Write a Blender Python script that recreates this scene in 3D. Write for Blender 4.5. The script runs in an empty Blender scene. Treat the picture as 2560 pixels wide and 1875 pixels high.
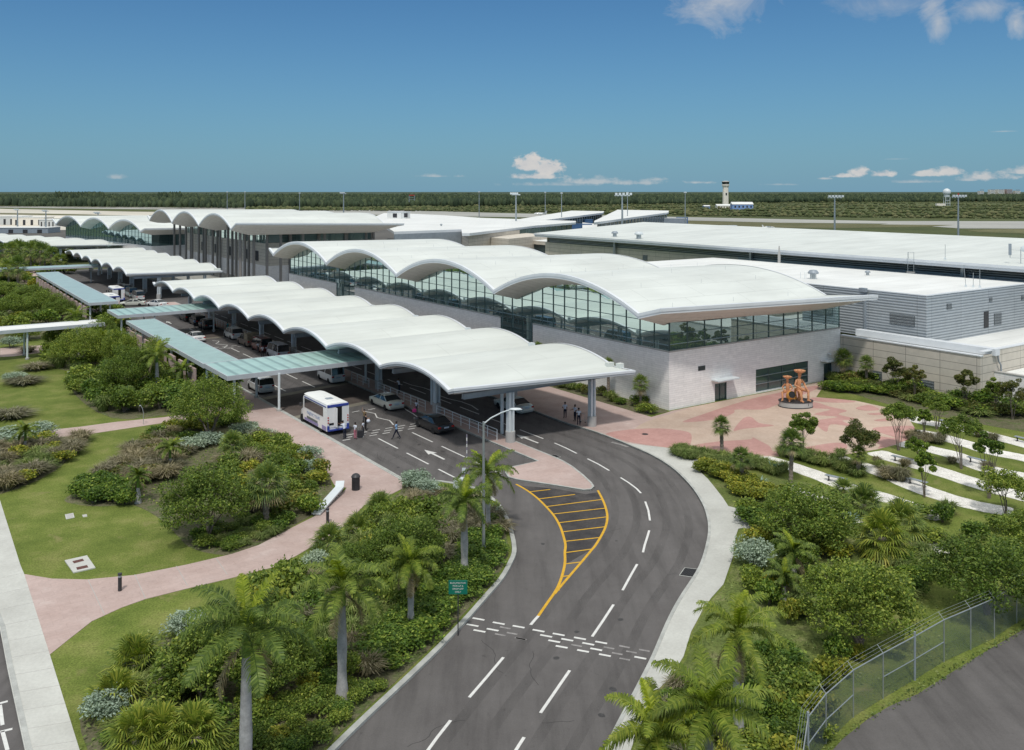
import bpy, bmesh, math, random
import numpy as np
from mathutils import Matrix, Vector, noise as mnoise
R=math.radians
random.seed(7)
S=bpy.context.scene
COL=S.collection
# ---------------------------------------------------------------- survey of the place (camera height 24 m, level, lens shift)
F=2228.;CX=1280.;HY=479.;H=24.
A=(-.5692,.8222);B=(.8222,.5692);C0=(17.16,97.3)
def G(u,v,z=0.):
    Y=F*(H-z)/(v-HY); return ((u-CX)/F*Y,Y)
def W(b,a): return (C0[0]+a*A[0]+b*B[0],C0[1]+a*A[1]+b*B[1])
def L(p):
    dx,dy=p[0]-C0[0],p[1]-C0[1]; return (dx*B[0]+dy*B[1],dx*A[0]+dy*A[1])
def g(u,v,z=0.): return L(G(u,v,z))          # -> (b,a)
def wall_a(u,v,b):
    k=(u-CX)/F
    a=(k*(C0[1]+b*B[1])-C0[0]-b*B[0])/(A[0]-k*A[1]); Y=C0[1]+a*A[1]+b*B[1]
    return a,H-(v-HY)*Y/F
def wall_b(u,v,a):
    k=(u-CX)/F
    b=(k*(C0[1]+a*A[1])-C0[0]-a*A[0])/(B[0]-k*B[1]); Y=C0[1]+a*A[1]+b*B[1]
    return b,H-(v-HY)*Y/F
def frame(o,ad):
    n=math.hypot(*ad); ad=(ad[0]/n,ad[1]/n); bd=(ad[1],-ad[0])
    return Matrix(((bd[0],ad[0],0,o[0]),(bd[1],ad[1],0,o[1]),(0,0,1,0),(0,0,0,1)))
FM=frame(C0,A)
def FMat(b,a,z=0,rz=0): return FM@Matrix.Translation((b,a,z))@Matrix.Rotation(rz,4,'Z')
def WM(x,y,z=0,rz=0,s=1.): return Matrix.Translation((x,y,z))@Matrix.Rotation(rz,4,'Z')@Matrix.Diagonal((s,s,s,1))
def PXM(u,v,rz=0,s=1.,z=0.): x,y=G(u,v); return WM(x,y,z,rz,s)
# ---------------------------------------------------------------- object helpers
def props(o,label=None,cat=None,group=None,kind=None):
    if label: o['label']=label
    if cat: o['category']=cat
    if group: o['group']=group
    if kind: o['kind']=kind
    return o
def thing(name,label,cat,M=Matrix(),group=None):
    o=bpy.data.objects.new(name,None); COL.objects.link(o); o.matrix_world=M; o.empty_display_size=.3
    return props(o,label,cat,group)
def link(me,name,parent=None,M=None):
    o=bpy.data.objects.new(name,me); COL.objects.link(o)
    if parent is not None: o.parent=parent
    if M is not None:
        if parent is None: o.matrix_world=M
        else: o.matrix_local=M
    return o
KIDS={}
def reg(o):
    if o.parent: KIDS.setdefault(o.parent.name,[]).append(o)
    return o
def copy_tree(o,M=None,parent=None,label=None,group=None):
    c=o.copy(); COL.objects.link(c)
    if parent is not None:
        c.parent=parent; c.matrix_parent_inverse=o.matrix_parent_inverse.copy()
    elif M is not None: c.matrix_world=M
    if label: c['label']=label
    if group: c['group']=group
    for k in KIDS.get(o.name,[]): reg(copy_tree(k,parent=c))
    return c
class MB:
    def __init__(s): s.v=[];s.f=[];s.m=[]
    def quad(s,a,b,c,d,m=0):
        n=len(s.v); s.v+= [a,b,c,d]; s.f.append((n,n+1,n+2,n+3)); s.m.append(m)
    def poly(s,pts,m=0):
        n=len(s.v); s.v+=list(pts); s.f.append(tuple(range(n,n+len(pts)))); s.m.append(m)
    def box(s,x0,x1,y0,y1,z0,z1,m=0):
        n=len(s.v)
        s.v+=[(x0,y0,z0),(x1,y0,z0),(x1,y1,z0),(x0,y1,z0),(x0,y0,z1),(x1,y0,z1),(x1,y1,z1),(x0,y1,z1)]
        for q in ((0,3,2,1),(4,5,6,7),(0,1,5,4),(1,2,6,5),(2,3,7,6),(3,0,4,7)):
            s.f.append(tuple(n+i for i in q)); s.m.append(m)
        return s
    def obox(s,M,x0,x1,y0,y1,z0,z1,m=0):
        n=len(s.v); s.box(x0,x1,y0,y1,z0,z1,m)
        for i in range(n,len(s.v)): s.v[i]=tuple(M@Vector(s.v[i]))
        return s
    def prism(s,pts,z0,z1,m=0,ms=None):
        ar=sum(pts[i][0]*pts[(i+1)%len(pts)][1]-pts[(i+1)%len(pts)][0]*pts[i][1] for i in range(len(pts)))
        if ar<0: pts=pts[::-1]
        n=len(s.v);k=len(pts)
        s.v+=[(p[0],p[1],z0) for p in pts]+[(p[0],p[1],z1) for p in pts]
        s.f.append(tuple(range(n+k,n+2*k))); s.m.append(m)
        for i in range(k):
            j=(i+1)%k; s.f.append((n+i,n+j,n+k+j,n+k+i)); s.m.append(m if ms is None else ms)
        return s
    def tube(s,path,rad,n=8,m=0,cap=True):
        path=[Vector(p) for p in path]
        if not hasattr(rad,'__len__'): rad=[rad]*len(path)
        base=len(s.v); up=Vector((0,0,1)); pu=None
        for i,p in enumerate(path):
            d=(path[min(i+1,len(path)-1)]-path[max(i-1,0)]).normalized()
            if pu is None:
                x=d.cross(up)
                if x.length<1e-3: x=Vector((1,0,0))
            else: x=pu-d*pu.dot(d)
            x.normalize(); pu=x; y=d.cross(x)
            for k in range(n):
                t=2*math.pi*k/n
                s.v.append(tuple(p+(x*math.cos(t)+y*math.sin(t))*rad[i]))
        for i in range(len(path)-1):
            for k in range(n):
                a=base+i*n+k;b=base+i*n+(k+1)%n
                s.f.append((a,b,b+n,a+n)); s.m.append(m)
        if cap:
            s.f.append(tuple(base+k for k in range(n))[::-1]); s.m.append(m)
            e=base+(len(path)-1)*n; s.f.append(tuple(e+k for k in range(n))); s.m.append(m)
        return s
    def lathe(s,prof,n=16,c=(0,0,0),m=0,M=None,cap=True):
        base=len(s.v)
        for r,z in prof:
            for k in range(n):
                t=2*math.pi*k/n; p=(c[0]+r*math.cos(t),c[1]+r*math.sin(t),c[2]+z)
                if M is not None: p=tuple(M@Vector(p))
                s.v.append(p)
        for i in range(len(prof)-1):
            for k in range(n):
                a=base+i*n+k;b=base+i*n+(k+1)%n
                s.f.append((a,b,b+n,a+n)); s.m.append(m)
        if cap:
            e=base+(len(prof)-1)*n; s.f.append(tuple(e+k for k in range(n))); s.m.append(m)
            s.f.append(tuple(base+k for k in range(n))[::-1]); s.m.append(m)
        return s
    def mesh(s,name,mats,smooth=None):
        me=bpy.data.meshes.new(name); me.from_pydata([tuple(v) for v in s.v],[],s.f)
        for mt in (mats if isinstance(mats,(list,tuple)) else [mats]): me.materials.append(mt)
        if any(s.m): me.polygons.foreach_set('material_index',s.m)
        if smooth is not None:
            me.polygons.foreach_set('use_smooth',[True]*len(me.polygons)); me.set_sharp_from_angle(angle=R(smooth))
        me.update(); return me
    def build(s,name,mats,parent=None,M=None,smooth=None,bevel=0):
        o=link(s.mesh(name,mats,smooth),name,parent,M)
        if bevel:
            b=o.modifiers.new('bevel','BEVEL'); b.width=bevel; b.segments=2; b.limit_method='ANGLE'; b.angle_limit=R(40)
        return reg(o)
def np_mesh(name,V,Q,mats,smooth=False,mi=None):
    V=np.asarray(V,dtype=np.float32);Q=np.asarray(Q,dtype=np.int32)
    me=bpy.data.meshes.new(name); k=Q.shape[1]
    me.vertices.add(len(V)); me.vertices.foreach_set('co',V.ravel())
    me.loops.add(Q.size); me.loops.foreach_set('vertex_index',Q.ravel())
    me.polygons.add(len(Q)); me.polygons.foreach_set('loop_start',np.arange(0,Q.size,k,dtype=np.int32))
    me.polygons.foreach_set('loop_total',np.full(len(Q),k,dtype=np.int32))
    for mt in (mats if isinstance(mats,(list,tuple)) else [mats]): me.materials.append(mt)
    if mi is not None: me.polygons.foreach_set('material_index',np.asarray(mi,dtype=np.int32))
    me.update(calc_edges=True); 
    if smooth: me.polygons.foreach_set('use_smooth',np.ones(len(Q),dtype=bool))
    me.validate(); return me
def spline(pts,n=6,closed=False):
    out=[];N=len(pts)
    rng=range(N if closed else N-1)
    for i in rng:
        p0=pts[(i-1)%N] if closed or i>0 else pts[0]; p1=pts[i]; p2=pts[(i+1)%N]; p3=pts[(i+2)%N] if closed or i+2<N else pts[-1]
        for k in range(n):
            t=k/n
            out.append(tuple(.5*((2*p1[j])+(-p0[j]+p2[j])*t+(2*p0[j]-5*p1[j]+4*p2[j]-p3[j])*t*t+(-p0[j]+3*p1[j]-3*p2[j]+p3[j])*t**3) for j in range(len(p1))))
    if not closed: out.append(tuple(pts[-1]))
    return out
def px(l,z=0.): return [G(u,v,z) for u,v in l]
def ribbon(mb,pts,w0,w1,z0,z1,m=0):
    """raised strip along a polyline, from offset w0 to w1 (left positive)"""
    n=len(pts);ns=[]
    for i in range(n):
        a=pts[max(i-1,0)];b=pts[min(i+1,n-1)];d=(b[0]-a[0],b[1]-a[1]);l=math.hypot(*d) or 1
        ns.append((-d[1]/l,d[0]/l))
    base=len(mb.v)
    for p,q in zip(pts,ns):
        a=(p[0]+q[0]*w0,p[1]+q[1]*w0);b=(p[0]+q[0]*w1,p[1]+q[1]*w1)
        mb.v+=[(a[0],a[1],z0),(a[0],a[1],z1),(b[0],b[1],z1),(b[0],b[1],z0)]
    for i in range(n-1):
        o=base+4*i
        for k in range(3): mb.f.append((o+k,o+4+k,o+5+k,o+1+k)); mb.m.append(m)
    mb.f.append((base,base+1,base+2,base+3)); mb.m.append(m)
    o=base+4*(n-1); mb.f.append((o+3,o+2,o+1,o)); mb.m.append(m)
def dashes(pts,on,off,start=0.):
    """cut a polyline into dash polylines"""
    segs=[];cur=[];t=-start;tot=on+off
    for i in range(len(pts)-1):
        a,b=pts[i],pts[i+1];l=math.hypot(b[0]-a[0],b[1]-a[1]);k=max(1,int(l/.3))
        for j in range(k):
            f=j/k;p=(a[0]+(b[0]-a[0])*f,a[1]+(b[1]-a[1])*f)
            ph=(t+l*f)%tot
            if ph<on and t+l*f>=0: cur.append(p)
            elif cur: segs.append(cur);cur=[]
        t+=l
    if cur: segs.append(cur)
    return [s for s in segs if len(s)>2]
# ---------------------------------------------------------------- materials
def new_mat(name):
    m=bpy.data.materials.new(name); m.use_nodes=True
    nt=m.node_tree; bs=nt.nodes['Principled BSDF']; return m,nt,bs
def nd(nt,t,**k):
    n=nt.nodes.new(t)
    for a,b in k.items(): setattr(n,a,b)
    return n
def ramp(nt,fac,stops,interp='LINEAR'):
    r=nd(nt,'ShaderNodeValToRGB'); r.color_ramp.interpolation=interp
    while len(r.color_ramp.elements)<len(stops): r.color_ramp.elements.new(.5)
    for e,(p,c) in zip(r.color_ramp.elements,stops):
        e.position=p; e.color=(c[0],c[1],c[2],1) if hasattr(c,'__len__') else (c,c,c,1)
    nt.links.new(fac,r.inputs[0]); return r.outputs[0]
def tex(nt,scale,detail=4,rough=.55,coord='Object',dist=0.,vec=None):
    n=nd(nt,'ShaderNodeTexNoise'); n.inputs['Scale'].default_value=scale; n.inputs['Detail'].default_value=detail; n.inputs['Roughness'].default_value=rough; n.inputs['Distortion'].default_value=dist
    if vec is None:
        tc=nd(nt,'ShaderNodeTexCoord'); vec=tc.outputs[coord]
    nt.links.new(vec,n.inputs['Vector']); return n.outputs['Fac']
def mixc(nt,fac,a,b,mode='MIX'):
    n=nd(nt,'ShaderNodeMix',data_type='RGBA',blend_type=mode)
    for s,v in ((0,fac),(6,a),(7,b)):
        if isinstance(v,(int,float)): n.inputs[s].default_value=v
        elif isinstance(v,(tuple,list)): n.inputs[s].default_value=(v[0],v[1],v[2],1)
        else: nt.links.new(v,n.inputs[s])
    return n.outputs[2]
def bump(nt,bs,h,strength=.3,dist=.05):
    b=nd(nt,'ShaderNodeBump'); b.inputs['Strength'].default_value=strength; b.inputs['Distance'].default_value=dist
    nt.links.new(h,b.inputs['Height']); nt.links.new(b.outputs[0],bs.inputs['Normal'])
def mat(name,c,rough=.7,metal=0.,var=.12,scale=2.,spec=.3,fine=0.,fscale=40.,bmp=0.,coord='Object',emis=0.):
    m,nt,bs=new_mat(name)
    lo=tuple(x*(1-var) for x in c);hi=tuple(min(1,x*(1+var)) for x in c)
    col=ramp(nt,tex(nt,scale,5,coord=coord),[(.3,lo),(.7,hi)])
    if fine:
        f=tex(nt,fscale,3,.7,coord=coord); col=mixc(nt,1.,col,ramp(nt,f,[(.3,1-fine),(.7,1+fine)]),'MULTIPLY')
        if bmp: bump(nt,bs,f,bmp)
    nt.links.new(col,bs.inputs['Base Color']); bs.inputs['Roughness'].default_value=rough; bs.inputs['Metallic'].default_value=metal
    bs.inputs['Specular IOR Level'].default_value=spec
    if emis: bs.inputs['Emission Color'].default_value=(*c,1); bs.inputs['Emission Strength'].default_value=emis
    return m
def wallvec(nt):
    """object coords -> (x+y, z) for walls that run along either axis"""
    tc=nd(nt,'ShaderNodeTexCoord'); sp=nd(nt,'ShaderNodeSeparateXYZ'); nt.links.new(tc.outputs['Object'],sp.inputs[0])
    ad=nd(nt,'ShaderNodeMath',operation='ADD'); nt.links.new(sp.outputs[0],ad.inputs[0]); nt.links.new(sp.outputs[1],ad.inputs[1])
    cb=nd(nt,'ShaderNodeCombineXYZ'); nt.links.new(ad.outputs[0],cb.inputs[0]); nt.links.new(sp.outputs[2],cb.inputs[1]); return cb.outputs[0],sp,tc
def brickmat(name,c1,c2,cm,bw,bh,mortar,offset=.5,rough=.8,bmp=.3,var=.15,vscale=1.):
    m,nt,bs=new_mat(name); vec,sp,tc=wallvec(nt)
    br=nd(nt,'ShaderNodeTexBrick'); br.offset=offset; nt.links.new(vec,br.inputs['Vector'])
    for k,v in (('Color1',c1),('Color2',c2),('Mortar',cm)): br.inputs[k].default_value=(*v,1)
    br.inputs['Scale'].default_value=1; br.inputs['Brick Width'].default_value=bw; br.inputs['Row Height'].default_value=bh; br.inputs['Mortar Size'].default_value=mortar
    br.inputs['Mortar Smooth'].default_value=.1
    col=mixc(nt,1.,br.outputs['Color'],ramp(nt,tex(nt,vscale,6,.65),[(.3,1-var),(.7,1+var)]),'MULTIPLY')
    nt.links.new(col,bs.inputs['Base Color']); bs.inputs['Roughness'].default_value=rough; bs.inputs['Specular IOR Level'].default_value=.25
    if bmp: bump(nt,bs,br.outputs['Fac'],-bmp,.03)
    return m
def roofmat(name,c,bw,bh,line=.86,off=.37):
    m,nt,bs=new_mat(name); tc=nd(nt,'ShaderNodeTexCoord')
    br=nd(nt,'ShaderNodeTexBrick'); br.offset=off; nt.links.new(tc.outputs['Object'],br.inputs['Vector'])
    br.inputs['Color1'].default_value=(*c,1); br.inputs['Color2'].default_value=(*[x*.975 for x in c],1); br.inputs['Mortar'].default_value=(*[x*(line-.08) for x in c],1)
    br.inputs['Scale'].default_value=1; br.inputs['Brick Width'].default_value=bw; br.inputs['Row Height'].default_value=bh; br.inputs['Mortar Size'].default_value=.035
    st=nd(nt,'ShaderNodeMapping'); st.inputs['Scale'].default_value=(.12,.5,.5); nt.links.new(tc.outputs['Object'],st.inputs[0])
    col=mixc(nt,1.,br.outputs['Color'],ramp(nt,tex(nt,.6,8,.65,vec=st.outputs[0]),[(.25,.84),(.6,1.03)]),'MULTIPLY')
    col=mixc(nt,1.,col,ramp(nt,tex(nt,.07,3),[(.3,.94),(.7,1.04)]),'MULTIPLY')
    col=mixc(nt,1.,col,ramp(nt,tex(nt,2.3,7,.75),[(.62,1.),(.78,.9)]),'MULTIPLY')
    nt.links.new(col,bs.inputs['Base Color']); bs.inputs['Roughness'].default_value=.6; bs.inputs['Specular IOR Level'].default_value=.3
    return m
def glassmat(name,tint=(.22,.33,.32),refl=(.76,.90,.87),fac=.50):
    m=bpy.data.materials.new(name); m.use_nodes=True; nt=m.node_tree; nt.nodes.clear()
    o=nd(nt,'ShaderNodeOutputMaterial'); mx=nd(nt,'ShaderNodeMixShader'); t=nd(nt,'ShaderNodeBsdfTransparent'); gl=nd(nt,'ShaderNodeBsdfGlossy')
    t.inputs[0].default_value=(*tint,1); gl.inputs[0].default_value=(*refl,1); gl.inputs['Roughness'].default_value=.015
    fr=nd(nt,'ShaderNodeFresnel'); fr.inputs[0].default_value=1.5
    ad=nd(nt,'ShaderNodeMath',operation='ADD'); ad.inputs[1].default_value=fac; ad.use_clamp=True
    nt.links.new(fr.outputs[0],ad.inputs[0]); nt.links.new(ad.outputs[0],mx.inputs[0]); nt.links.new(t.outputs[0],mx.inputs[1]); nt.links.new(gl.outputs[0],mx.inputs[2])
    n=tex(nt,.35,2); b=nd(nt,'ShaderNodeBump'); b.inputs['Strength'].default_value=.015; b.inputs['Distance'].default_value=.2; nt.links.new(n,b.inputs['Height']); nt.links.new(b.outputs[0],gl.inputs['Normal'])
    df=nd(nt,'ShaderNodeBsdfDiffuse'); df.inputs[0].default_value=(.20,.31,.30,1); m2=nd(nt,'ShaderNodeMixShader'); m2.inputs[0].default_value=.26; nt.links.new(mx.outputs[0],m2.inputs[1]); nt.links.new(df.outputs[0],m2.inputs[2]); nt.links.new(m2.outputs[0],o.inputs[0]); return m
def leafmat(name,stops,trans=.25,rough=.55,objvar=.35):
    m,nt,bs=new_mat(name)
    ge=nd(nt,'ShaderNodeNewGeometry'); oi=nd(nt,'ShaderNodeObjectInfo')
    col=ramp(nt,ge.outputs['Random Per Island'],stops)
    col=mixc(nt,1.,col,ramp(nt,oi.outputs['Random'],[(0,(1-objvar,1-objvar*.8,1-objvar)),(.5,(1,1,1)),(1,(1+objvar*.7,1+objvar*.45,1.))]),'MULTIPLY')
    col=mixc(nt,1.,col,ramp(nt,tex(nt,.9,2),[(.3,.78),(.7,1.3)]),'MULTIPLY')
    nt.links.new(col,bs.inputs['Base Color']); bs.inputs['Roughness'].default_value=rough; bs.inputs['Specular IOR Level'].default_value=.28
    tr=nd(nt,'ShaderNodeBsdfTranslucent'); mx=nd(nt,'ShaderNodeMixShader'); mx.inputs[0].default_value=trans
    nt.links.new(mixc(nt,1.,col,(1.3,1.35,.6),'MULTIPLY'),tr.inputs[0])
    out=nt.nodes['Material Output']; nt.links.new(bs.outputs[0],mx.inputs[1]); nt.links.new(tr.outputs[0],mx.inputs[2]); nt.links.new(mx.outputs[0],out.inputs[0])
    return m
K={}
K['roof']=roofmat('roof_membrane_white',(.65,.68,.65),9.,3.2)
K['roofc']=roofmat('canopy_membrane_white',(.63,.66,.625),14.,3.5,.93)
K['roofflat']=roofmat('flat_roof_white',(.76,.77,.75),6.,2.4,.86)
K['fascia']=mat('fascia_white_metal',(.68,.71,.74),.4,0,.05,.6,.5)
K['fasciag']=mat('fascia_grey_metal',(.48,.51,.54),.45,.1,.08,.8,.5)
K['soffit']=brickmat('soffit_panels',(.62,.60,.59),(.58,.56,.55),(.38,.37,.36),1.4,1.4,.02,0.,.7,0.,.06)
def soffit_mat():
    m,nt,bs=new_mat('soffit_boards'); tc=nd(nt,'ShaderNodeTexCoord')
    br=nd(nt,'ShaderNodeTexBrick'); br.offset=0; nt.links.new(tc.outputs['Object'],br.inputs['Vector'])
    br.inputs['Color1'].default_value=(.72,.69,.67,1); br.inputs['Color2'].default_value=(.68,.65,.63,1); br.inputs['Mortar'].default_value=(.5,.47,.46,1)
    br.inputs['Scale'].default_value=1; br.inputs['Brick Width'].default_value=40.; br.inputs['Row Height'].default_value=1.2; br.inputs['Mortar Size'].default_value=.03
    nt.links.new(mixc(nt,1.,br.outputs['Color'],ramp(nt,tex(nt,1.5,4),[(.3,.93),(.7,1.05)]),'MULTIPLY'),bs.inputs['Base Color']); bs.inputs['Roughness'].default_value=.6
    return m
K['soffit']=soffit_mat()
K['stone']=brickmat('split_limestone',(.88,.855,.835),(.79,.77,.755),(.66,.64,.63),1.35,.24,.016,.37,.9,.5,.08,1.6)
K['sill']=mat('limestone_coping',(.42,.41,.39),.8,0,.08,1.)
K['beige']=brickmat('beige_stone_panels',(.60,.555,.48),(.57,.525,.455),(.24,.22,.19),4.3,.88,.03,0.,.8,.1,.08)
K['beige2']=brickmat('beige_render_panels',(.42,.39,.34),(.39,.36,.315),(.24,.225,.2),1.8,.6,.02,.0,.8,.1,.08)
K['concrete']=mat('concrete_pale',(.42,.415,.40),.85,0,.12,.5,.2,.08,30.,.1)
K['kerb']=mat('kerb_concrete',(.40,.41,.39),.85,0,.2,1.2,.2,.12,25.,.1)
K['steelw']=mat('white_painted_steel',(.62,.67,.69),.4,0,.07,1.,.5)
K['steelg']=mat('grey_painted_steel',(.30,.34,.38),.4,.2,.1,1.,.5)
K['galv']=mat('galvanised_steel',(.42,.45,.46),.38,.6,.1,3.,.5)
K['dark']=mat('dark_metal',(.05,.05,.055),.5,.3,.2,2.,.4)
K['black']=mat('black_void',(.012,.013,.014),.7,0,.2,2.)
K['frame']=mat('mullion_dark_teal',(.12,.165,.165),.35,.5,.1,1.,.5)
K['framel']=mat('transom_pale_aluminium',(.33,.40,.43),.35,.5,.08,1.,.5)
K['glass']=glassmat('hall_glass')
K['glassd']=glassmat('dark_glass',(.10,.16,.17),(.55,.7,.72),.18)
K['glassg']=None
K['louvre']=mat('louvre_dark',(.10,.115,.12),.5,.3,.1,2.)
def striped(name,base,dk,period,axis=2,duty=.5,metal=.3,rough=.45,noise=.08,joint=None):
    m,nt,bs=new_mat(name); tc=nd(nt,'ShaderNodeTexCoord'); sp=nd(nt,'ShaderNodeSeparateXYZ'); nt.links.new(tc.outputs['Object'],sp.inputs[0])
    mu=nd(nt,'ShaderNodeMath',operation='MULTIPLY'); mu.inputs[1].default_value=2*math.pi/period; nt.links.new(sp.outputs[axis],mu.inputs[0])
    si=nd(nt,'ShaderNodeMath',operation='SINE'); nt.links.new(mu.outputs[0],si.inputs[0])
    ad=nd(nt,'ShaderNodeMath',operation='MULTIPLY_ADD'); ad.inputs[1].default_value=.5; ad.inputs[2].default_value=.5; nt.links.new(si.outputs[0],ad.inputs[0])
    col=ramp(nt,ad.outputs[0],[(duty-.25,dk),(duty+.25,base)])
    col=mixc(nt,1.,col,ramp(nt,tex(nt,.8,5),[(.3,1-noise),(.7,1+noise)]),'MULTIPLY')
    if joint:
        vec,_,_=wallvec(nt); br=nd(nt,'ShaderNodeTexBrick'); br.offset=0; nt.links.new(vec,br.inputs['Vector'])
        br.inputs['Color1'].default_value=(1,1,1,1); br.inputs['Color2'].default_value=(.97,.97,.97,1); br.inputs['Mortar'].default_value=(.55,.55,.55,1)
        br.inputs['Scale'].default_value=1; br.inputs['Brick Width'].default_value=joint; br.inputs['Row Height'].default_value=100.; br.inputs['Mortar Size'].default_value=.03
        col=mixc(nt,1.,col,br.outputs['Color'],'MULTIPLY')
    nt.links.new(col,bs.inputs['Base Color']); bs.inputs['Roughness'].default_value=rough; bs.inputs['Metallic'].default_value=metal
    bump(nt,bs,ad.outputs[0],.8,.04); return m
K['siding']=striped('corrugated_metal_siding',(.50,.54,.57),(.25,.28,.31),.36,2,.45,.25,.45,.06,6.8)
K['louv']=striped('louvre_bands',(.30,.33,.34),(.05,.06,.065),.34,2,.55,.2,.5)
K['walkroof']=striped('walkway_glass_roof',(.36,.53,.49),(.22,.33,.31),1.45,0,.12,0,.35,.1)
K['walkroof2']=striped('walkway_metal_roof',(.35,.50,.48),(.22,.31,.30),.6,1,.15,0,.4,.1)
K['walkroof3']=striped('walkway_blue_roof',(.32,.45,.46),(.26,.36,.37),.6,1,.15,0,.4,.1)
# ground materials
def groundmat(name,stops,sc,fine,fsc,bmp=.2,rough=.9,big=.15,bare=None,brick=None):
    m,nt,bs=new_mat(name); tc=nd(nt,'ShaderNodeTexCoord'); v=tc.outputs['Object']
    col=ramp(nt,tex(nt,sc,7,.62,vec=v),stops)
    f=tex(nt,fsc,4,.75,vec=v); col=mixc(nt,1.,col,ramp(nt,f,[(.25,1-fine),(.75,1+fine)]),'MULTIPLY')
    col=mixc(nt,1.,col,ramp(nt,tex(nt,sc*.14,3,.5,vec=v),[(.3,1-big),(.7,1+big)]),'MULTIPLY')
    if bare: col=mixc(nt,ramp(nt,tex(nt,.33,7,.68,vec=v,dist=.3),[(.60,0),(.72,.75)]),col,bare)
    if brick:
        mp=nd(nt,'ShaderNodeMapping'); mp.inputs['Rotation'].default_value=(0,0,-.606); nt.links.new(v,mp.inputs[0]); br=nd(nt,'ShaderNodeTexBrick'); nt.links.new(mp.outputs[0],br.inputs['Vector']); br.inputs['Color1'].default_value=(1,1,1,1); br.inputs['Color2'].default_value=(.95,.95,.95,1); br.inputs['Mortar'].default_value=(.90,.895,.89,1); br.inputs['Scale'].default_value=1; br.inputs['Brick Width'].default_value=brick[0]; br.inputs['Row Height'].default_value=brick[1]; br.inputs['Mortar Size'].default_value=.02
        col=mixc(nt,1.,col,br.outputs['Color'],'MULTIPLY')
        col=mixc(nt,1.,col,ramp(nt,tex(nt,1.6,7,.75,vec=v),[(.60,1.),(.75,.80)]),'MULTIPLY')
    nt.links.new(col,bs.inputs['Base Color']); bs.inputs['Roughness'].default_value=rough; bs.inputs['Specular IOR Level'].default_value=.2
    bump(nt,bs,f,bmp,.03); return m
K['lawn']=groundmat('lawn_grass',[(.25,(.080,.115,.020)),(.5,(.128,.162,.034)),(.75,(.21,.215,.070))],.35,.55,9.,.5,1.,.2,bare=(.25,.215,.10))
K['lawn2']=groundmat('strip_grass',[(.25,(.07,.105,.024)),(.55,(.13,.16,.045)),(.8,(.24,.22,.12))],.6,.6,7.,.6,1.,.2)
K['soil']=groundmat('bed_soil_mulch',[(.3,(.085,.095,.04)),(.5,(.14,.13,.08)),(.62,(.08,.11,.032)),(.8,(.30,.27,.21))],.9,.6,8.,.6,1.,.25)
K['scrub']=groundmat('far_scrub_ground',[(.3,(.055,.072,.026)),(.55,(.085,.10,.038)),(.8,(.14,.135,.065))],.02,.4,.4,.3,1.,.25)
K['gravel']=groundmat('white_gravel',[(.3,(.60,.58,.54)),(.7,(.80,.78,.74))],1.2,.5,9.,.8,.95,.08)
K['pink']=groundmat('pink_stamped_concrete',[(.3,(.42,.315,.285)),(.6,(.48,.375,.345)),(.8,(.54,.46,.43))],.45,.10,5.,.12,.8,.1,brick=(1.2,.6))
K['white_pave']=groundmat('broomed_concrete_path',[(.3,(.44,.44,.41)),(.7,(.54,.545,.51))],.4,.10,6.,.1,.85,.12)
K['plazar']=groundmat('plaza_red_concrete',[(.3,(.42,.235,.21)),(.7,(.50,.30,.27))],.5,.10,4.,.1,.75,.14)
K['plazat']=groundmat('plaza_tan_concrete',[(.3,(.46,.35,.28)),(.7,(.53,.42,.345))],.5,.10,4.,.1,.75,.14)
def asphalt():
    m,nt,bs=new_mat('asphalt_road'); tc=nd(nt,'ShaderNodeTexCoord'); v=tc.outputs['Object']
    col=ramp(nt,tex(nt,.25,8,.7,vec=v),[(.28,(.096,.089,.088)),(.5,(.116,.109,.107)),(.72,(.134,.126,.124))])
    f=tex(nt,14.,4,.8,vec=v); col=mixc(nt,1.,col,ramp(nt,f,[(.25,.86),(.75,1.14)]),'MULTIPLY')
    mp=nd(nt,'ShaderNodeMapping'); mp.inputs['Rotation'].default_value=(0,0,-.2); mp.inputs['Scale'].default_value=(1.1,.12,1); nt.links.new(v,mp.inputs[0])
    col=mixc(nt,1.,col,ramp(nt,tex(nt,.9,5,.6,vec=mp.outputs[0]),[(.30,.76),(.5,1.),(.7,1.12)]),'MULTIPLY')
    st=tex(nt,1.7,6,.75,vec=v,dist=.4); col=mixc(nt,1.,col,ramp(nt,st,[(.62,1.),(.74,.62)]),'MULTIPLY')
    nt.links.new(col,bs.inputs['Base Color']); bs.inputs['Roughness'].default_value=.85; bs.inputs['Specular IOR Level'].default_value=.25
    bump(nt,bs,f,.15,.02); return m
K['asphalt']=asphalt()
K['asphalt_far']=groundmat('apron_asphalt',[(.3,(.085,.08,.075)),(.7,(.13,.125,.115))],.02,.1,.3,.05)
K['taxi']=groundmat('taxiway_concrete',[(.3,(.30,.30,.28)),(.7,(.40,.40,.37))],.01,.1,.2,.05)
K['sandy']=groundmat('sandy_apron',[(.3,(.50,.47,.40)),(.7,(.68,.64,.56))],.01,.1,.2,.05)
K['paintw']=mat('road_paint_white',(.66,.66,.64),.7,0,.1,3.,.2,.12,20.)
K['paintf']=mat('road_paint_worn',(.26,.25,.245),.8,0,.3,3.,.2,.2,20.)
K['painty']=mat('road_paint_yellow',(.62,.36,.035),.7,0,.12,3.,.2,.12,20.)
K['seal']=groundmat('tar_sealed_asphalt',[(.3,(.030,.030,.036)),(.5,(.06,.056,.056)),(.7,(.085,.078,.075))],.6,.25,5.,.1)
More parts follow.
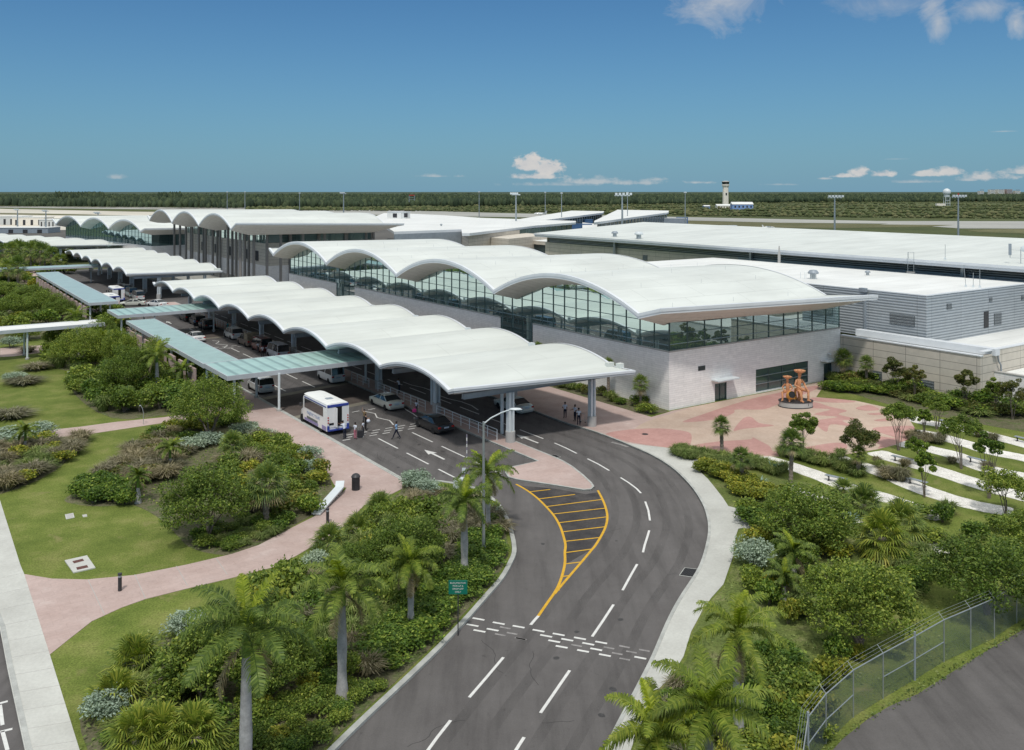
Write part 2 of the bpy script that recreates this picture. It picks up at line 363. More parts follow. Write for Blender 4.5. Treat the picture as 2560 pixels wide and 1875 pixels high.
# ================================================================ GROUND
def z7(x,y): return (1200+x*.3106,850+y*.3106)
def z6(x,y): return (600+x*.3106,850+y*.3106)
def z8(x,y): return (1860+x*.3106,850+y*.3106)
def z5(x,y): return (x*.3106,900+y*.3106)
def z1(x,y): return (x*.3106,450+y*.3106)
def zA(x,y): return (x*.3106,1362+y*.3106)
def zB(x,y): return (600+x*.3106,1362+y*.3106)
def zC(x,y): return (1200+x*.3106,1362+y*.3106)
def zD(x,y): return (1860+x*.3106,1362+y*.3106)
def z9(x,y): return (700+x*.19973,940+y*.19973)
def z15(x,y): return (380+x*.1774,720+y*.1774)
def zE(x,y): return (x*.1774,740+y*.1774)
def ground(name,pts,z0,z1,m,label=None,ms=None,mats=None,kind='structure'):
    mb=MB(); mb.prism(pts,z0,z1,0,1 if ms else None)
    o=mb.build(name,[K[m]]+([K[ms]] if ms else [])); return props(o,label,None,None,kind)
def sheet(name,pts,z,m,kind='structure'):
    mb=MB(); 
    ar=sum(pts[i][0]*pts[(i+1)%len(pts)][1]-pts[(i+1)%len(pts)][0]*pts[i][1] for i in range(len(pts)))
    if ar<0: pts=pts[::-1]
    mb.poly([(p[0],p[1],z) for p in pts]); return props(mb.build(name,K[m]),kind=kind)
sheet('terrain',[(-30000,-300),(30000,-300),(30000,40000),(-30000,40000)],-.06,'scrub')
# near roadway
sheet('road',[W(-36,-60),W(10,-75),W(16,-40),W(16,20),W(18,330),W(-60,330),W(-60,20),W(-64,-60)][:0] or [(-70,15),(60,15),(60,60),W(-8,-20),W(-8,230),W(-60,235),W(-60,30),(-70,60)],-.008,'asphalt')
# kerb lines
KL=spline([G(1010,1203)]+px([(1100,1208),(1180,1224),(1229,1254),(1256,1290),(1270,1325),(1279.5,1377),(1268,1411.7),(1246,1449),(1205.6,1495.5),(1159,1548.3),(1084.5,1626),(1003.8,1703.6),(910.6,1790.6),(823.6,1875)])+[G(640,2060)],5)
KR=[W(-12.3,230),W(-12.3,20),W(-12.3,8)]+spline(px([(1417.4,1061.2),(1470,1076.7),(1510.6,1090.7),(1572.7,1115.5),(1634.8,1143.5),(1684.5,1176),(1728,1219.6),(1756,1263),(1768.3,1300.3),(1770.8,1331.4),(1765.9,1363),(1754,1405),(1737.3,1439.6),(1696.9,1501.8),(1665.9,1560.8),(1628.6,1647.7),(1588,1728.5),(1530,1840)])+[G(1440,2030)],5)
# left platform (lawns) and right platform
left_pf=[(-90,15)]+[(-38,15),G(62,1875),G(18.6,1672.6),G(0,1573),G(-300,1180)][1:]+[W(-95,30),W(-100,230),W(-34.9,235),W(-34.9,20)]+KL+[(-6,15)]
left_pf=[G(62,1875),G(18.6,1672.6),G(0,1573),G(-60,1420),G(-200,1180),W(-95,60),W(-110,240),W(-34.9,240),W(-34.9,20)]+KL+[G(300,2600),G(120,2100)]
ground('lawn',left_pf,-.3,.10,'lawn',ms='kerb')
right_pf=KR+[G(1500,2500),(60,18),(170,60),(170,120),W(26,260),W(26,235)]
ground('lawn',right_pf,-.3,.10,'lawn',ms='kerb')
# kerb strips
mb=MB(); ribbon(mb,KL,0.02,.32,0,.14); ribbon(mb,KL,-.42,.0,-.004,.012); props(mb.build('kerb_stone',K['kerb']),kind='structure')
mb=MB(); ribbon(mb,[W(-34.9,240),W(-34.9,20),W(-34.9,-4.6)],-.17,.0,0,.145); ribbon(mb,[W(-34.9,240),W(-34.9,-4.6)],.02,.42,-.004,.010); props(mb.build('kerb_stone',K['kerb']),kind='structure')
mb=MB(); ribbon(mb,KR,-.02,.17,0,.15) ; props(mb.build('kerb_stone',K['kerb']),kind='structure')
mb=MB(); ribbon(mb,KR,-.02,.18,0,.151); props(mb.build('kerb_stone',K['kerb']),kind='structure')
# pink sidewalk left of the drop-off road
sw=[W(-35.0,240)]+[W(-35.0,-4.5)]+px([(1005,1222),(960,1245),(910.6,1263),(879.5,1297),(848,1325),(792.5,1359),(740,1390),(684,1418),(571.5,1447),(466,1472),(363,1498),(304,1519),(230,1553),(174,1597),(124,1637),(60.6,1435.6),(130.4,1447),(217,1449),(335,1438),(466,1412),(581,1385),(646.6,1363),(730.4,1319),(798.8,1284.8),(850,1240),(867,1219.6),(836,1213),(817,1179),(702.5,1123),(680.8,1095),(640,1060),(618.6,1049)],.11)+[W(-41.5,26),W(-41.5,120),W(-41.5,240)]
ground('pavement',sw,.05,.125,'pink')
ground('footpath',px([(0,1102),(60,1096),(121,1075.5),(200,1067),(288.8,1055),(413,1042.8),(560,1022),(640,1012),(650,1060),(600,1047),(560,1040),(410,1057),(316.8,1071),(217,1086),(121,1095.6),(60,1112),(0,1130)],.11),.05,.120,'pink')
ground('footpath',px([(-40,1251-40),(0,1251),(51,1413),(60.6,1436),(124,1635),(198.8,1875),(230,2000),(120,2060),(62,1875),(18.6,1672.6),(0,1573),(-60,1420)],.11),.05,.130,'white_pave')
mb=MB(); ribbon(mb,px([(130,2100),(62,1875),(18.6,1672.6),(0,1573),(-60,1420)]),-.02,-.25,0,.145); props(mb.build('kerb_stone',K['kerb']),kind='structure')
ground('footpath',px([zE(0,860),zE(200,850),zE(650,785),zE(800,760),zE(900,690),zE(820,683),zE(500,700),zE(200,720),zE(0,735)],.11),.05,.121,'pink')
# joints in the paths are a real shallow groove colour: thin dark strips
mb=MB()
def groove(p,q,w=.02,z=.1285): 
    P=[G(*p,.12),G(*q,.12)]; ribbon(mb,P,-w,w,z-.002,z+.004)
for p,q in ((zA(710,285),zA(840,560)),(zA(1085,240),zA(1170,430)),(zA(1420,172),zA(1510,330)),(zA(1740,110),zA(1830,240))): groove(p,q)
for k in range(13):
    v=1440+k*36+k*k*.6; ul=max(-60,(v-1573)*.205); ur=60.6+(v-1436)*.3137; groove((ul+2,v+12),(ur-1,v-8),.010,.132)
props(mb.build('paving_joints',K['sill']),kind='structure')
# right side: white sidewalk
KR2=KR[3:]
outer=px([(1566,1107.7),(1613,1114),(1660,1119),(1709,1126),(1768,1148),(1815,1166),(1877,1186),(1900,1195),(1885,1199),(1840,1188),(1800,1176),(1775,1166),(1762,1172),(1749.7,1179),(1770,1198),(1790,1222.7),(1808,1246),(1821,1266),(1860,1275.5),(1906.6,1283),(1960,1300),(1990,1340),(1940,1345),(1860,1319),(1846,1322),(1839.7,1340),(1836,1365),(1832,1393),(1808.7,1461),(1777.6,1495.5),(1752,1535),(1728,1579),(1709,1641),(1680,1690),(1634.8,1734.7),(1590,1840),(1520,2030)],.11)
inner=[p for p in KR if G(1540,1102)[1]+.1>=p[1]]
ground('pavement',inner[::-1]+outer,.05,.135,'white_pave')
# plaza
plz=[W(-12.25,-3.0),W(-12.25,8),W(-12.25,230),W(-3.6,230),W(-3.6,-1),W(-1,-.6),W(0.1,-.3),W(27.3,-.3)]+px([(2040,993),(2139.5,1002),(2211,1017.7),(2273,1048.8),(2285.5,1067),(2273,1095),(2242,1111),(2195,1123),(2096,1138.8),(2015,1140),(1884.8,1142),(1800,1134),(1709,1125),(1613,1114),(1566,1108)],.11)
ground('plaza',plz,.05,.126,'pink')
fan=[W(-5,-2),W(3,-.4),W(27.2,-.4)]+px([(2040,993),(2139.5,1002),(2211,1017.7),(2273,1048.8),(2285.5,1067),(2273,1095),(2242,1111),(2195,1123),(2096,1138.8),(2015,1140),(1884.8,1142),(1800,1134),(1709,1125),(1650,1118),(1560,1092),(1600,1062)],.12)
ground('plaza',fan,.10,.131,'plazat')
cen=G(1989,1023)
def star(c,r1,r2,n,rot,tw,z,m,sx=1.):
    pts=[]
    for i in range(n):
        for k in range(6):
            t=k/6; ang=rot+2*math.pi*(i+t)/n; rr=r2+(r1-r2)*max(0,1-abs(t-.28)/.28)**1.7 if t<.56 else r2
            a=ang+tw*(rr-r2)/max(r1,1)
            pts.append((c[0]+rr*math.cos(a)*sx,c[1]+rr*math.sin(a)))
    out=[p for p in pts]
    mb=MB(); mb.prism(out,z-.01,z); return props(mb.build('plaza_inlay',K[m]),kind='structure')
BZ=[0]
def blob(pts,z,m): 
    BZ[0]+=.0012; z+=BZ[0]; mb=MB(); mb.prism(spline(px(pts,.12),4,True),z-.01,z); props(mb.build('plaza_inlay',K[m]),kind='structure')
blob([z7(1630,662),z7(1790,600),z7(2000,530),z7(2200,470),z8(300,420),z8(560,370),z8(600,385),z8(480,440),z8(270,520),z8(150,560),z8(-60,560),z7(2040,590),z7(1900,640)],.135,'plazar')
blob([z7(2040,730),z7(2120,630),z8(60,622),z8(120,668),z8(240,690),z8(0,715)],.135,'plazar')
blob([z7(1010,760),z7(1170,725),z7(1420,712),z7(1620,730),z7(1700,760),z7(1690,850),z7(1640,880),z7(1350,845),z7(1180,815)],.135,'plazar')
blob([z7(1700,860),z7(1900,820),z7(2180,800),z8(60,780),z8(200,850),z8(280,900),z8(700,830),z8(830,850),z8(760,925),z8(500,930),z8(90,930),z7(2000,905)],.135,'plazar')
blob([z8(570,650),z8(760,620),z8(560,600),z8(700,560),z8(520,545),z8(560,500),z8(700,540),z8(830,570),z8(760,600),z8(920,640),z8(790,650),z8(880,695),z8(700,680),z8(665,740),z8(590,690)],.135,'plazar')
blob([z8(1040,710),z8(1200,695),z8(1370,700),z8(1330,790),z8(1230,835),z8(1080,875),z8(1090,840),z8(950,800),z8(1000,770),z8(1220,790),z8(1080,740)],.135,'plazar')
blob([z8(990,595),z8(1120,585),z8(1150,600),z8(1060,605)],.135,'plazar'); blob([z8(1050,645),z8(1180,630),z8(1200,650),z8(1090,655)],.135,'plazar')
blob([z8(900,550),z8(1000,525),z8(1090,560),z8(980,570)],.135,'plazar'); blob([z8(560,465),z8(800,480),z8(900,500),z8(720,505),z8(560,490)],.135,'plazar')
# beds
def bed(pts,m='soil',z=.112): ground('planting_bed',pts,.05,z,m)
bed(spline(px([(1000,1232),(1012,1212),(1100,1216),(1180,1231),(1222,1258),(1247,1290),(1262,1325),(1271,1377),(1259,1411),(1237,1447),(1196,1492),(1149,1545),(1074,1622),(993,1700),(900,1787),(812,1870),(700,2000),(300,2060),(230,1900),(200,1800),(250,1730),(300,1660),(380,1600),(480,1590),(600,1560),(700,1490),(790,1420),(860,1350),(900,1290),(960,1250)],.11),3,True))
bed(spline(px([(160,1250),(200,1262),(260,1266),(330,1262),(390,1290),(440,1335),(470,1365),(520,1382),(581,1386),(646,1362),(730,1316),(790,1280),(835,1235),(830,1215),(810,1180),(700,1124),(676,1095),(614,1052),(560,1042),(440,1062),(330,1120),(250,1200),(200,1225)],.11),3,True))
bed(spline(px([(-60,1085),(60,1113),(121,1097),(217,1088),(205,1115),(180,1140),(140,1175),(70,1212),(0,1235),(-80,1260)],.11),3,True))
bed(spline(px([(175,950),(190,990),(280,1045),(413,1038),(560,1015),(600,990),(480,930),(380,870),(300,840),(200,860),(110,880),(130,915),(175,930)],.11),3,True))
bed(px([(-200,860),(0,855),(60,850),(150,842),(300,830),(330,800),(250,760),(150,720),(60,690),(-300,660)],.11))
# wall bed, right garden
bed([W(-3.55,-.2),W(-3.5,60),W(-.1,60),W(-.1,.4),W(-.6,-.4)])
bed(px([z8(640,395),z8(900,440),z8(1300,560),z8(1700,640),z8(2254,740),z8(2500,800),z8(2600,500),z8(2250,440),z8(1890,470),z8(1500,400),z8(900,330),z8(640,320)],.11))
bed(spline(px([z7(1650,890),z7(1850,955),z7(2050,1030),z8(0,1080),z8(300,1100),z8(900,1260),z8(1300,1400),z8(1330,1600),(2240,1400),(2000,1700),(1960,1875),(1900,2300),(1540,2100),(1600,1840),(1640,1740),(1715,1650),(1732,1580),(1756,1538),(1781,1498),(1812,1463),(1836,1395),(1842,1350),(1900,1345),(1990,1345),(1960,1298),(1906,1286),(1825,1268),(1793,1224),(1752,1181),(1765,1165),(1715,1132)],.11),3,True),'lawn2')
# gravel strips
def gravel(pts,w):
    P=spline(px(pts,.11),6); mb=MB(); n=len(P)
    L1=[];R1=[]
    for i in range(n):
        a=P[max(i-1,0)];b=P[min(i+1,n-1)];d=(b[0]-a[0],b[1]-a[1]);l=math.hypot(*d) or 1
        t=i/(n-1);ww=w*.42*min(1,.75+5*(1-t))*min(1,.75+5*t)+.03*math.sin(i*1.3)
        L1.append((P[i][0]-d[1]/l*ww,P[i][1]+d[0]/l*ww));R1.append((P[i][0]+d[1]/l*ww,P[i][1]-d[0]/l*ww))
    mb.prism(L1+R1[::-1],.05,.128); return props(mb.build('gravel_strip',K['gravel']),'strip of loose white gravel between grass rows',None,None,'structure')
for pts,w in (([z8(20,930),z8(200,965),z8(420,1030),z8(620,1100),z8(850,1190),z8(1100,1260),z8(1350,1345),z8(1600,1440)],2.4),
              ([z8(700,935),z8(900,1000),z8(1150,1080),z8(1400,1190),z8(1700,1290),z8(1950,1350),z8(2170,1385)],2.6),
              ([z8(1050,900),z8(1200,950),z8(1450,1020),z8(1700,1100),z8(1950,1180),z8(2254,1260),z8(2600,1340)],2.8),
              ([z8(1250,830),z8(1450,870),z8(1700,930),z8(1900,1020),z8(2150,1080),z8(2500,1150)],2.7),
              ([z8(1380,740),z8(1550,770),z8(1800,840),z8(2000,900),z8(2254,950),z8(2600,1030)],2.6),
              ([z8(1330,620),z8(1450,660),z8(1700,700),z8(1950,760),z8(2254,840),z8(2600,930)],2.5),
              ([z8(330,1170),z8(480,1240),z8(650,1290),z8(820,1400),z8(900,1470)],1.6),
              ([z8(1300,1590),z8(1500,1650),z8(1650,1720)],1.5)): gravel(pts,w)
# lower right service road
ground('road',px([(2072,1885),(2110,1845),(2170.6,1797),(2225,1765),(2294.8,1734.7),(2388,1675.7),(2468.8,1626),(2560,1573),(2800,1440),(3300,1500),(3300,2400),(1950,2200)],.11),.05,.118,'asphalt')
# median island
isl=[W(-22.7,130),W(-22.7,-6.6)]+px([(1274.5,1171.4),(1262,1184),(1270,1196),(1293,1202.5),(1386,1216.5),(1457.8,1228.3),(1478,1227),(1486,1219.6),(1479.5,1210),(1458,1190),(1433,1170),(1410,1156),(1386,1145)])+[W(-20.65,-2.6),W(-20.65,0),W(-19.6,15),W(-19.6,130)]
ground('traffic_island',isl,-.01,.13,'pink',ms='kerb')
mb=MB(); ribbon(mb,isl+[isl[0]],.0,.17,0,.145) ; props(mb.build('kerb_stone',K['kerb']),kind='structure')
# markings
def mark(name,segs,w,m,z=.0,M=None):
    mb=MB()
    for s_ in segs: ribbon(mb,s_,-w/2,w/2,-.006+z,-.001+z+.002)
    return props(mb.build(name,K[m]),kind='structure')
loc=lambda b,a0,a1:[W(b,a0),W(b,(a0+a1)/2),W(b,a1)]
segs=[]
for b,st in ((-30.85,8.42),(-27.12,8.45)):
    a=st+5.83*14
    while a>-9:
        if not(12.5<a<35) and not(70<a<90): segs.append(loc(b,a,a-4.1))
        a-=5.83
segs=[s for s in segs if not (L(s[0])[1]<-4 and L(s[0])[0]<-30)]
a=8.9
while a<120: segs.append(loc(-17.7,a,a-4.0)); a+=5.9
segs.append(loc(-17.7,3.19,-.75))
for l in ([z7(600,828),z7(690,868),z7(778,912)],[z7(865,955),z7(955,1000),z7(1040,1050)],[z7(1132,1107),z7(1200,1150),z7(1260,1195),z7(1295,1232)],[z7(1330,1300),z7(1355,1370),z7(1368,1452)],[z7(1362,1532),z7(1345,1590),z7(1325,1652),zC(1312,60)],[zC(1265,155),zC(1205,260),zC(1148,365)],[zC(1075,480),zC(990,610),zC(903,738)],[zC(722,1010),zC(605,1180),zC(487,1352)],[zC(355,1548),zC(290,1650),zC(170,1850)],[zB(2120,905),zB(1985,1065),zB(1845,1227)],[zB(1695,1412),zB(1585,1552),zB(1420,1780)]): segs.append(px(l))
mark('road_marking',segs,.15,'paintw')
segs=[]
for l in ([zC(470,572),zC(440,605),zC(408,643)],): segs.append(px(l))
mark('road_marking',segs,.17,'paintw')
# rumble rows
d=(95*.3106,17.5*.3106)
good=[zB(1872,588),zB(2035,622),zB(2195,650),zC(424,682),zC(586,712),zC(757,744),zC(928,777),zB(1824,638),zB(1986,674),zC(485,724),zC(655,755),zC(824,788),zB(1880,684),zC(550,767),zC(888,832),zC(610,812),zC(782,845),zC(958,879),zC(1243,900)]
worn=[zC(160,660),zC(215,706),zC(280,748),zC(995,822),zC(1176,855),zC(1062,868),zC(1122,912),zC(1280,842),zC(735,803),zC(1120,812),zC(120,716),zB(2220,748)]
mark('road_marking',[px([p,(p[0]+d[0]/2,p[1]+d[1]/2),(p[0]+d[0],p[1]+d[1])]) for p in good],.15,'paintw')
mark('road_marking',[px([p,(p[0]+d[0]*.45,p[1]+d[1]*.45),(p[0]+d[0]*.9,p[1]+d[1]*.9)]) for p in worn],.14,'paintf',.0025)
# crossing dashes near the bus, zig-zag line, arrow
segs=[]
for r,(a0) in enumerate((9.75,10.5,11.3)):
    b=-34.0+.55*r
    while b<-23.5: segs.append([W(b,a0-(b+34)*.0+ .0*(b+34)),W(b+.4,a0),W(b+.8,a0)]); b+=1.42
for b in (-30.6,-28.6,-26.7,-24.8): segs.append([W(b,19.4),W(b+.45,19.45),W(b+.9,19.5)])
for b in (-33.5,-32.1,-30.7,-29.3,-27.9,-26.5): segs.append([W(b,68.6),W(b+.45,68.6),W(b+.9,68.6)]); segs.append([W(b+.6,67.4),W(b+1.0,67.4),W(b+1.4,67.4)])
zz=[z9(*p) for p in ((1040,440),(1110,452),(1190,470),(1215,520),(1290,538),(1370,555),(1395,580),(1420,610))]
mark('road_marking',segs,.13,'paintw'); segs=[]; segs.append(px(zz)); segs.append([W(-27.3+.6*math.sin(k*1.6),66.5-k*1.1+0) for k in range(-8,1)])
segs.append([W(-23.4+.35*((k%2)*2-1)*(1 if k%4<2 else -.2),19.5-k*1.5) for k in range(7)])
segs.append([W(-16.8+.5*((k//2)%2),30-k*2.2) for k in range(9)])
mark('road_marking',segs,.13,'paintw',.003)
def arrow(b,a0):
    mb=MB(); hd=[(-.03,1.75),(.45,.2),(.13,.35),(.10,-1.9),(-.10,-1.9),(-.13,.35),(-.45,.2)]
    mb.prism([W(b+x,a0+y) for x,y in hd],-.006,.001); props(mb.build('lane_arrow',K['paintw']),kind='structure')
arrow(-29.0,.8); arrow(-28.2,100); arrow(-19.0,.2)
# yellow chevron area
yl=[px(l) for l in ([z7(290,1160),z7(345,1190),z7(400,1225),z7(470,1280),z7(540,1350),z7(600,1420),z7(645,1500),z7(672,1580),z7(688,1652),zC(683,60),zC(685,120),zC(678,180),zC(660,250),zC(635,320),zC(600,385),zC(540,470),zC(470,572)],
 [z7(948,1210),z7(985,1280),z7(1012,1350),z7(1025,1420),z7(1015,1490),z7(985,1560),z7(930,1652),zC(900,40),zC(820,135),zC(730,240),zC(640,345),zC(600,395),zC(530,490)])]
mark('chevron_marking',[spline(yl[0],4)],.17,'painty',.004); mark('chevron_marking',[spline(yl[1][:-1],4)],.17,'painty',.0065)
mark('chevron_marking',[px([a_,((a_[0]+b_[0])/2,(a_[1]+b_[1])/2),b_]) for a_,b_ in ((z7(395,1222),z7(565,1203)),(z7(478,1278),z7(765,1243)),(z7(540,1340),z7(985,1283)),(z7(595,1400),z7(1010,1353)),(z7(640,1470),z7(1022,1423)),(z7(672,1543),z7(1005,1503)),(z7(688,1620),z7(960,1590)),(zC(693,62),zC(895,35)),(zC(690,153),zC(815,138)),(zC(665,255),zC(725,247)),(zC(610,370),zC(640,362)))],.12,'painty',.003)
sheet('road_patch',px([z7(310,1170),z7(600,1195),z7(850,1240),z7(945,1225),z7(1010,1370),z7(1010,1490),z7(960,1590),zC(870,50),zC(700,150),zC(690,20),z7(670,1560),z7(600,1410),z7(470,1275)]),-.0065,'seal')
# speed table with pale concrete borders
mb=MB(); mb.prism([W(-34.8,31.6),W(-34.8,30.4),W(-22.75,32.9),W(-22.75,34.0)],-.01,.0); mb.prism([W(-34.8,21.3),W(-34.8,20.3),W(-22.75,22.6),W(-22.75,23.7)],-.01,.0)
mb.prism([W(-34.8,87.8),W(-34.8,86.8),W(-22.75,86.2),W(-22.75,87.2)],-.01,.0); mb.prism([W(-34.8,78.2),W(-34.8,77.2),W(-22.75,77.6),W(-22.75,78.6)],-.01,.0)
props(mb.build('crossing_border',K['white_paved'] if 'white_paved' in K else mat('worn_concrete_border',(.20,.185,.15),.85,0,.2,.8,.2,.1,9)),kind='structure')
K['brownpave']=groundmat('brown_paver_crossing',[(.3,(.085,.070,.064)),(.7,(.125,.105,.095))],.5,.2,4.,.1)
sheet('crossing_paving',[W(-34.8,30.4),W(-34.8,21.3),W(-22.75,23.7),W(-22.75,32.9)],-.004,'brownpave')
sheet('crossing_paving',[W(-34.8,86.8),W(-34.8,78.2),W(-22.75,78.6),W(-22.75,86.2)],-.004,'brownpave')
# tactile yellow strip, drain grates, manhole
mark('road_marking',[px([z7(1060,822),z7(1125,838),z7(1190,860)])],.34,'painty_w' if 'painty_w' in K else 'paintf',.001)
def grate(p,fr=True):
    P=px(p); mb=MB(); c=(sum(q[0] for q in P)/4,sum(q[1] for q in P)/4)
    mb.prism([(c[0]+(q[0]-c[0])*1.12,c[1]+(q[1]-c[1])*1.12) for q in P],-.004,.004)
    o=mb.build('drain_grate',K['kerb']); props(o,None,'drain grate'); 
    mb=MB(); mb.prism(P,0,.008); gq=mb.build('grille',K['black'],o)
    mb=MB()
    for k in range(1,9):
        t=k/9; a=(P[0][0]*(1-t)+P[1][0]*t,P[0][1]*(1-t)+P[1][1]*t); b=(P[3][0]*(1-t)+P[2][0]*t,P[3][1]*(1-t)+P[2][1]*t); ribbon(mb,[a,b],-.012,.012,.004,.014)
    mb.build('bars',K['dark'],o); return o
grate([zC(1650,186),zC(1755,198),zC(1715,258),zC(1610,243)])['label']='black drain grate in a pale frame by the right kerb of the road'
grate([z7(553,928),z7(602,922),z7(645,940),z7(598,948)])['label']='small black drain grate at the edge of the pink traffic island'
mb=MB(); x,y=G(*z7(1328,758),.13); mb.lathe([(.33,.125),(.33,.142),(.0,.142)],18,(x,y,0)); props(mb.build('manhole_cover',K['dark']),'round dark manhole cover set in the pink plaza','manhole cover')
# bottom-left parking edge
mark('road_marking',[px([zA(0,1275),zA(62,1258)]),px([zA(0,1505),zA(100,1480)]),px([zA(0,1290),zA(20,1450)]),px([zA(20,1500),zA(60,1652)])],.16,'paintw')

# polished wheel tracks, cracks and oil stains on the roadway
def trackmat():
    m,nt,bs=new_mat('wheel_track'); bs.inputs['Base Color'].default_value=(.045,.043,.042,1); bs.inputs['Roughness'].default_value=.75; t=nd(nt,'ShaderNodeBsdfTransparent'); mx=nd(nt,'ShaderNodeMixShader')
    tc=nd(nt,'ShaderNodeTexCoord'); f=tex(nt,.5,6,.7,vec=tc.outputs['Object']); r=ramp(nt,f,[(.38,.0),(.75,.26)]); nt.links.new(r,mx.inputs[0]); nt.links.new(t.outputs[0],mx.inputs[1]); nt.links.new(bs.outputs[0],mx.inputs[2]); nt.links.new(mx.outputs[0],nt.nodes['Material Output'].inputs[0]); return m
K['track']=trackmat()
mb=MB(); kr=KR[1:]
for c in (-1.35,-2.95,-5.1,-6.7): ribbon(mb,kr,c-.28,c+.28,-.0079,-.0070)
for c in (1.3,2.9): ribbon(mb,[W(-34.9+c,130),W(-34.9+c,-3)],-.3,.3,-.0079,-.0070)
for b in (-29.8,-28.2,-26.,-24.4): ribbon(mb,[W(b,130),W(b,-6)],-.3,.3,-.0079,-.0070)
ribbon(mb,KL[30:],-1.9,-1.4,-.0079,-.0070); ribbon(mb,KL[30:],-3.5,-3.0,-.0079,-.0070)
props(mb.build('wheel_tracks',K['track']),kind='structure')
rc=random.Random(3); mb=MB()
for k in range(10):
    u,v=(rc.uniform(1150,1600),rc.uniform(1480,1850)) if k<4 else ((rc.uniform(1480,1700),rc.uniform(1180,1440)) if k<7 else (rc.uniform(880,1120),rc.uniform(1110,1180)))
    x,y=G(u,v); a=rc.uniform(0,6.28); p=[(x,y)]
    for j in range(rc.randint(5,12)): a+=rc.uniform(-.5,.5); x+=.3*math.cos(a); y+=.3*math.sin(a); p.append((x,y))
    ribbon(mb,p,-.010,.010,-.0079,-.0068)
props(mb.build('asphalt_cracks',K['black']),kind='structure')
mb=MB()
for k in range(18):
    u,v=(rc.uniform(900,1150),rc.uniform(1080,1190)) if k<10 else (rc.uniform(1250,1650),rc.uniform(1250,1800)); x,y=G(u,v); r=rc.uniform(.08,.22)
    mb.poly([(x+r*rc.uniform(.7,1.2)*math.cos(t*.63),y+r*rc.uniform(.7,1.2)*math.sin(t*.63),-.0068+k*.00009) for t in range(10)])
K['oil']=mat('oil_stain',(.05,.048,.047),.5,0,.3,6.)
props(mb.build('oil_stains',K['oil']),kind='structure')
# ================================================================ BUILDINGS (local axes: x = b, y = a)
class Wave:
    def __init__(s,**k): s.__dict__.update(k)
    def u(s,b): return (b-s.b0)/(s.b1-s.b0)
    def top(s,b,a):
        t=(a-s.a0)/s.bay; t-=math.floor(t); f=1-(2*t-1)**2; u=min(1.2,max(0,s.u(b)))
        vS=s.zvS if hasattr(s,'zvS') else s.zv[1]
        k=min(1,max(0,(a-s.a0)/s.bay)); v1=vS+(s.zv[1]-vS)*k
        zv=s.zv[0]+(v1-s.zv[0])*u; zp=s.zp[0]+(s.zp[1]-s.zp[0])*u
        if a<s.a0: return zv+(s.zE[0]+(s.zE[1]-s.zE[0])*u-zv)*(s.a0-a)/s.eS(b)
        return zv+(zp-zv)*f
    def th(s,b,a):
        d=min(b-s.b0,s.b1-b, a-(s.a0-s.eS(b)), s.a0+s.bay*s.n+s.eN-a)
        return s.t0+(s.t1-s.t0)*min(1,max(0,d/s.din))
    def eS(s,b): return s.e0+(s.e1-s.e0)*s.u(b)
    def rows(s,b):
        N=22; e=s.eS(b); r=[s.a0-e+e*k/3 for k in range(3)]
        r+=[s.a0+s.bay*k/N for k in range(N*s.n+1)]; r+=[s.a0+s.bay*s.n+s.eN*k/2 for k in (1,2)]; return r
    def build(s,parent,roofm,fasm,sofm):
        bs=[s.b0,s.b0+s.din*.5,s.b0+s.din]+[s.b0+s.din+(s.b1-s.b0-2*s.din)*k/5 for k in range(1,5)]+[s.b1-s.din,s.b1-s.din*.5,s.b1]
        grid=[[(b,a) for a in s.rows(b)] for b in bs]; nb=len(bs);na=len(grid[0])
        mb=MB(); mb.v=[(b,a,s.top(b,a)) for col in grid for b,a in col]
        for i in range(nb-1):
            for j in range(na-1): mb.f.append((i*na+j,(i+1)*na+j,(i+1)*na+j+1,i*na+j+1)); mb.m.append(0)
        roof=mb.build('roof',roofm,parent,smooth=25)
        mb=MB(); mb.v=[(b,a,s.top(b,a)-s.th(b,a)) for col in grid for b,a in col]
        for i in range(nb-1):
            for j in range(na-1): mb.f.append((i*na+j,i*na+j+1,(i+1)*na+j+1,(i+1)*na+j)); mb.m.append(0)
        mb.build('soffit',sofm,parent,smooth=25)
        mb=MB(); per=[(0,j) for j in range(na)]+[(i,na-1) for i in range(1,nb)]+[(nb-1,j) for j in range(na-2,-1,-1)]+[(i,0) for i in range(nb-2,-1,-1)]
        # double fascia: upper lip 6 cm proud, lower band
        P=[]
        for i,j in per:
            b,a=grid[i][j]; ob=(-1 if i==0 else (1 if i==nb-1 else 0)); oa=(-1 if j==0 else (1 if j==na-1 else 0)); P.append((b,a,ob,oa,s.top(b,a),s.t0))
        lip=s.lip; n=len(P); base=0
        for b,a,ob,oa,z,t in P:
            mb.v+=[(b-ob*.30,a-oa*.30,z+.05),(b+ob*.07,a+oa*.07,z+.035),(b+ob*.07,a+oa*.07,z-t*lip),(b+ob*.01,a+oa*.01,z-t*lip),(b+ob*.01,a+oa*.01,z-t-.01)]
        for k in range(n-1):
            for q in range(4):
                A0=k*5+q;B0=(k+1)*5+q; mb.f.append((A0,A0+1,B0+1,B0)); mb.m.append(0 if q<2 else 1)
        mb.build('fascia',fasm,parent,smooth=25)
        return roof
    def soff(s,b,a): return s.top(b,a)-s.th(b,a)
def opening(mb,b0,b1,a0,a1,z0,z1,m=0): mb.box(b0,b1,a0,a1,z0,z1,m)
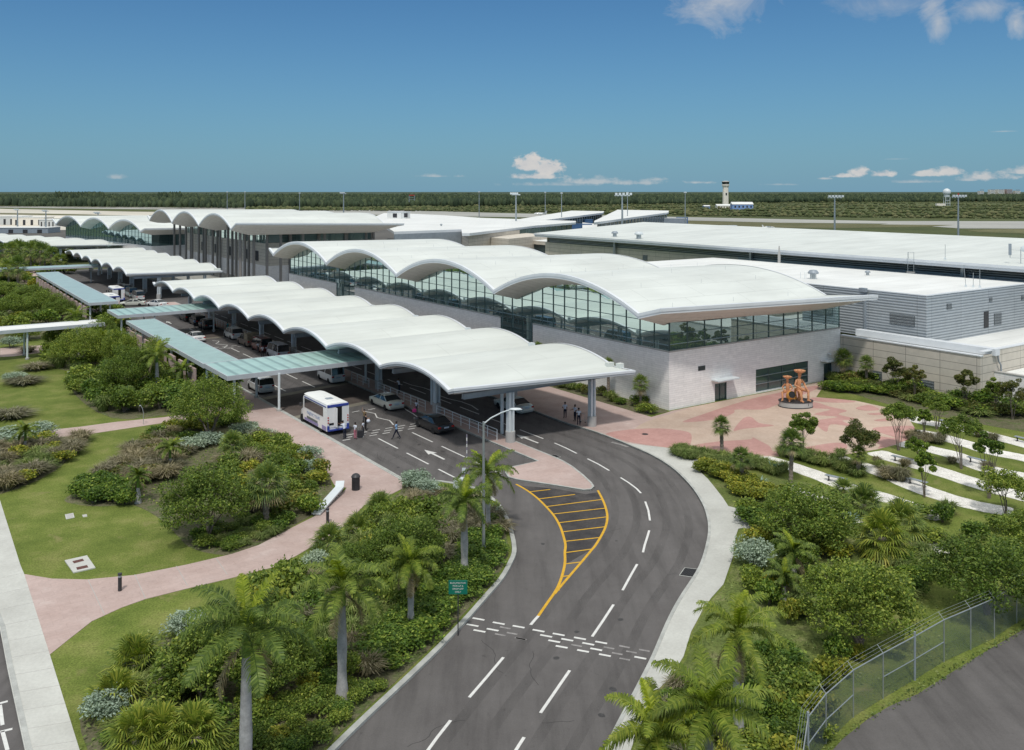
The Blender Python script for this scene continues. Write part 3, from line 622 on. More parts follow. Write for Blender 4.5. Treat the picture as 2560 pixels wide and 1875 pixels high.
def curtain(parent,axis,fixed,p0,p1,z0,topf,step,trans,gm='glass',name='glazing',mz=.07):
    """glass wall with mullions and transoms; axis 'a' runs along y at x=fixed"""
    P=lambda t,off,z:(fixed+off,t,z) if axis=='a' else (t,fixed+off,z)
    n=max(1,round((p1-p0)/step)); mb=MB()
    for i in range(n):
        t0=p0+(p1-p0)*i/n;t1=p0+(p1-p0)*(i+1)/n
        for k in range(4):
            a=t0+(t1-t0)*k/4;b=t0+(t1-t0)*(k+1)/4; mb.quad(P(a,.0,z0),P(b,.0,z0),P(b,.0,topf(b)),P(a,.0,topf(a)))
    mb.build(name,K[gm],parent)
    mb=MB()
    for i in range(n+1):
        t=p0+(p1-p0)*i/n; z=topf(min(max(t,p0+.02),p1-.02))
        if axis=='a': mb.box(fixed-.09,fixed-.01,t-.028,t+.028,z0,z)
        else: mb.box(t-.028,t+.028,fixed-.09,fixed-.01,z0,z)
    for i in range(n):
        t0=p0+(p1-p0)*i/n;t1=p0+(p1-p0)*(i+1)/n
        for zz in trans:
            if zz<min(topf(t0+.02),topf(t1-.02)):
                if axis=='a': mb.box(fixed-.075,fixed-.012,t0+.035,t1-.035,zz-.03,zz+.03,1 if zz<z0+1.2 else 0)
                else: mb.box(t0+.035,t1-.035,fixed-.075,fixed-.012,zz-.03,zz+.03,1 if zz<z0+1.2 else 0)
    mb.build('mullions',[K['frame'],K['framel']],parent)
# ---------------------------------------------------------------- near terminal hall
T1=thing('terminal_hall','near terminal hall with four white roof waves over a tall glass wall on stone','airport terminal',FM)
w1=Wave(a0=.9,bay=28.15,n=4,b0=-3.7,b1=28.9,zv=(10.85,11.5),zp=(14.05,13.6),zvS=10.7,zE=(11.75,11.4),e0=3.4,e1=7.2,eN=2.6,t0=.55,t1=1.55,din=3.7,lip=.55)
w1.build(T1,K['roof'],[K['fascia'],K['fascia']],K['soffit'])
notch=[(25.3,33.0),(81.0,89.3)]
mb=MB(); prev=0.0
for n0,n1 in notch+[(114.2,114.2)]:
    mb.box(0,.5,prev,n0,0,6.42); 
    if n1>n0: mb.box(0,.5,n0,n1,0,.25)
    prev=n1
mb.box(.5,7.2,0,.5,0,6.42); mb.box(7.2,9.2,0,.5,2.12,6.42); mb.box(9.2,14.2,0,.5,0,6.42); mb.box(14.2,24.0,0,.5,0,.27); mb.box(14.2,24.0,0,.5,2.95,6.42)
mb.box(24.,27.1,0,.5,0,6.42); mb.box(27.1,28.75,0,.5,2.2,6.42); mb.box(28.75,30.5,0,.5,0,6.42)
mb.box(30.,30.5,.5,114.2,0,9.2); mb.box(.5,30.,113.7,114.2,0,11.)
mb.build('wall',K['stone'],T1)
mb=MB(); prev=-.06
for n0,n1 in notch+[(114.2,114.2)]:
    mb.box(-.06,.56,prev,n0,6.42,6.56); prev=n1
mb.box(.56,30.55,-.06,.56,6.42,6.56); mb.build('coping',K['sill'],T1)
top_w=lambda a:w1.soff(.02,a)
curtain(T1,'a',.12,.12,113.6,6.56,top_w,2.33,[7.15,8.3,9.5,10.7,11.8],'glass')
curtain(T1,'b',.12,.15,30.4,6.56,lambda b:w1.soff(b,.05),2.75,[7.25,8.35],'glass')
for n0,n1 in notch: curtain(T1,'a',.16,n0,n1,.3,lambda a:6.52,2.57,[1.8,3.0,4.2,5.4],'glassd')
mb=MB(); mb.box(.6,29.9,.6,113.6,6.2,6.35); mb.build('floor',K['dark'],T1)
for b_,a_ in [(3.6,4.0+9.35*k) for k in range(12)]+[(9.+7.5*k,3.6) for k in range(3)]:
    mb=MB(); mb.lathe([(.55,6.36),(.55,w1.soff(b_,a_))],16,(b_,a_,0)); mb.build('interior_column',K['steelw'],T1,smooth=40)
mb=MB(); mb.box(13.,13.3,8,112,6.35,10.5); mb.build('interior_wall',K['louvre'],T1)
for k in range(30):
    a=6+k*3.5; mb=MB(); mb.box(6.+(k%5)*.6,7.4+(k%5)*.6,a,a+2.1,6.36,7.3+.4*(k%3)); mb.build('counter',[K['dark'],K['louvre'],K['sill']][k%3],T1)
# lower windows, doors
def window(parent,name,b0,b1,z0,z1,nb,nz,face='S',fix=0,gm='glassd'):
    o=None; mb=MB()
    if face=='S': mb.quad((b0,fix+.18,z0),(b1,fix+.18,z0),(b1,fix+.18,z1),(b0,fix+.18,z1))
    else: mb.quad((fix+.18,b0,z0),(fix+.18,b1,z0),(fix+.18,b1,z1),(fix+.18,b0,z1))
    o=mb.build(name,K[gm],parent); fr=MB()
    bars=[(b0+(b1-b0)*k/nb-.04,b0+(b1-b0)*k/nb+.04,z0,z1) for k in range(nb+1)]
    hz=[(b0+.04,b1-.04,z0+(z1-z0)*k/nz-.04,z0+(z1-z0)*k/nz+.04) for k in range(nz+1)]
    for x0,x1,y0,y1 in bars:
        fr.box(x0,x1,fix+.08,fix+.17,y0,y1) if face=='S' else fr.box(fix+.08,fix+.17,x0,x1,y0,y1)
    for x0,x1,y0,y1 in hz:
        fr.box(x0,x1,fix+.06,fix+.16,y0,y1,1) if face=='S' else fr.box(fix+.06,fix+.16,x0,x1,y0,y1,1)
    reg(fr.build('window_frame',[K['frame'],K['framel']],o))
    bk=MB()
    if face=='S': bk.quad((b0,fix+.45,z0),(b1,fix+.45,z0),(b1,fix+.45,z1),(b0,fix+.45,z1))
    else: bk.quad((fix+.45,b0,z0),(fix+.45,b1,z0),(fix+.45,b1,z1),(fix+.45,b0,z1))
    bk.build('room_beyond',K['louvre'],o); return o
window(T1,'window',14.2,24.0,.27,2.95,4,3)
window(T1,'door',7.25,9.15,.05,2.1,2,1); window(T1,'door',27.15,28.7,.05,2.2,2,1)
mb=MB(); mb.box(6.6,10.1,-1.15,-.01,2.55,2.72); mb.build('door_canopy',K['steelw'],T1,bevel=.02)
mb=MB(); mb.box(26.4,29.2,-1.1,-.01,2.6,2.77); mb.build('door_canopy',K['steelw'],T1,bevel=.02)
mb=MB(); mb.box(4.48,5.62,-.03,-.005,3.9,4.42); 
v_=mb.build('vent',K['frame'],T1); mb=MB()
for k in range(6): mb.box(4.52,5.58,-.05,-.031,3.95+k*.08,3.99+k*.08)
mb.build('louvre_blades',K['dark'],v_)
mb=MB(); mb.box(27.9,28.1,-.35,-.01,3.4,3.5); mb.lathe([(.0,.0),(.12,.05),(.12,.14),(.0,.2)],10,(28.,-.35,3.25)); mb.build('security_camera',K['steelw'],T1,smooth=40)
# seam clips on the roof (thin standing lightning rods)
for b in (2,12,22):
    for k in range(22):
        a=1.5+k*5.1; z=w1.top(b,a); mb=MB(); mb.tube([(b,a,z-.02),(b,a,z+.5)],.014,4); mb.build('lightning_rod',K['steelg'],T1)
# ---------------------------------------------------------------- beige annex with terrace
T6=thing('beige_annex','low beige panelled annex with a white terrace roof beside the stone hall','building',FM)
mb=MB(); mb.box(30.5,31.,-18,-.02,0,5.5); mb.box(31.,34.1,-18,-17.5,0,5.5); mb.box(34.1,75,-18,-17.5,0,5.9)
o=mb.build('wall',K['beige'],T6)
mb=MB(); mb.box(31.01,75,-17.5,-.02,4.9,5.12); mb.build('roof',K['roofflat'],T6)
mb=MB(); mb.box(30.42,31.06,-18.06,-.02,5.5,5.62); mb.box(31.06,75,-18.06,-17.44,5.9,6.0); mb.build('coping',K['fascia'],T6)
mb=MB(); mb.box(33.0,34.0,-18.4,-.5,5.35,6.15); mb.build('gutter_box',K['fascia'],T6,bevel=.02)
for a in (-1.5,-4.8,-8.2,-11.4,-14.5): mb=MB(); mb.box(31.5,31.75,a,a+.18,5.12,5.5); mb.build('roof_peg',K['dark'],T6)
mb=MB(); mb.tube([(33.8,-18.25,5.5),(33.9,-18.3,4.7),(34.4,-18.3,4.2),(34.5,-18.3,3.2)],.09,8); mb.build('downpipe',K['steelg'],T6,smooth=40)
def lou(parent,face,f,p0,p1,z0,z1,name='window'):
    mb=MB(); mb.box(f-.05,f-.005,p0,p1,z0,z1) if face=='W' else mb.box(p0,p1,f-.05,f-.005,z0,z1)
    o=mb.build(name,K['louvre'],parent); fr=MB(); n=max(3,int((z1-z0)/.12))
    for k in range(n):
        z=z0+(z1-z0)*(k+.5)/n
        fr.box(f-.09,f-.052,p0+.04,p1-.04,z-.02,z+.02) if face=='W' else fr.box(p0+.04,p1-.04,f-.09,f-.052,z-.02,z+.02)
    fr.build('louvre_blades',K['siding'],o); return o
lou(T6,'W',30.5,-5.9,-4.2,.7,1.75); lou(T6,'W',30.5,-12.6,-10.2,.7,1.75)
T7=thing('stone_annex','low stone faced annex with a white roof at the right edge of the garden','building',FM)
mb=MB(); mb.box(33.5,34.,-60,-18.02,0,3.45); mb.box(34.,75,-60,-59.5,0,3.45); mb.build('wall',K['stone'],T7)
mb=MB(); mb.box(34.01,75,-59.5,-18.1,3.0,3.2); mb.build('roof',K['roofflat'],T7)
mb=MB(); mb.box(33.44,34.06,-60.06,-18.02,3.45,3.55); mb.build('coping',K['sill'],T7)
# ---------------------------------------------------------------- grey metal clad block
T8=thing('metal_clad_block','grey corrugated metal clad block with a flat white roof and aerials','building',FM)
mb=MB(); mb.box(35,35.3,-9,52,5.13,11.1); mb.box(35.3,64,-9,-8.7,5.13,11.1); mb.box(64.,95.,-9,-8.7,5.13,11.1); mb.build('wall',K['siding'],T8)
mb=MB(); mb.box(35.31,63.6,-8.69,52,10.75,10.95); mb.build('roof',K['roofflat'],T8)
mb=MB(); mb.box(34.95,35.36,-9.06,52,11.1,11.22); mb.box(35.36,95,-9.06,-8.64,11.1,11.22); mb.build('parapet_cap',K['fascia'],T8)
lou(T8,'W',35,-7.5,-4.1,7.15,8.5,'vent')
for b0,b1,z0,z1 in ((39.6,40.75,9.1,9.85),(50.,50.7,9.35,9.9),(58.5,59.2,9.,9.6),(51.2,53.1,6.15,7.7)): lou(T8,'S',-9,b0,b1,z0,z1,'vent')
mb=MB(); mb.box(48.6,49.75,-9.06,-9.005,6.0,8.15); mb.build('door',K['dark'],T8)
mb=MB(); mb.box(34.75,34.99,-.75,-.5,5.2,10.9); mb.box(34.3,34.9,-1.0,-.1,10.9,11.4); mb.build('downpipe',K['steelg'],T8)
T8b=MB()
# ---------------------------------------------------------------- long low hall with louvred walls
T4=thing('long_flat_hall','long white low pitched roof hall with louvred walls in the right background','building',FM)
mb=MB(); pl=[(67.,117.,12.35),(63.5,-60,12.3),(112.,-60,13.9),(116.,128.,14.0)]
tp=[(x,y,z+.85) for x,y,z in pl]; mb.poly(tp[::-1] if False else [tp[0],tp[1],tp[2],tp[3]])
mb.build('roof',K['roof'],T4)
mb=MB()
for i in range(4):
    p,q=pl[i],pl[(i+1)%4]; r,s2=tp[(i+1)%4],tp[i]
    m0=tuple((p[k]+s2[k])/2 for k in range(3)); m1=tuple((q[k]+r[k])/2 for k in range(3))
    mb.quad(m0,m1,r,s2,0); 
    inn=lambda v,f:(v[0]+(90-v[0])*f,v[1]+(30-v[1])*f*.3,v[2])
    mb.quad(inn(p,.006),inn(q,.006),inn(m1,.006),inn(m0,.006),1); mb.quad(inn(m0,.006),inn(m1,.006),m1,m0,1)
mb.build('fascia',[K['fascia'],K['fascia']],T4)
mb=MB(); mb.poly([(x+(90-x)*.007,y+(30-y)*.002,z+.01) for x,y,z in pl[::-1]]); mb.build('soffit',K['soffit'],T4)
mb=MB(); mb.box(68.5,69,-58,50,0,11.0); mb.build('wall',K['siding'],T4); mb=MB(); mb.box(68.5,69,50,114,0,11.); mb.box(69,110,113.5,114,0,12.6); mb.box(108,109,-58,120,0,13.); mb.build('wall',K['beige'],T4)
mb=MB(); mb.box(68.3,69,-58,112,11.0,12.5); mb.build('louvre_band',K['louv'],T4)
for a in (86,46,4,-34): mb=MB(); mb.box(67.6,68.2,a,a+.5,8.,12.3); mb.build('downpipe',K['galv'],T4)
lou(T4,'W',68.5,76,77.5,8.6,9.8); lou(T4,'W',68.5,52,66,8.,9.3)
# ---------------------------------------------------------------- middle roofs
T5=thing('central_roof_block','broad flat white roof block with blue grey walls behind the halls','building')
K['greenglass']=mat('green_strip_glass',(.07,.12,.12),.15,.2,.3,.3,.8)
def slab(parent,name,pts,z0,z1,m,fm=None):
    mb=MB(); mb.prism(pts,z0,z1,0,1 if fm else None); return mb.build(name,[K[m]]+([K[fm]] if fm else []),parent)
r5=px([(985,580),(1153.6,574),(1155,584),(1174,584),(1340,564.5),(1439,556.5),(1440,553),(1200,545),(1100,538),(1020,534.5),(960,533.2),(930,545)],13.)
slab(T5,'roof',r5,12.4,13.1,'roofflat','fascia')
def walls(parent,pts,z0,z1,m,off=0): 
    mb=MB()
    for p,q in zip(pts,pts[1:]):
        mb.quad((p[0],p[1],z0),(q[0],q[1],z0),(q[0],q[1],z1),(p[0],p[1],z1))
    return mb.build('wall',K[m],parent)
def inset(pts,d):
    c=(sum(p[0] for p in pts)/len(pts),sum(p[1] for p in pts)/len(pts)); return [(p[0]+(c[0]-p[0])*d,p[1]+(c[1]-p[1])*d) for p in pts]
i5=inset(r5,.03)
walls(T5,[r5[0],r5[1]],8,12.4,'steelg'); walls(T5,[i5[1],i5[3]],0,12.4,'beige'); 
a_,b_=i5[3],i5[5]; mid=(a_[0]+(b_[0]-a_[0])*.42,a_[1]+(b_[1]-a_[1])*.42)
walls(T5,[a_,mid],0,12.4,'beige'); walls(T5,[mid,b_],0,10.6,'beige')
mb=MB(); n=9
for k in range(n):
    p=(mid[0]+(b_[0]-mid[0])*k/n,mid[1]+(b_[1]-mid[1])*k/n); q=(mid[0]+(b_[0]-mid[0])*(k+1)/n,mid[1]+(b_[1]-mid[1])*(k+1)/n)
    mb.quad((p[0],p[1],10.6),(q[0],q[1],10.6),(q[0],q[1],12.4),(p[0],p[1],12.4)); mb.box(p[0]-.1,p[0]+.1,p[1]-.15,p[1],10.6,12.4,1)
mb.build('glazing',[K['greenglass'],K['frame']],T5)
ledge=px([(990,604),(1180,600),(1176,596),(1060,598.5),(1000,602)],9.5); slab(T5,'ledge_roof',ledge,9.1,9.5,'roofflat')
bx=px([(1187,618),(1272,617),(1275,590),(1190,590)],6.); 
T5b=thing('beige_link_block','small beige panelled block with one dark window between the white roofs','building')
P0=G(1186,590,11.2);P1=G(1272,597,11.2);P2=(P1[0]+12,P1[1]+22);P3=(P0[0]+12,P0[1]+24)
slab(T5b,'wall',[P0,P1,P2,P3],0,11.2,'beige')
t=lambda f,g_,z:(P0[0]+(P1[0]-P0[0])*f,P0[1]+(P1[1]-P0[1])*f-g_,z)
mb=MB(); mb.quad(t(.12,.08,8.2),t(.30,.08,8.2),t(.30,.08,9.9),t(.12,.08,9.9)); mb.build('window',K['dark'],T5b)
Q0=G(1275,597,10.);Q1=G(1379,605,10.); Q2=(Q1[0]+10,Q1[1]+26);Q3=(Q0[0]+10,Q0[1]+28)
T5c=thing('beige_link_block','small beige block with a strip window and white roof left of the long hall','building')
slab(T5c,'roof',[Q0,Q1,Q2,Q3],9.0,10.,'roofflat','beige'); q=inset([Q0,Q1,Q2,Q3],.02)
mb=MB(); mb.prism(q,0,6.4,0); mb.prism(inset([Q0,Q1,Q2,Q3],.03),6.4,9.,1); mb.build('wall',[K['beige'],mat('strip_window_glass',(.03,.055,.06),.1,.1,.3,.4,.8)],T5c)
# roof plant
def hut(name,label,u,v,z,wd,dp,h,m='roofflat',cat='roof hut',win=True):
    x,y=G(u,v,z); T=thing(name,label,cat,WM(x,y,z,-.6)); mb=MB(); mb.box(-wd/2,wd/2,-dp/2,dp/2,0,h); mb.build('body',K[m],T)
    mb=MB(); mb.box(-wd/2-.15,wd/2+.15,-dp/2-.15,dp/2+.15,h,h+.15); mb.build('cap',K['fascia'],T)
    if win:
        mb=MB(); mb.box(-wd*.1,wd*.2,-dp/2-.03,-dp/2-.005,.4,h-.5); mb.box(wd/2+.005,wd/2+.03,-dp*.2,dp*.2,.5,h-.4); mb.build('louvre',K['dark'],T)
    return T
hut('roof_hut','white plant room with dark louvres on the central flat roof',997,546,13.1,7.5,5.5,2.6)
# ---------------------------------------------------------------- tall column hall
T2=thing('terminal_hall','tall terminal hall with a white three wave roof on slender grey columns','airport terminal',FM)
w2=Wave(a0=149.5,bay=28.4,n=3,b0=-1.5,b1=41.,zv=(14.9,15.9),zp=(18.4,18.0),zvS=14.6,zE=(16.4,15.6),e0=4.,e1=10.,eN=3.,t0=.5,t1=1.7,din=4.5,lip=.6)
w2.build(T2,K['roof'],[K['fascia'],K['fasciag']],K['soffit'])
K['colg']=mat('grey_concrete_columns',(.22,.21,.20),.75,0,.1,1.)
mb=MB(); mb.box(10,10.4,157,236,4.6,10.4); mb.box(10.4,40,157,157.4,4.6,10.6); mb.build('wall',K['beige'],T2)
mb=MB(); mb.box(9.9,10.45,156.9,236,0,4.6); mb.box(10.45,40,156.9,157.45,0,4.6); mb.build('plinth_wall',K['stone'],T2)
curtain(T2,'a',10.2,157.3,236,10.4,lambda a:w2.soff(10,a),3.5,[12.,13.4],'glass'); curtain(T2,'b',157.3,10.3,40,10.6,lambda b:w2.soff(b,157.3),2.6,[12.2],'glassd')
mb=MB(); mb.box(11,45.5,158,235,4.4,4.55); mb.box(20,20.3,160,234,4.5,13); mb.build('interior',K['louvre'],T2)
for k in range(12):
    for b in ((5.2,) if k%2 else (5.2,8.6)):
        a=152.5+k*7.1; mb=MB(); mb.lathe([(.36,0),(.36,w2.soff(b,a))],10,(b,a,0)); mb.build('column',K['colg'],T2,smooth=40)
for b in (1.6,12,18,24,30,36): mb=MB(); mb.lathe([(.36,0),(.36,w2.soff(b,152.5))],10,(b,151.9,0)); mb.build('column',K['colg'],T2,smooth=40)
for b in (16,24,32,40): mb=MB(); mb.box(b,b+.7,156.3,157.,0,12.9); mb.build('column',K['colg'],T2)
for a in (163,171,186,200,214): mb=MB(); mb.box(9.8,9.99,a,a+2.2,5.6,8.2); mb.build('window',K['dark'],T2)
# ---------------------------------------------------------------- far hall
FM3=frame((-121.5,300.5),(-.686,.727))
T3=thing('terminal_hall','far terminal hall with a white three wave roof in the left background','airport terminal',FM3)
w3=Wave(a0=.0,bay=30.,n=3,b0=-3.7,b1=30.,zv=(10.9,11.6),zp=(14.4,14.),zvS=10.9,zE=(11.8,11.4),e0=3.4,e1=7.,eN=5,t0=.55,t1=1.55,din=3.7,lip=.55)
w3.build(T3,K['roof'],[K['fascia'],K['fascia']],K['soffit'])
mb=MB(); mb.box(0,.5,0,90,0,5.6); mb.box(.5,30,0,.5,0,5.6); mb.box(.5,30,89.5,90,0,5.6); mb.build('wall',K['stone'],T3)
curtain(T3,'a',.12,.12,90,5.6,lambda a:w3.soff(.02,a),3.,[7.,8.4,9.8],'glassd'); curtain(T3,'b',.12,.15,30,5.6,lambda b:w3.soff(b,.05),3.,[7.],'glassd')
mb=MB(); mb.box(9,9.3,2,88,5.6,11); mb.build('interior_wall',K['louvre'],T3)
# pale glass entrance canopy of the far hall
mb=MB(); 
for k in range(14):
    a=26+k*4.; mb.poly([(-.2,a,5.3),(-5.2-1.6*math.sin(math.pi*k/14),a,4.6),(-5.2-1.6*math.sin(math.pi*(k+1)/14),a+3.9,4.6),(-.2,a+3.9,5.3)])
mb.build('entrance_canopy',K['walkroof'],T3)
# ---------------------------------------------------------------- piers with wedge roofs
for roof,lab in ((((1290,549),(1428.5,526.6),(1510.5,528),(1508,531.5),(1357.6,550.5)),'left departure pier with a white wedge roof over a glass strip'),
        (((1486,552),(1543.8,524.3),(1672,526.6),(1671,531.),(1485,556)),'right departure pier with a long white wedge roof over a glass strip')):
    T=thing('departure_pier',lab,'building'); P=px(roof,12.5); slab(T,'roof',P,11.6,12.5,'roofflat','fascia')
    c=inset(P,.06); mb=MB(); mb.prism(c,7.2,11.6,0); mb.build('glazing',mat('pier_glass',(.05,.075,.08),.12,.2,.4,.2,.8),T)
    mb=MB(); mb.prism(inset(P,.065),0,7.2,0); mb.build('wall',K['steelg'],T)
    mb=MB()
    a_,b_=c[3],c[4]
    for k in range(22): x=a_[0]+(b_[0]-a_[0])*k/22;y=a_[1]+(b_[1]-a_[1])*k/22; mb.box(x-.15,x+.15,y-.35,y-.1,7.2,11.5)
    mb.build('mullions',K['galv'],T)
K['bluep']=mat('blue_panel',(.07,.15,.30),.5,.1,.15,.3)
def bx3(name,label,cat,u,v,z0,z1,wd,dp,m,rz=0,extra=None):
    x,y=G(u,v,z0); T=thing(name,label,cat,WM(x,y,0,rz)); mb=MB(); mb.box(-wd/2,wd/2,0,dp,z0,z1); mb.build('body',K[m],T,bevel=.05)
    mb=MB(); mb.box(-wd/2-.1,wd/2+.1,-.1,dp+.1,z1,z1+.2); mb.build('roof',K['fascia'] if m!='bluep' else K['bluep'],T)
    mb=MB(); 
    for s_ in (-.35,.35): mb.box(wd*s_-.3,wd*s_+.3,dp*.3,dp*.3+.6,0,z0)
    mb.build('leg',K['steelg'],T)
    return T
bx3('jet_bridge','blue jet bridge in front of the left pier','jet bridge',1428,579,6,9.2,19,4,'bluep',.1)
bx3('jet_bridge','blue jet bridge between the two piers','jet bridge',1462,570,6,10.,8,4,'bluep',.1)
bx3('jet_bridge','slim blue jet bridge along the right pier','jet bridge',1575,568,5,7.8,22,3,'bluep',.05)
bx3('jet_bridge','grey and blue jet bridge at the tip of the right pier','jet bridge',1675,567,5,9.5,18,5,'steelg',-.1)
bx3('jet_bridge','short blue jet bridge cab next to a tall mast','jet bridge',1706,565,5,9.6,6,5,'bluep',-.1)
T=bx3('passenger_ramp','pale lattice sided ramp right of the blue jet bridge','ramp',1770,575,4,6.2,30,3,'galv',-.05)
mb=MB()
for k in range(14): x=-14+k*2.1; mb.tube([(x,-.15,4.2),(x+1.,-.15,6.),(x+2.,-.15,4.2)],.09,4)
mb.build('lattice',K['dark'],T)
T=thing('service_wing','long grey service wing with a white edged roof between the piers','building'); P=px([(1456,556),(1545,566),(1556,575),(1456,580)],9.); slab(T,'roof',P,8.5,9.,'roofflat','fascia'); mb=MB(); mb.prism(inset(P,.02),0,8.5); mb.build('wall',K['steelg'],T)
# ================================================================ CANOPIES
def col_plate(parent,b,a,z,base=1.15):
    mb=MB(); mb.box(b-.32,b-.10,a-.26,a+.26,base,z); mb.box(b+.12,b+.30,a-.26,a+.26,base,z); mb.box(b-.10,b+.12,a-.05,a+.05,base,z)
    c=mb.build('column',K['steelw'],parent,bevel=.01); mb=MB(); mb.lathe([(.47,0),(.47,base)],20,(b,a,0)); mb.build('concrete_base',K['concrete'],c,smooth=40)
def canopy(label,M,n,bay,a0=0.,b0=-27.9,b1=-8.0,e0=.9,e1=3.2,zv=5.85,zp=7.05,cols=(-21.2,-11.1)):
    T=thing('canopy',label,'canopy',M)
    w=Wave(a0=a0,bay=bay,n=n,b0=b0,b1=b1,zv=(zv,zv),zp=(zp,zp),zE=(zv+.28,zv+.05),e0=e0,e1=e1,eN=1.2,t0=.36,t1=.5,din=1.2,lip=.5)
    w.build(T,K['roofc'],[K['fascia'],K['fasciag']],K['fascia'])
    for k in range(n+1):
        a=a0+bay*k
        mb=MB(); mb.box(b0+1.5,b1-1.2,a-.18,a+.18,zv-.95,zv-.52); mb.box(b0+1.5,b1-1.2,a-.28,a+.28,zv-1.0,zv-.95); mb.build('beam',K['steelg'],T)
        for b in cols: col_plate(T,b,a-.2,zv-1.0)
        mb=MB(); mb.tube([(cols[0]+1.2,a+3.,.0),(cols[0]+1.2,a+3.,w.soff(cols[0],a+3.)-.02)],.17,10); mb.build('drain_post',K['steelw'],T,smooth=40)
    for b in (-24,-18,-12): 
        pass
    for k in range(1,n+1):
        mb=MB(); mb.box(b1-.6,b1-.1,a0+bay*k-.35,a0+bay*k+.3,zv-.1,zv+.5); mb.build('gutter_head',K['steelw'],T)
    mb=MB(); mb.box(b1-.9,b1-.1,a0-.2,a0+.35,zv-.1,zv+.42); mb.build('gutter_head',K['roofc'],T); mb=MB(); mb.box(b1-.5,b1+.1,a0-1.5,a0-.9,zv-.1,zv+.5); mb.build('gutter_head',K['roofc'],T)
    return w
canopy('near white wave roofed drop-off canopy of eight bays over the two roads',FM,8,14.05)
canopy('middle white wave roofed drop-off canopy of six bays behind the near one',FMat(0,138),6,14.05,e0=1.,e1=3.)
FM4=frame((-152.0,297.),(-.80,.60))
canopy('far white wave roofed canopy among palms at the left edge',FM4,6,15.,0,-3.,19.,.6,10.,cols=(1.5,14.))
# railings on the island
def railing(label,pts,h=1.05,group='white railings on the traffic island'):
    x0,y0=pts[0]; T=thing('railing',label,'railing',Matrix.Translation((x0,y0,0)),group)
    P=[(p[0]-x0,p[1]-y0) for p in pts]; mb=MB()
    for z in (h,h*.72,h*.36): mb.tube([(p[0],p[1],.13+z) for p in P],.03 if z==h else .022,6)
    mb.build('rails',K['steelw'],T,smooth=40)
    l=math.hypot(P[-1][0]-P[0][0],P[-1][1]-P[0][1]); n=max(2,round(l/1.75))
    for k in range(n+1):
        t=k/n; x=P[0][0]+(P[-1][0]-P[0][0])*t; y=P[0][1]+(P[-1][1]-P[0][1])*t
        mb=MB(); mb.box(x-.035,x+.035,y-.035,y+.035,.13,.13+h-.02); mb.build('post',K['steelw'],T)
ordn=['first','second','third','fourth','fifth','sixth','seventh','eighth']
for k in range(8):
    a0=.9+14.05*k; railing('%s white railing from the near end of the traffic island, between two canopy columns'%ordn[k],[W(-22.0,a0),W(-22.0,a0+(11.6 if k!=2 else 5.))])
# ---------------------------------------------------------------- glass walkways
def walkway(label,b0,b1,a0,a1,z,along,posts,ml,fas=.45,parentM=FM,gutter=True):
    T=thing('covered_walkway',label,'walkway',parentM)
    mb=MB(); pts=[(b0,a0),(b1,a0),(b1,a1),(b0,a1)]
    mb.box(b0,b1,a0,a1,z-.05,z); mb.build('roof',K[ml],T)
    mb=MB()
    for x0,x1,y0,y1 in ((b0-.12,b0,a0-.12,a1+.12),(b1,b1+.12,a0-.12,a1+.12),(b0,b1,a0-.12,a0),(b0,b1,a1,a1+.12)): mb.box(x0,x1,y0,y1,z-fas,z+.04)
    mb.build('gutter',K['galv'] if False else K['fasciag'],T)
    mb=MB()
    if along=='a':
        k=a0+2
        while k<a1: mb.box(b0+.05,b1-.05,k-.06,k+.06,z-.3,z-.052); k+=3.9
    else:
        k=b0+1.
        while k<b1: mb.box(k-.06,k+.06,a0+.05,a1-.05,z-.3,z-.052); k+=3.2
    mb.build('rafters',K['steelg'],T)
    for b,a in posts:
        mb=MB(); mb.tube([(b,a,.0),(b,a,z-.3)],.14,12); c=mb.build('post',K['steelw'],T,smooth=40); mb=MB(); mb.lathe([(.28,.12),(.28,.32),(.16,.36)],12,(b,a,0)); mb.build('footing',K['concrete'],c,smooth=40)
    return T
walkway('near green glass walkway roof crossing the drop-off road',-40.6,-22.2,24.2,32.6,4.5,'b',[(-35.1,24.),(-35.,31.7),(-21.1,31.8),(-39.8,24.6),(-39.8,32.)],'walkroof')
walkway('long green roofed walkway along the pink sidewalk in the middle',-40.6,-36.7,32.8,74,4.4,'a',[(-40.,34+8*k) for k in range(6)]+[(-37.,37+8*k) for k in range(5)],'walkroof2')
walkway('second green glass walkway roof crossing the drop-off road',-40.6,-24.2,80.2,88.6,4.5,'b',[(-35.1,80.6),(-35.1,88.2),(-24.6,84.4),(-40.,81)],'walkroof')
walkway('blue green roofed walkway farther along the pink sidewalk',-41.4,-36.8,101.,172,4.4,'a',[(-40.9,103+9*k) for k in range(8)]+[(-37.3,105+9*k) for k in range(8)],'walkroof3')
walkway('far pale blue walkway roof crossing the road by the palms',-60,-25.5,182.,188.5,4.7,'b',[(-36,183),(-36,188),(-27,186),(-50,184),(-58,187)],'walkroof3')
walkway('white roofed walkway over a side path in the left gardens',-75,-44.,73.,77.5,4.5,'b',[(-72,73.4),(-64,77.2),(-54.6,84.6)][:0]+[(-70,73.4),(-62,73.4),(-54,73.4),(-47.5,73.4),(-54,77.),(-47.5,77.),(-62,77)],'roofflat')
# kiosk walls under the walkways (low pink-beige screen wall with openings)
for b,a0,a1,lab in ((-40.9,36,72,'low pinkish screen wall under the middle walkway roof'),(-41.6,104,170,'low pinkish screen wall under the farther walkway roof')):
    T=thing('screen_wall',lab,'wall',FM); mb=MB(); a=a0
    while a<a1: mb.box(b,b+.25,a,a+2.6,.12,3.4); mb.box(b,b+.25,a+2.6,a+4.6,.12,.9); a+=4.6
    mb.build('panels',K['pink'],T)
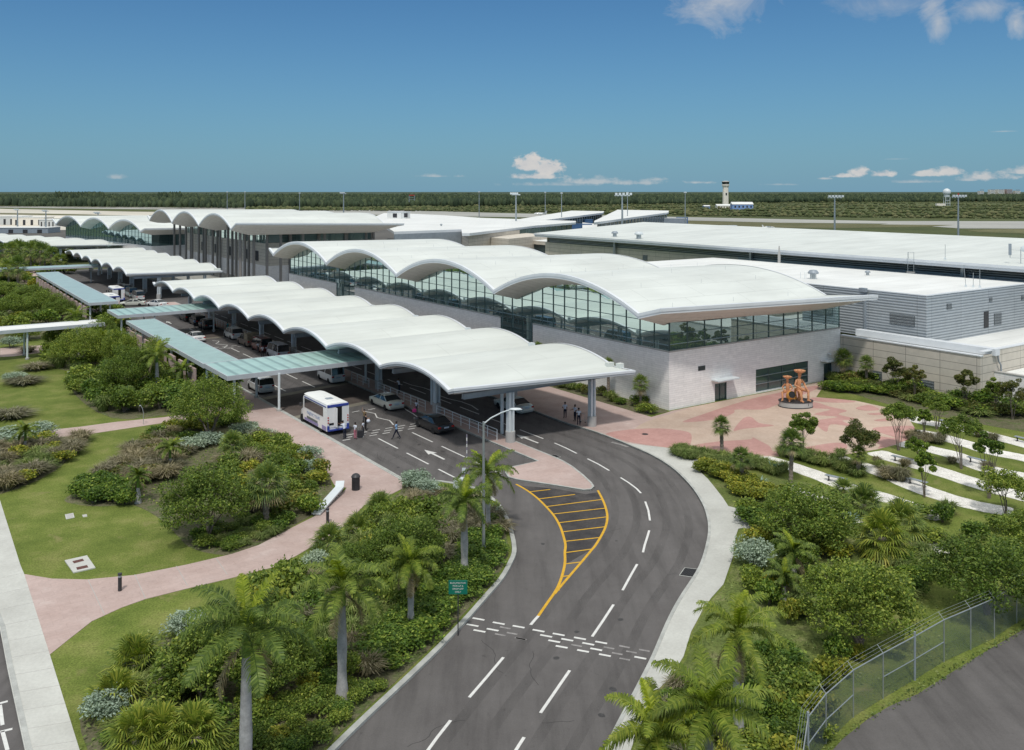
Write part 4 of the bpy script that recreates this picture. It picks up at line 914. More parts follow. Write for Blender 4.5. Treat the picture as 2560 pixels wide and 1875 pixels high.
# ================================================================ VEHICLES
K['tyre']=mat('tyre_rubber',(.02,.02,.021),.85,0,.1,5.)
K['rim']=mat('alloy_rim',(.45,.46,.47),.3,.8,.05,5.,.5)
K['carglass']=mat('car_glass',(.012,.018,.022),.06,.0,.1,1.,.9)
K['red']=mat('red_lamp',(.45,.02,.015),.25,0,.1,8.,.6)
K['lampw']=mat('clear_lamp',(.7,.72,.72),.15,.1,.05,8.,.8)
K['plate']=mat('pale_number_plate',(.45,.52,.6),.4,0,.1,20.)
def paint(n,c,met=.25): 
    if n not in K:
        m=mat(n,c,.28,met,.03,.8,.6); b=m.node_tree.nodes['Principled BSDF']; b.inputs['Coat Weight'].default_value=.6; b.inputs['Coat Roughness'].default_value=.06; K[n]=m
    return K[n]
paint('paint_silver',(.62,.63,.62),.2); paint('paint_white',(.72,.73,.73),0); paint('paint_black',(.012,.013,.016),.2); paint('paint_red',(.10,.012,.014),.2); paint('paint_grey',(.48,.52,.58),.2); paint('paint_teal',(.42,.50,.50),.2); paint('paint_pearl',(.62,.64,.58),.2)
KINDSV={
 'sedan':dict(L=5.3,Wd=1.95,low=[(-2.65,.62,.80),(-2.58,.90,.92),(-2.3,.985,.98),(-1.5,1.02,1.),(-.3,.98,1.),(1.0,.96,1.),(1.9,.88,.98),(2.45,.76,.92),(2.63,.60,.80)],cab=(-1.95,-1.05,.35,1.35,1.46),wh=(-1.62,1.55,.33)),
 'suv':dict(L=4.9,Wd=1.9,low=[(-2.45,.75,.88),(-2.4,1.05,.95),(-2.2,1.1,1.),(-.5,1.08,1.),(1.0,1.06,1.),(1.9,.98,.97),(2.3,.86,.9),(2.45,.65,.82)],cab=(-2.38,-2.1,.55,1.25,1.78),wh=(-1.45,1.45,.37)),
 'van':dict(L=4.9,Wd=1.85,low=[(-2.45,.7,.9),(-2.42,1.12,.97),(-2.2,1.15,1.),(0,1.15,1.),(1.6,1.12,.99),(2.2,1.0,.95),(2.45,.7,.85)],cab=(-2.42,-2.28,1.45,2.1,2.1),wh=(-1.4,1.55,.34)),
 'pickup':dict(L=5.4,Wd=1.95,low=[(-2.7,.7,.92),(-2.65,1.05,.97),(-2.4,1.1,1.),(-.5,1.1,1.),(1.2,1.08,1.),(2.2,1.0,.95),(2.6,.8,.88),(2.7,.6,.8)],cab=(-.9,-.75,.7,1.3,1.8),wh=(-1.6,1.65,.38)),
}
def wheel(parent,x,y,r,s):
    M=Matrix.Translation((x,y,r))@Matrix.Rotation(R(90),4,'Y'); mb=MB()
    mb.lathe([(r*.62,-.11),(r*.93,-.11),(r,-.06),(r,.06),(r*.93,.11),(r*.62,.11)],20,(0,0,0),0,M); wl=mb.build('wheel',K['tyre'],parent,smooth=35)
    mb=MB(); mb.lathe([(r*.64,-.02),(r*.64,.085*s),(r*.5,.06*s),(r*.15,.08*s),(.0,.09*s)],16,(0,0,0),0,M); mb.build('rim',K['rim'],wl,smooth=35)
def vehicle(kind,label,cat,M,pt,group=None,top=None,rack=False,name=None):
    k=KINDSV[kind]; T=thing(name or {'sedan':'parked_car','suv':'parked_car','van':'passenger_van','pickup':'pickup_truck'}[kind],label,cat,M,group)
    w=k['Wd']/2; mb=MB(); rings=[]
    zl=.24
    for y,zt,wf in k['low']:
        W_=w*wf; rings.append([(-W_*.93,y,zl),(-W_*.995,y,zl+.12),(-W_,y,min(.62,zt-.05)),(-W_*.975,y,zt-.06),(-W_*.90,y,zt),(-W_*.4,y,zt+.035),(W_*.4,y,zt+.035),(W_*.90,y,zt),(W_*.975,y,zt-.06),(W_,y,min(.62,zt-.05)),(W_*.995,y,zl+.12),(W_*.93,y,zl)])
    n=len(rings[0])
    for r in rings: mb.v+=r
    for i in range(len(rings)-1):
        for j in range(n): a=i*n+j;b=i*n+(j+1)%n; mb.f.append((a,a+n,b+n,b)); mb.m.append(0)
    mb.f.append(tuple(range(n))); mb.m.append(0); e=(len(rings)-1)*n; mb.f.append(tuple(e+j for j in range(n))[::-1]); mb.m.append(0)
    yr,yr2,yf,yf2,zt=k['cab']; belt=max(z for _,z,_ in k['low'])-.02; cw=w*.93; tw=w*(.74 if kind=='sedan' else .84)
    # roof panel and pillars in body colour
    mb.v_=0
    o=len(mb.v)
    rp=[(-tw,yr2,zt-.03),(-tw*.7,yr2-.03,zt),(tw*.7,yr2-.03,zt),(tw,yr2,zt-.03),(tw,yf,zt-.05),(tw*.7,yf+.06,zt-.01),(-tw*.7,yf+.06,zt-.01),(-tw,yf,zt-.05)]
    mid=[(-tw*1.0,(yr2+yf)/2,zt),(-tw*.6,(yr2+yf)/2,zt+.05),(tw*.6,(yr2+yf)/2,zt+.05),(tw*1.,(yr2+yf)/2,zt)]
    A0=[rp[0],rp[1],rp[2],rp[3]];B0=mid;C1=[rp[7],rp[6],rp[5],rp[4]]
    for P_,Q_ in ((A0,B0),(B0,C1)):
        for j in range(3): mb.quad(P_[j],P_[j+1],Q_[j+1],Q_[j])
    for s in (-1,1):
        for (y0,y1,yy0,yy1) in ((yr,yr+.16,yr2,yr2+.14),(yf2-.12,yf2,yf-.08,yf),((yr+yf2)/2-.06,(yr+yf2)/2+.06,(yr2+yf)/2-.05,(yr2+yf)/2+.05)):
            q=[(s*cw*1.005,y0,belt),(s*cw*1.005,y1,belt),(s*tw*1.01,yy1,zt-.02),(s*tw*1.01,yy0,zt-.02)]; mb.quad(*(q if s>0 else q[::-1]))
    body=mb.build('body',pt,T,smooth=42)
    mb=MB(); g0=[(-cw,yr,belt),(cw,yr,belt),(cw,yf2,belt),(-cw,yf2,belt)]; g1=[(-tw,yr2,zt-.035),(tw,yr2,zt-.035),(tw,yf,zt-.055),(-tw,yf,zt-.055)]
    for j in range(4): mb.quad(g0[j],g0[(j+1)%4],g1[(j+1)%4],g1[j])
    mb.build('windows',K['carglass'],T)
    for s in (-1,1):
        for y in k['wh'][:2]: wheel(T,s*(w-.10),y,k['wh'][2],s)
        yl=k['low'][1][0]; zz=.78 if kind=='sedan' else .95
        mb=MB(); mb.box(min(s*w*.62,s*w*.93),max(s*w*.62,s*w*.93),yl-.07,yl+.05,zz-.12,zz+.06); mb.build('taillight',K['red'],T,bevel=.02)
        yh=k['low'][-2][0]; mb=MB(); mb.box(min(s*w*.55,s*w*.86),max(s*w*.55,s*w*.86),yh-.02,yh+.12,.60,.74); mb.build('headlight',K['lampw'],T,bevel=.02)
        mb=MB(); mb.box(min(s*w*.98,s*(w+.16)),max(s*w*.98,s*(w+.16)),yf2-.35,yf2-.22,belt-.02,belt+.13); mb.build('mirror',pt,T,bevel=.02)
    yl=k['low'][0][0]; mb=MB(); mb.box(-.27,.27,yl-.035,yl-.01,.66 if kind=='sedan' else .72,.80 if kind=='sedan' else .86); mb.build('number_plate',K['plate'],T)
    mb=MB(); mb.box(-w*.9,w*.9,yl-.09,yl+.15,.36,.54); mb.build('bumper',pt,T,bevel=.04)
    if rack:
        mb=MB(); mb.box(-w*.6,w*.6,yr2-.12,yr2+.1,zt+.02,zt+.1); mb.build('spoiler',K['paint_white'],T,bevel=.02)
    return T
def text_mesh(s,size,extr=.004,align='CENTER'):
    c=bpy.data.curves.new('lettering','FONT'); c.body=s; c.size=size; c.extrude=extr; c.align_x=align; c.align_y='CENTER'
    o=bpy.data.objects.new('tmp',c); COL.objects.link(o); dg=bpy.context.evaluated_depsgraph_get(); me=bpy.data.meshes.new_from_object(o.evaluated_get(dg)); bpy.data.objects.remove(o); return me
def lettering(s,size,m,parent,M,name='lettering'):
    me=text_mesh(s,size); me.materials.clear(); me.materials.append(m); o=link(me,name,parent,M); return reg(o)
# shuttle bus
def bus(label,M,detail=True):
    T=thing('shuttle_bus',label,'bus',M); w=1.18
    sec=lambda y,zt,f=1.:[(-w*f,y,.42),(-w*f,y,zt-.25),(-w*f*.93,y,zt-.08),(-w*f*.6,y,zt+.02),(w*f*.6,y,zt+.02),(w*f*.93,y,zt-.08),(w*f,y,zt-.25),(w*f,y,.42)]
    def loft(name,rs,m,s=35):
        mb=MB(); n=len(rs[0])
        for r in rs: mb.v+=r
        for i in range(len(rs)-1):
            for j in range(n): a=i*n+j;b=i*n+(j+1)%n; mb.f.append((a,a+n,b+n,b)); mb.m.append(0)
        mb.f.append(tuple(range(n))); mb.m.append(0); e=(len(rs)-1)*n; mb.f.append(tuple(e+j for j in range(n))[::-1]); mb.m.append(0)
        return mb.build(name,m,T,smooth=s)
    loft('body',[sec(-3.5,3.0,.99),sec(-3.4,3.05),sec(2.2,3.05),sec(2.75,2.9,.97)],K['paint_white'])
    loft('roof',[[(x*1.01,y,z+.03) for x,_,z in sec(y,3.05,f)[2:6]]+[(w*.9*f,y,2.93),(-w*.9*f,y,2.93)] for y,f in ((-3.45,.97),(-3.3,1.),(2.3,1.),(2.7,.95))],K['roofflat'])
    b=[(2.3,1.55,.98),(2.8,1.5,.95),(3.5,1.38,.88),(3.85,1.15,.8),(3.92,.8,.76)]
    loft('hood',[[(-w*f*.98,y,.45),(-w*f*.98,y,zt-.15),(-w*f*.8,y,zt),(w*f*.8,y,zt),(w*f*.98,y,zt-.15),(w*f*.98,y,.45)] for y,zt,f in b],K['paint_white'])
    mb=MB(); mb.quad((-w*.86,3.05,1.52),(w*.86,3.05,1.52),(w*.9,2.72,2.5),(-w*.9,2.72,2.5)); mb.build('windscreen',K['carglass'],T)
    blue=K.setdefault('busblue',mat('bus_blue_paint',(.035,.06,.30),.35,.1,.05,1.,.5)); lil=K.setdefault('buslilac',mat('bus_lilac_band',(.25,.22,.42),.4,.05,.08,1.,.5))
    for s in (-1,1):
        x0,x1=sorted((s*(w+.004),s*(w+.022)))
        mb=MB(); mb.box(x0,x1,-2.6,2.25,1.72,2.66); mb.build('side_window',K['carglass'],T)
        mb=MB(); mb.box(x0,x1,-3.38,-2.35,.45,.86); mb.box(x0,x1,-1.35,2.2,.45,.72); mb.build('blue_band',lil,T)
        mb=MB(); mb.box(x0,x1,-3.4,2.3,2.74,2.84); mb.build('roof_trim',blue,T)
        mb=MB(); mb.box(x0,x1,-1.2,1.6,.74,.96); mb.build('panel',K['frame'],T)
        for y in (-1.85,3.1): wheel(T,s*(w-.13),y,.42,s)
    Ml=Matrix.Translation((-w-.026,-.1,1.32))@Matrix.Rotation(R(-90),4,'Z')@Matrix.Rotation(R(90),4,'X')
    lettering('MAJESTIC TOURS',.44,K.setdefault('letterblue',mat('pale_blue_lettering',(.30,.38,.55),.5,0,.05,4.)),T,Ml)
    mb=MB(); mb.box(-w*.95,w*.95,-3.56,-3.44,2.72,2.98); mb.build('rear_trim',blue,T,bevel=.03)
    for x0,x1 in ((-w*.99,-.32),(.45,w*.99)): mb=MB(); mb.box(x0,x1,-3.53,-3.5,.75,2.7); mb.build('rear_panel',K['paint_white'],T)
    mb=MB(); mb.box(-.25,.42,-3.52,-3.505,.8,2.7); mb.build('doorway',K['black'],T)
    mb=MB(); mb.obox(Matrix.Translation((-.28,-3.52,0))@Matrix.Rotation(R(-70),4,'Z'),-.02,.02,-.0,.02,.8,2.7); mb.box(-.31,-.26,-4.0,-3.54,.8,2.68); mb.build('door',K['paint_white'],T)
    for s in (-1,1):
        mb=MB(); x0,x1=sorted((s*w*.78,s*w*.98)); mb.box(x0,x1,-3.60,-3.5,.55,.95); mb.build('corner_guard',blue,T,bevel=.02)
        for z in (1.25,1.5,1.75): mb=MB(); mb.lathe([(.07,0),(.07,.04),(.0,.05)],12,(0,0,0),0,Matrix.Translation((s*w*.88,-3.53,z))@Matrix.Rotation(R(90),4,'X')); mb.build('taillight',K['red'],T)
    mb=MB(); mb.box(-w*.95,w*.95,-3.75,-3.52,.42,.58); mb.build('bumper',blue,T,bevel=.03)
    mb=MB(); mb.box(-.95,-.45,-3.56,-3.532,1.0,1.2); mb.build('number_plate',K['carglass'],T)
    mb=MB(); mb.box(-.35,.35,-1.6,-1.0,3.08,3.15); mb.build('roof_hatch',K['steelg'],T,bevel=.02)
    for s in (-1,1): mb=MB(); x0,x1=sorted((s*(w+.05),s*(w+.3))); mb.box(x0,x1,2.85,2.95,1.7,2.1); mb.build('mirror',K['dark'],T,bevel=.02)
    for s in (-1,1): mb=MB(); x0,x1=sorted((s*.55,s*.85)); mb.box(x0,x1,3.85,3.93,.85,1.05); mb.build('headlight',K['lampw'],T,bevel=.02)
    return T
bus('white shuttle bus with blue trim and an open rear door at the left kerb',FMat(-33.45,15.6))
b2=bus('white shuttle bus at the far end of the road beside a silver car',FMat(-29.5,141))
b3=bus('white shuttle bus with a blue stripe behind the blue green walkway end',FMat(-33.4,126))
vehicle('sedan','silver saloon car parked at the island kerb behind the shuttle bus','car',FMat(-24.35,19.75),K['paint_pearl'])
vehicle('sedan','black saloon car parked at the island kerb near the lane arrow','car',FMat(-24.75,8.4),K['paint_black'])
vehicle('sedan','pale green white saloon car under the near canopy on the inner road','car',FMat(-13.6,10.3),K['paint_pearl'])
vehicle('van','white minivan parked beneath the near green walkway roof','van',FMat(-24.0,36.),K['paint_white'])
vehicle('suv','silver minivan with a white rear spoiler parked under the walkway corner','van',FMat(-33.2,35.6),K['paint_silver'],rack=True,name='passenger_van')
vehicle('sedan','white saloon car driving in the middle lane beside the long walkway','car',FMat(-29.7,77.),K['paint_white'])
vehicle('suv','silver estate car parked ahead of the brown truck at the island','car',FMat(-23.9,76.),K['paint_silver'])
t_=vehicle('pickup','brown box truck loaded with crates between silver estate and red van','truck',FMat(-24.1,68.),mat('paint_brown',(.16,.13,.11),.5,.1,.15,1.))
mb=MB(); mb.box(-.9,.9,-2.6,-.95,1.1,2.1); mb.build('crate_load',mat('crates_mixed',(.20,.17,.12),.8,0,.4,3.),t_)
vehicle('van','dark red van with an open tailgate in the row by the island','van',FMat(-24.0,62.),K['paint_red'])
vehicle('van','silver blue van at the back of the row just before the walkway roof','van',FMat(-23.9,55.3),K['paint_grey'])
vehicle('suv','black utility car parked nearest the second walkway roof','car',FMat(-24.7,101.),K['paint_black'])
vehicle('suv','black utility car second in the row behind the second walkway roof','car',FMat(-24.6,94.6),K['paint_black'])
vehicle('suv','black utility car third in the row with two men standing beside it','car',FMat(-24.6,88.6),K['paint_black'])
vehicle('van','pale silver van parked under the middle canopy edge near its first column','van',FMat(-25.2,139.5),K['paint_silver'])
vehicle('van','teal grey van second in the row along the middle canopy','van',FMat(-25.1,147.),K['paint_teal'])
vehicle('van','grey white van third in the row along the middle canopy','van',FMat(-24.8,154.),K['paint_silver'])
vehicle('suv','small silver car fourth in the row along the middle canopy','car',FMat(-24.6,161.),K['paint_silver'])
vehicle('sedan','white saloon car crossing the road gap between the two canopies','car',FMat(-24.5,125.,0,R(20)),K['paint_white'])
vehicle('sedan','cream saloon car crossing the road gap left of the white saloon','car',FMat(-28.5,129.,0,R(65)),K['paint_pearl'])
vehicle('sedan','dark saloon car under the near canopy beside the van','car',FMat(-14.,38.),K['paint_grey'])
# ================================================================ PEOPLE
def cloth(n,c,v=.1): 
    if n not in K: K[n]=mat(n,c,.85,0,v,9.,.15)
    return K[n]
K['skin']=mat('skin_dark',(.13,.07,.045),.6,0,.08,8.,.3); K['skinl']=mat('skin_light',(.46,.29,.21),.6,0,.08,8.,.3)
K['hair']=mat('hair_black',(.015,.012,.011),.6,0,.2,20.)
def person(label,M,h=1.75,shirt='shirt_white',trous='trousers_navy',skin='skin',stride=0.,lean=0.,armL='down',armR='down',longs=False,skirt=False,hair=True,group=None):
    T=thing('person',label,'person',M,group); s=h/1.75
    P={'pel':(0,0,.93),'wst':(0,.0+lean*.1,1.08),'chs':(0,lean*.28,1.30),'nck':(0,lean*.42,1.47),'jaw':(0,lean*.48+.01,1.57),'top':(0,lean*.52,1.70)}
    E=[('pel','wst'),('wst','chs'),('chs','nck'),('nck','jaw'),('jaw','top')]
    rad={'pel':(.145,.11),'wst':(.125,.095),'chs':(.155,.11),'nck':(.055,.055),'jaw':(.075,.085),'top':(.072,.088)}
    arms={'down':((.03,.0,-.27),(.02,.06,-.26)),'fwd':((.02,.14,-.22),(-.03,.25,.0)),'up':((.07,.05,.20),(-.02,.02,.27)),'hip':((.13,-.04,-.22),(-.12,.10,-.12)),'hold':((.03,.10,-.24),(-.10,.20,.06)),'back':((.03,-.12,-.25),(.02,-.10,-.24)),'reach':((.0,.18,-.05),(.0,.26,.05))}
    for sd,arm,leg in ((-1,armL,stride),(1,armR,-stride)):
        q='L' if sd<0 else 'R'; sh=(sd*.185,lean*.38,1.42); e,f=arms[arm]
        el=(sh[0]+sd*e[0],sh[1]+e[1],sh[2]+e[2]); wr=(el[0]+sd*f[0],el[1]+f[1],el[2]+f[2]); hd=tuple(wr[i]+(wr[i]-el[i])*.32 for i in range(3))
        P['sh'+q]=sh;P['el'+q]=el;P['wr'+q]=wr;P['hd'+q]=hd
        P['hp'+q]=(sd*.095,0,.88);P['kn'+q]=(sd*.105,leg*.42+abs(leg)*.06,.49);P['an'+q]=(sd*.11,leg*.82-(.10*abs(leg) if leg<0 else 0),.09+(.06 if leg<-.2 else 0));P['to'+q]=(sd*.125,P['an'+q][1]+.16,.04+(.02 if leg<-.2 else 0))
        E+=[('chs','sh'+q),('sh'+q,'el'+q),('el'+q,'wr'+q),('wr'+q,'hd'+q),('pel','hp'+q),('hp'+q,'kn'+q),('kn'+q,'an'+q),('an'+q,'to'+q)]
        rad.update({'sh'+q:(.062,.06),'el'+q:(.044,.044),'wr'+q:(.030,.026),'hd'+q:(.040,.018),'hp'+q:(.095,.10),'kn'+q:(.066,.068),'an'+q:(.045,.048),'to'+q:(.042,.032)})
    names=list(P); me=bpy.data.meshes.new('tmp'); me.from_pydata([tuple(c*s for c in P[n]) for n in names],[(names.index(a),names.index(b)) for a,b in E],[])
    o=bpy.data.objects.new('tmp',me); COL.objects.link(o); sk=o.modifiers.new('s','SKIN'); sk.use_smooth_shade=True; ss=o.modifiers.new('u','SUBSURF'); ss.levels=1; ss.render_levels=1
    for i,n in enumerate(names):
        v=me.skin_vertices[0].data[i]; v.radius=tuple(r*s for r in rad[n]); v.use_root=(n=='pel')
    dg=bpy.context.evaluated_depsgraph_get(); out=bpy.data.meshes.new_from_object(o.evaluated_get(dg)); bpy.data.objects.remove(o)
    out.materials.clear()
    for m in (K[skin],K[shirt],K[trous],K['dark']): out.materials.append(m)
    seg=[(Vector(P[a])*s,Vector(P[b])*s,a,b) for a,b in E]
    for f in out.polygons:
        c=f.center; best=None
        for p,q,a,b in seg:
            d=q-p; t=max(0,min(1,(c-p).dot(d)/d.length_squared)); dd=(c-p-d*t).length
            if best is None or dd<best[0]: best=(dd,a,b,t)
        _,a,b,t=best
        if a[:2] in('kn','hp') or (a=='pel' and b[:2]=='hp'): m=2
        elif a[:2]=='an': m=3
        elif a in('nck','jaw') or a[:2]=='wr': m=0
        elif a[:2]=='el': m=1 if longs else 0
        elif a[:2]=='sh': m=1 if (longs or t<.75) else 0
        elif a=='pel': m=2 if c.z<.99*s else 1
        else: m=1
        if skirt and a[:2]=='kn': m=0
        f.material_index=m
    # hands: four unequal fingers and a thumb, nose and eyes joined to the same mesh
    mb=MB()
    for q,sd in (('L',-1),('R',1)):
        wr=Vector(P['wr'+q])*s;hd=Vector(P['hd'+q])*s;d=(hd-wr).normalized(); sx=Vector((0,1,0)) if abs(d.y)<.7 else Vector((1,0,0)); sx=(sx-d*sx.dot(d)).normalized(); nn=d.cross(sx)
        for k,(off,ln) in enumerate(((-.030,.060),(-.010,.075),(.010,.080),(.029,.070))):
            b0=hd+sx*off*s; mb.tube([b0,b0+d*ln*.55*s,b0+d*ln*.9*s+nn*.02*s*-sd],[.0095*s,.0085*s,.006*s],6,0)
        b0=wr+d*.03*s+sx*.035*s; mb.tube([b0,b0+(d*.6+sx*.8).normalized()*.035*s,b0+(d*.9+sx*.45).normalized()*.065*s],[.011*s,.009*s,.007*s],6,0)
    hc=(Vector(P['jaw'])+Vector(P['top']))*.5*s
    mb.tube([hc+Vector((0,.075,.012))*s,hc+Vector((0,.108,-.018))*s],[.010*s,.016*s],6,0)
    for sd in (-1,1): mb.tube([hc+Vector((sd*.03,.078,.022))*s,hc+Vector((sd*.03,.092,.022))*s],.009*s,6,3); mb.tube([hc+Vector((sd*.075,.0,.01))*s,hc+Vector((sd*.093,-.008,.012))*s],[.02*s,.014*s],6,0)
    mb.tube([hc+Vector((-.022,.088,-.05))*s,hc+Vector((.022,.088,-.05))*s],.006*s,5,3)
    bm=bmesh.new(); bm.from_mesh(out); ex=mb.mesh('x',[K[skin]]); 
    bm.from_mesh(ex); bm.to_mesh(out); bm.free()
    b_=link(out,'body',T); reg(b_)
    if hair:
        mb=MB(); mb.lathe([(.088*s,-.02*s),(.098*s,.03*s),(.088*s,.085*s),(.05*s,.115*s),(.0,.122*s)],12,(hc.x,hc.y-.012*s,hc.z-.0),0); mb.build('hair',K['hair'],T,smooth=60)
    return T
for n,c in (('shirt_white',(.62,.66,.74)),('shirt_blue',(.28,.45,.68)),('trousers_navy',(.018,.022,.04)),('trousers_grey',(.07,.07,.08)),('trousers_pink',(.55,.20,.26)),('dress_black',(.02,.02,.022)),('shirt_teal',(.10,.36,.40)),('top_olive',(.22,.16,.09)),('shirt_pale',(.55,.52,.55))): cloth(n,c)
def pm(u,v,face=0.): x,y=G(u,v,.0); return WM(x,y,0,face)
def pmk(u,v,face=0.,z=.13): x,y=G(u,v,z); return WM(x,y,z,face)
person('man in white shirt standing alone left of two others by the white column',pmk(1412.7,1046,.3),armL='hip',armR='down')
person('man in white shirt and dark trousers behind his colleague by the white column',pmk(1437.6,1053,2.2),armL='hip',armR='fwd')
person('man in white shirt and dark trousers nearest the road edge by the white column',pmk(1447,1062,3.0),armL='down',armR='hold')
person('man in white shirt leaning into the open rear door of the shuttle bus',pm(862,1097,R(55)),lean=.55,armL='reach',armR='reach',longs=False)
person('woman in white top and pink trousers pulling a dark bag behind the bus',pm(888,1098,R(-35)),h=1.65,shirt='shirt_white',trous='trousers_pink',armL='down',armR='back')
person('small person in white top and grey trousers between the woman and the walker',pm(908,1089,R(70)),h=1.5,trous='trousers_grey',shirt='shirt_white')
person('woman in black clothes holding a white bundle right of the bus door',pm(914,1076,R(-60)),h=1.65,shirt='dress_black',trous='dress_black',armL='hold',armR='hold',skin='skinl')
person('woman in olive top with an arm raised behind the group at the bus',pm(911,1062,R(200)),h=1.6,shirt='top_olive',trous='trousers_grey',armR='up',skin='skinl')
person('man in light blue shirt and dark trousers walking across the dashed crossing',pm(991,1098,R(80)),shirt='shirt_blue',stride=.42,armL='hold',armR='hold')
person('girl in white top standing on the island with a bright pink bag',pmk(1041,1034,R(150)),h=1.45,shirt='shirt_white',trous='trousers_grey',armL='down')
person('man in white shirt leaning on the island railing end',pmk(998,982,R(120)),lean=.3,armL='fwd',armR='fwd')
person('man in pale blue shirt beside the second black utility car',pm(487,822,R(40)),shirt='shirt_blue')
person('man in pale blue shirt beside the third black utility car',pm(503,826,R(100)),shirt='shirt_blue')
person('person in teal uniform walking near the island far from the camera',pm(569,830,R(60)),shirt='shirt_teal',trous='shirt_teal',stride=.2)
person('person in white shirt behind the dark red van',pm(645,884,R(60)),trous='trousers_grey')
person('person in pale shirt and dark skirt beside the silver blue van',pm(656,893,R(20)),shirt='shirt_pale',trous='dress_black')
# bags
x,y=G(900,1094); T=thing('suitcase','dark wheeled suitcase pulled by the woman in pink trousers','suitcase',WM(x,y,0,.4)); mb=MB(); mb.box(-.25,.25,-.16,.16,.06,.72); mb.build('case',K['dark'],T,bevel=.05); mb=MB(); mb.tube([(-.12,.12,.7),(-.12,.12,1.0),(.12,.12,1.),(.12,.12,.7)],.015,6); mb.build('handle',K['galv'],T)
for s in (-1,1): mb=MB(); mb.lathe([(.05,-.02),(.05,.02)],10,(0,0,0),0,Matrix.Translation((s*.18,0,.05))@Matrix.Rotation(R(90),4,'Y')); mb.build('wheel',K['tyre'],T)
x,y=G(1036,1027,.9); T=thing('shoulder_bag','bright pink bag carried by the girl on the island','bag',WM(x,y,.75,.4)); mb=MB(); mb.box(-.2,.2,-.1,.1,.0,.36); mb.build('body',cloth('bag_pink',(.75,.07,.28)),T,bevel=.06); mb=MB(); mb.tube([(-.14,0,.34),(-.1,0,.55),(.1,0,.55),(.14,0,.34)],.015,6); mb.build('strap',K['bag_pink'],T)
x,y=G(921,1053,1.2); T=thing('bundle','white cloth bundle in the arms of the woman in black','bundle',WM(x,y,1.05,.4)); mb=MB(); mb.lathe([(.0,0),(.16,.06),(.2,.18),(.15,.3),(.0,.36)],12); mb.build('cloth',K['shirt_white'],T,smooth=60)
# luggage trolley by the white column
x,y=G(*z7(840,660),.13); T=thing('luggage_trolley','empty metal luggage trolley standing beside the three men','luggage trolley',WM(x,y,.13,-.5)); mb=MB()
for s in (-.25,.25): mb.tube([(s,-.4,.15),(s,.35,.12)],.02,6); mb.tube([(s,-.4,.15),(s,-.5,1.0)],.02,6)
mb.tube([(-.25,-.5,1.),(.25,-.5,1.)],.025,6); mb.tube([(-.25,.35,.12),(.25,.35,.12)],.02,6); mb.build('frame',K['galv'],T,smooth=40)
for s in (-.25,.25): mb=MB(); mb.lathe([(.07,-.02),(.07,.02)],10,(0,0,0),0,Matrix.Translation((s,-.35,.07))@Matrix.Rotation(R(90),4,'Y')); mb.build('wheel',K['tyre'],T)
# ================================================================ STREET FURNITURE
x,y=G(1209,1393); T=thing('street_lamp','tall silver street lamp with one curved arm in the bed by the exit road','street lamp',WM(x,y)); mb=MB(); mb.lathe([(.11,.55),(.10,2),(.075,8.9)],14); mb.build('pole',K['galv'],T,smooth=40)
mb=MB(); mb.lathe([(.36,0),(.36,.5),(.33,.55)],20); mb.build('concrete_base',K['white_pave'],T,smooth=40); mb=MB(); mb.lathe([(.2,.55),(.2,.62),(.14,.75)],14); mb.build('collar',K['steelg'],T)
dx,dy=(1.,-.05); mb=MB(); mb.tube([(0,0,8.75),(.5,0,9.15),(1.2,-.0,9.5),(1.75,-.0,9.68)],.045,8); mb.build('arm',K['steelw'],T,smooth=40)
mb=MB(); mb.v=[]; mb.lathe([(.0,-.02),(.13,0),(.15,.05),(.1,.13),(.0,.15)],12,(0,0,0),0,Matrix.Translation((2.1,0,9.66))@Matrix.Diagonal((3.,1.,1.,1.))); mb.build('lamp_head',K['steelw'],T,smooth=50)
def bollard(u,v,label,h=1.05):
    x,y=G(u,v,.12); T=thing('bollard_light',label,'bollard',WM(x,y,.12)); mb=MB(); mb.lathe([(.11,0),(.11,h*.78)],14); mb.build('post',K['dark'],T,smooth=40); mb=MB(); mb.lathe([(.10,h*.78),(.10,h*.9)],14); mb.build('lens',K['steelg'],T); mb=MB(); mb.lathe([(.12,h*.9),(.12,h)],14); mb.build('cap',K['dark'],T,smooth=40)
bollard(819,1307,'dark bollard light on the pink path below the rubble wall'); bollard(299.7,1477,'dark bollard light on the pink path at the lower left')
x,y=G(889.5,1224,.12); T=thing('litter_bin','dark slatted litter bin with a domed lid on the pink pavement','litter bin',WM(x,y,.12)); mb=MB()
for k in range(20): t=2*math.pi*k/20; mb.obox(Matrix.Rotation(t,4,'Z'),.29,.32,-.035,.035,.05,1.0)
mb.build('slats',K['dark'],T); mb=MB(); mb.lathe([(.28,.02),(.28,1.0)],18); mb.build('liner',K['black'],T,smooth=40); mb=MB(); mb.lathe([(.36,1.0),(.37,1.06),(.28,1.2),(.16,1.28),(.0,1.3)],18); mb.build('lid',K['dark'],T,smooth=40); mb=MB(); mb.lathe([(.33,0),(.33,.05)],18); mb.build('foot',K['dark'],T)
# green sign
x,y=G(1145,1585,.1); sz=F/y; Y0=y
T=thing('road_sign','green road sign with four white lines of text above the hedge','sign',WM(x,y,0,0)); zc=H-(1468-HY)*y/F; wd=47*y/F/2; hh=35*y/F/2
mb=MB(); mb.box(-wd,wd,-.02,.02,zc-hh,zc+hh); mb.build('panel',mat('sign_green',(.005,.155,.105),.4,0,.08,2.,.4),T,bevel=.01)
for i,tx in enumerate(('BUS/LIMO/TAXI','PICK-UP &','DROP-OFF','ONLY')): lettering(tx,.125,K['paintw'],T,Matrix.Translation((0,-.028,zc+hh*.62-i*hh*.42))@Matrix.Rotation(R(90),4,'X'))
for s in (-.0,): mb=MB(); mb.box(s-.03,s+.03,.022,.07,0,zc+hh-.05); mb.build('post',K['dark'],T)
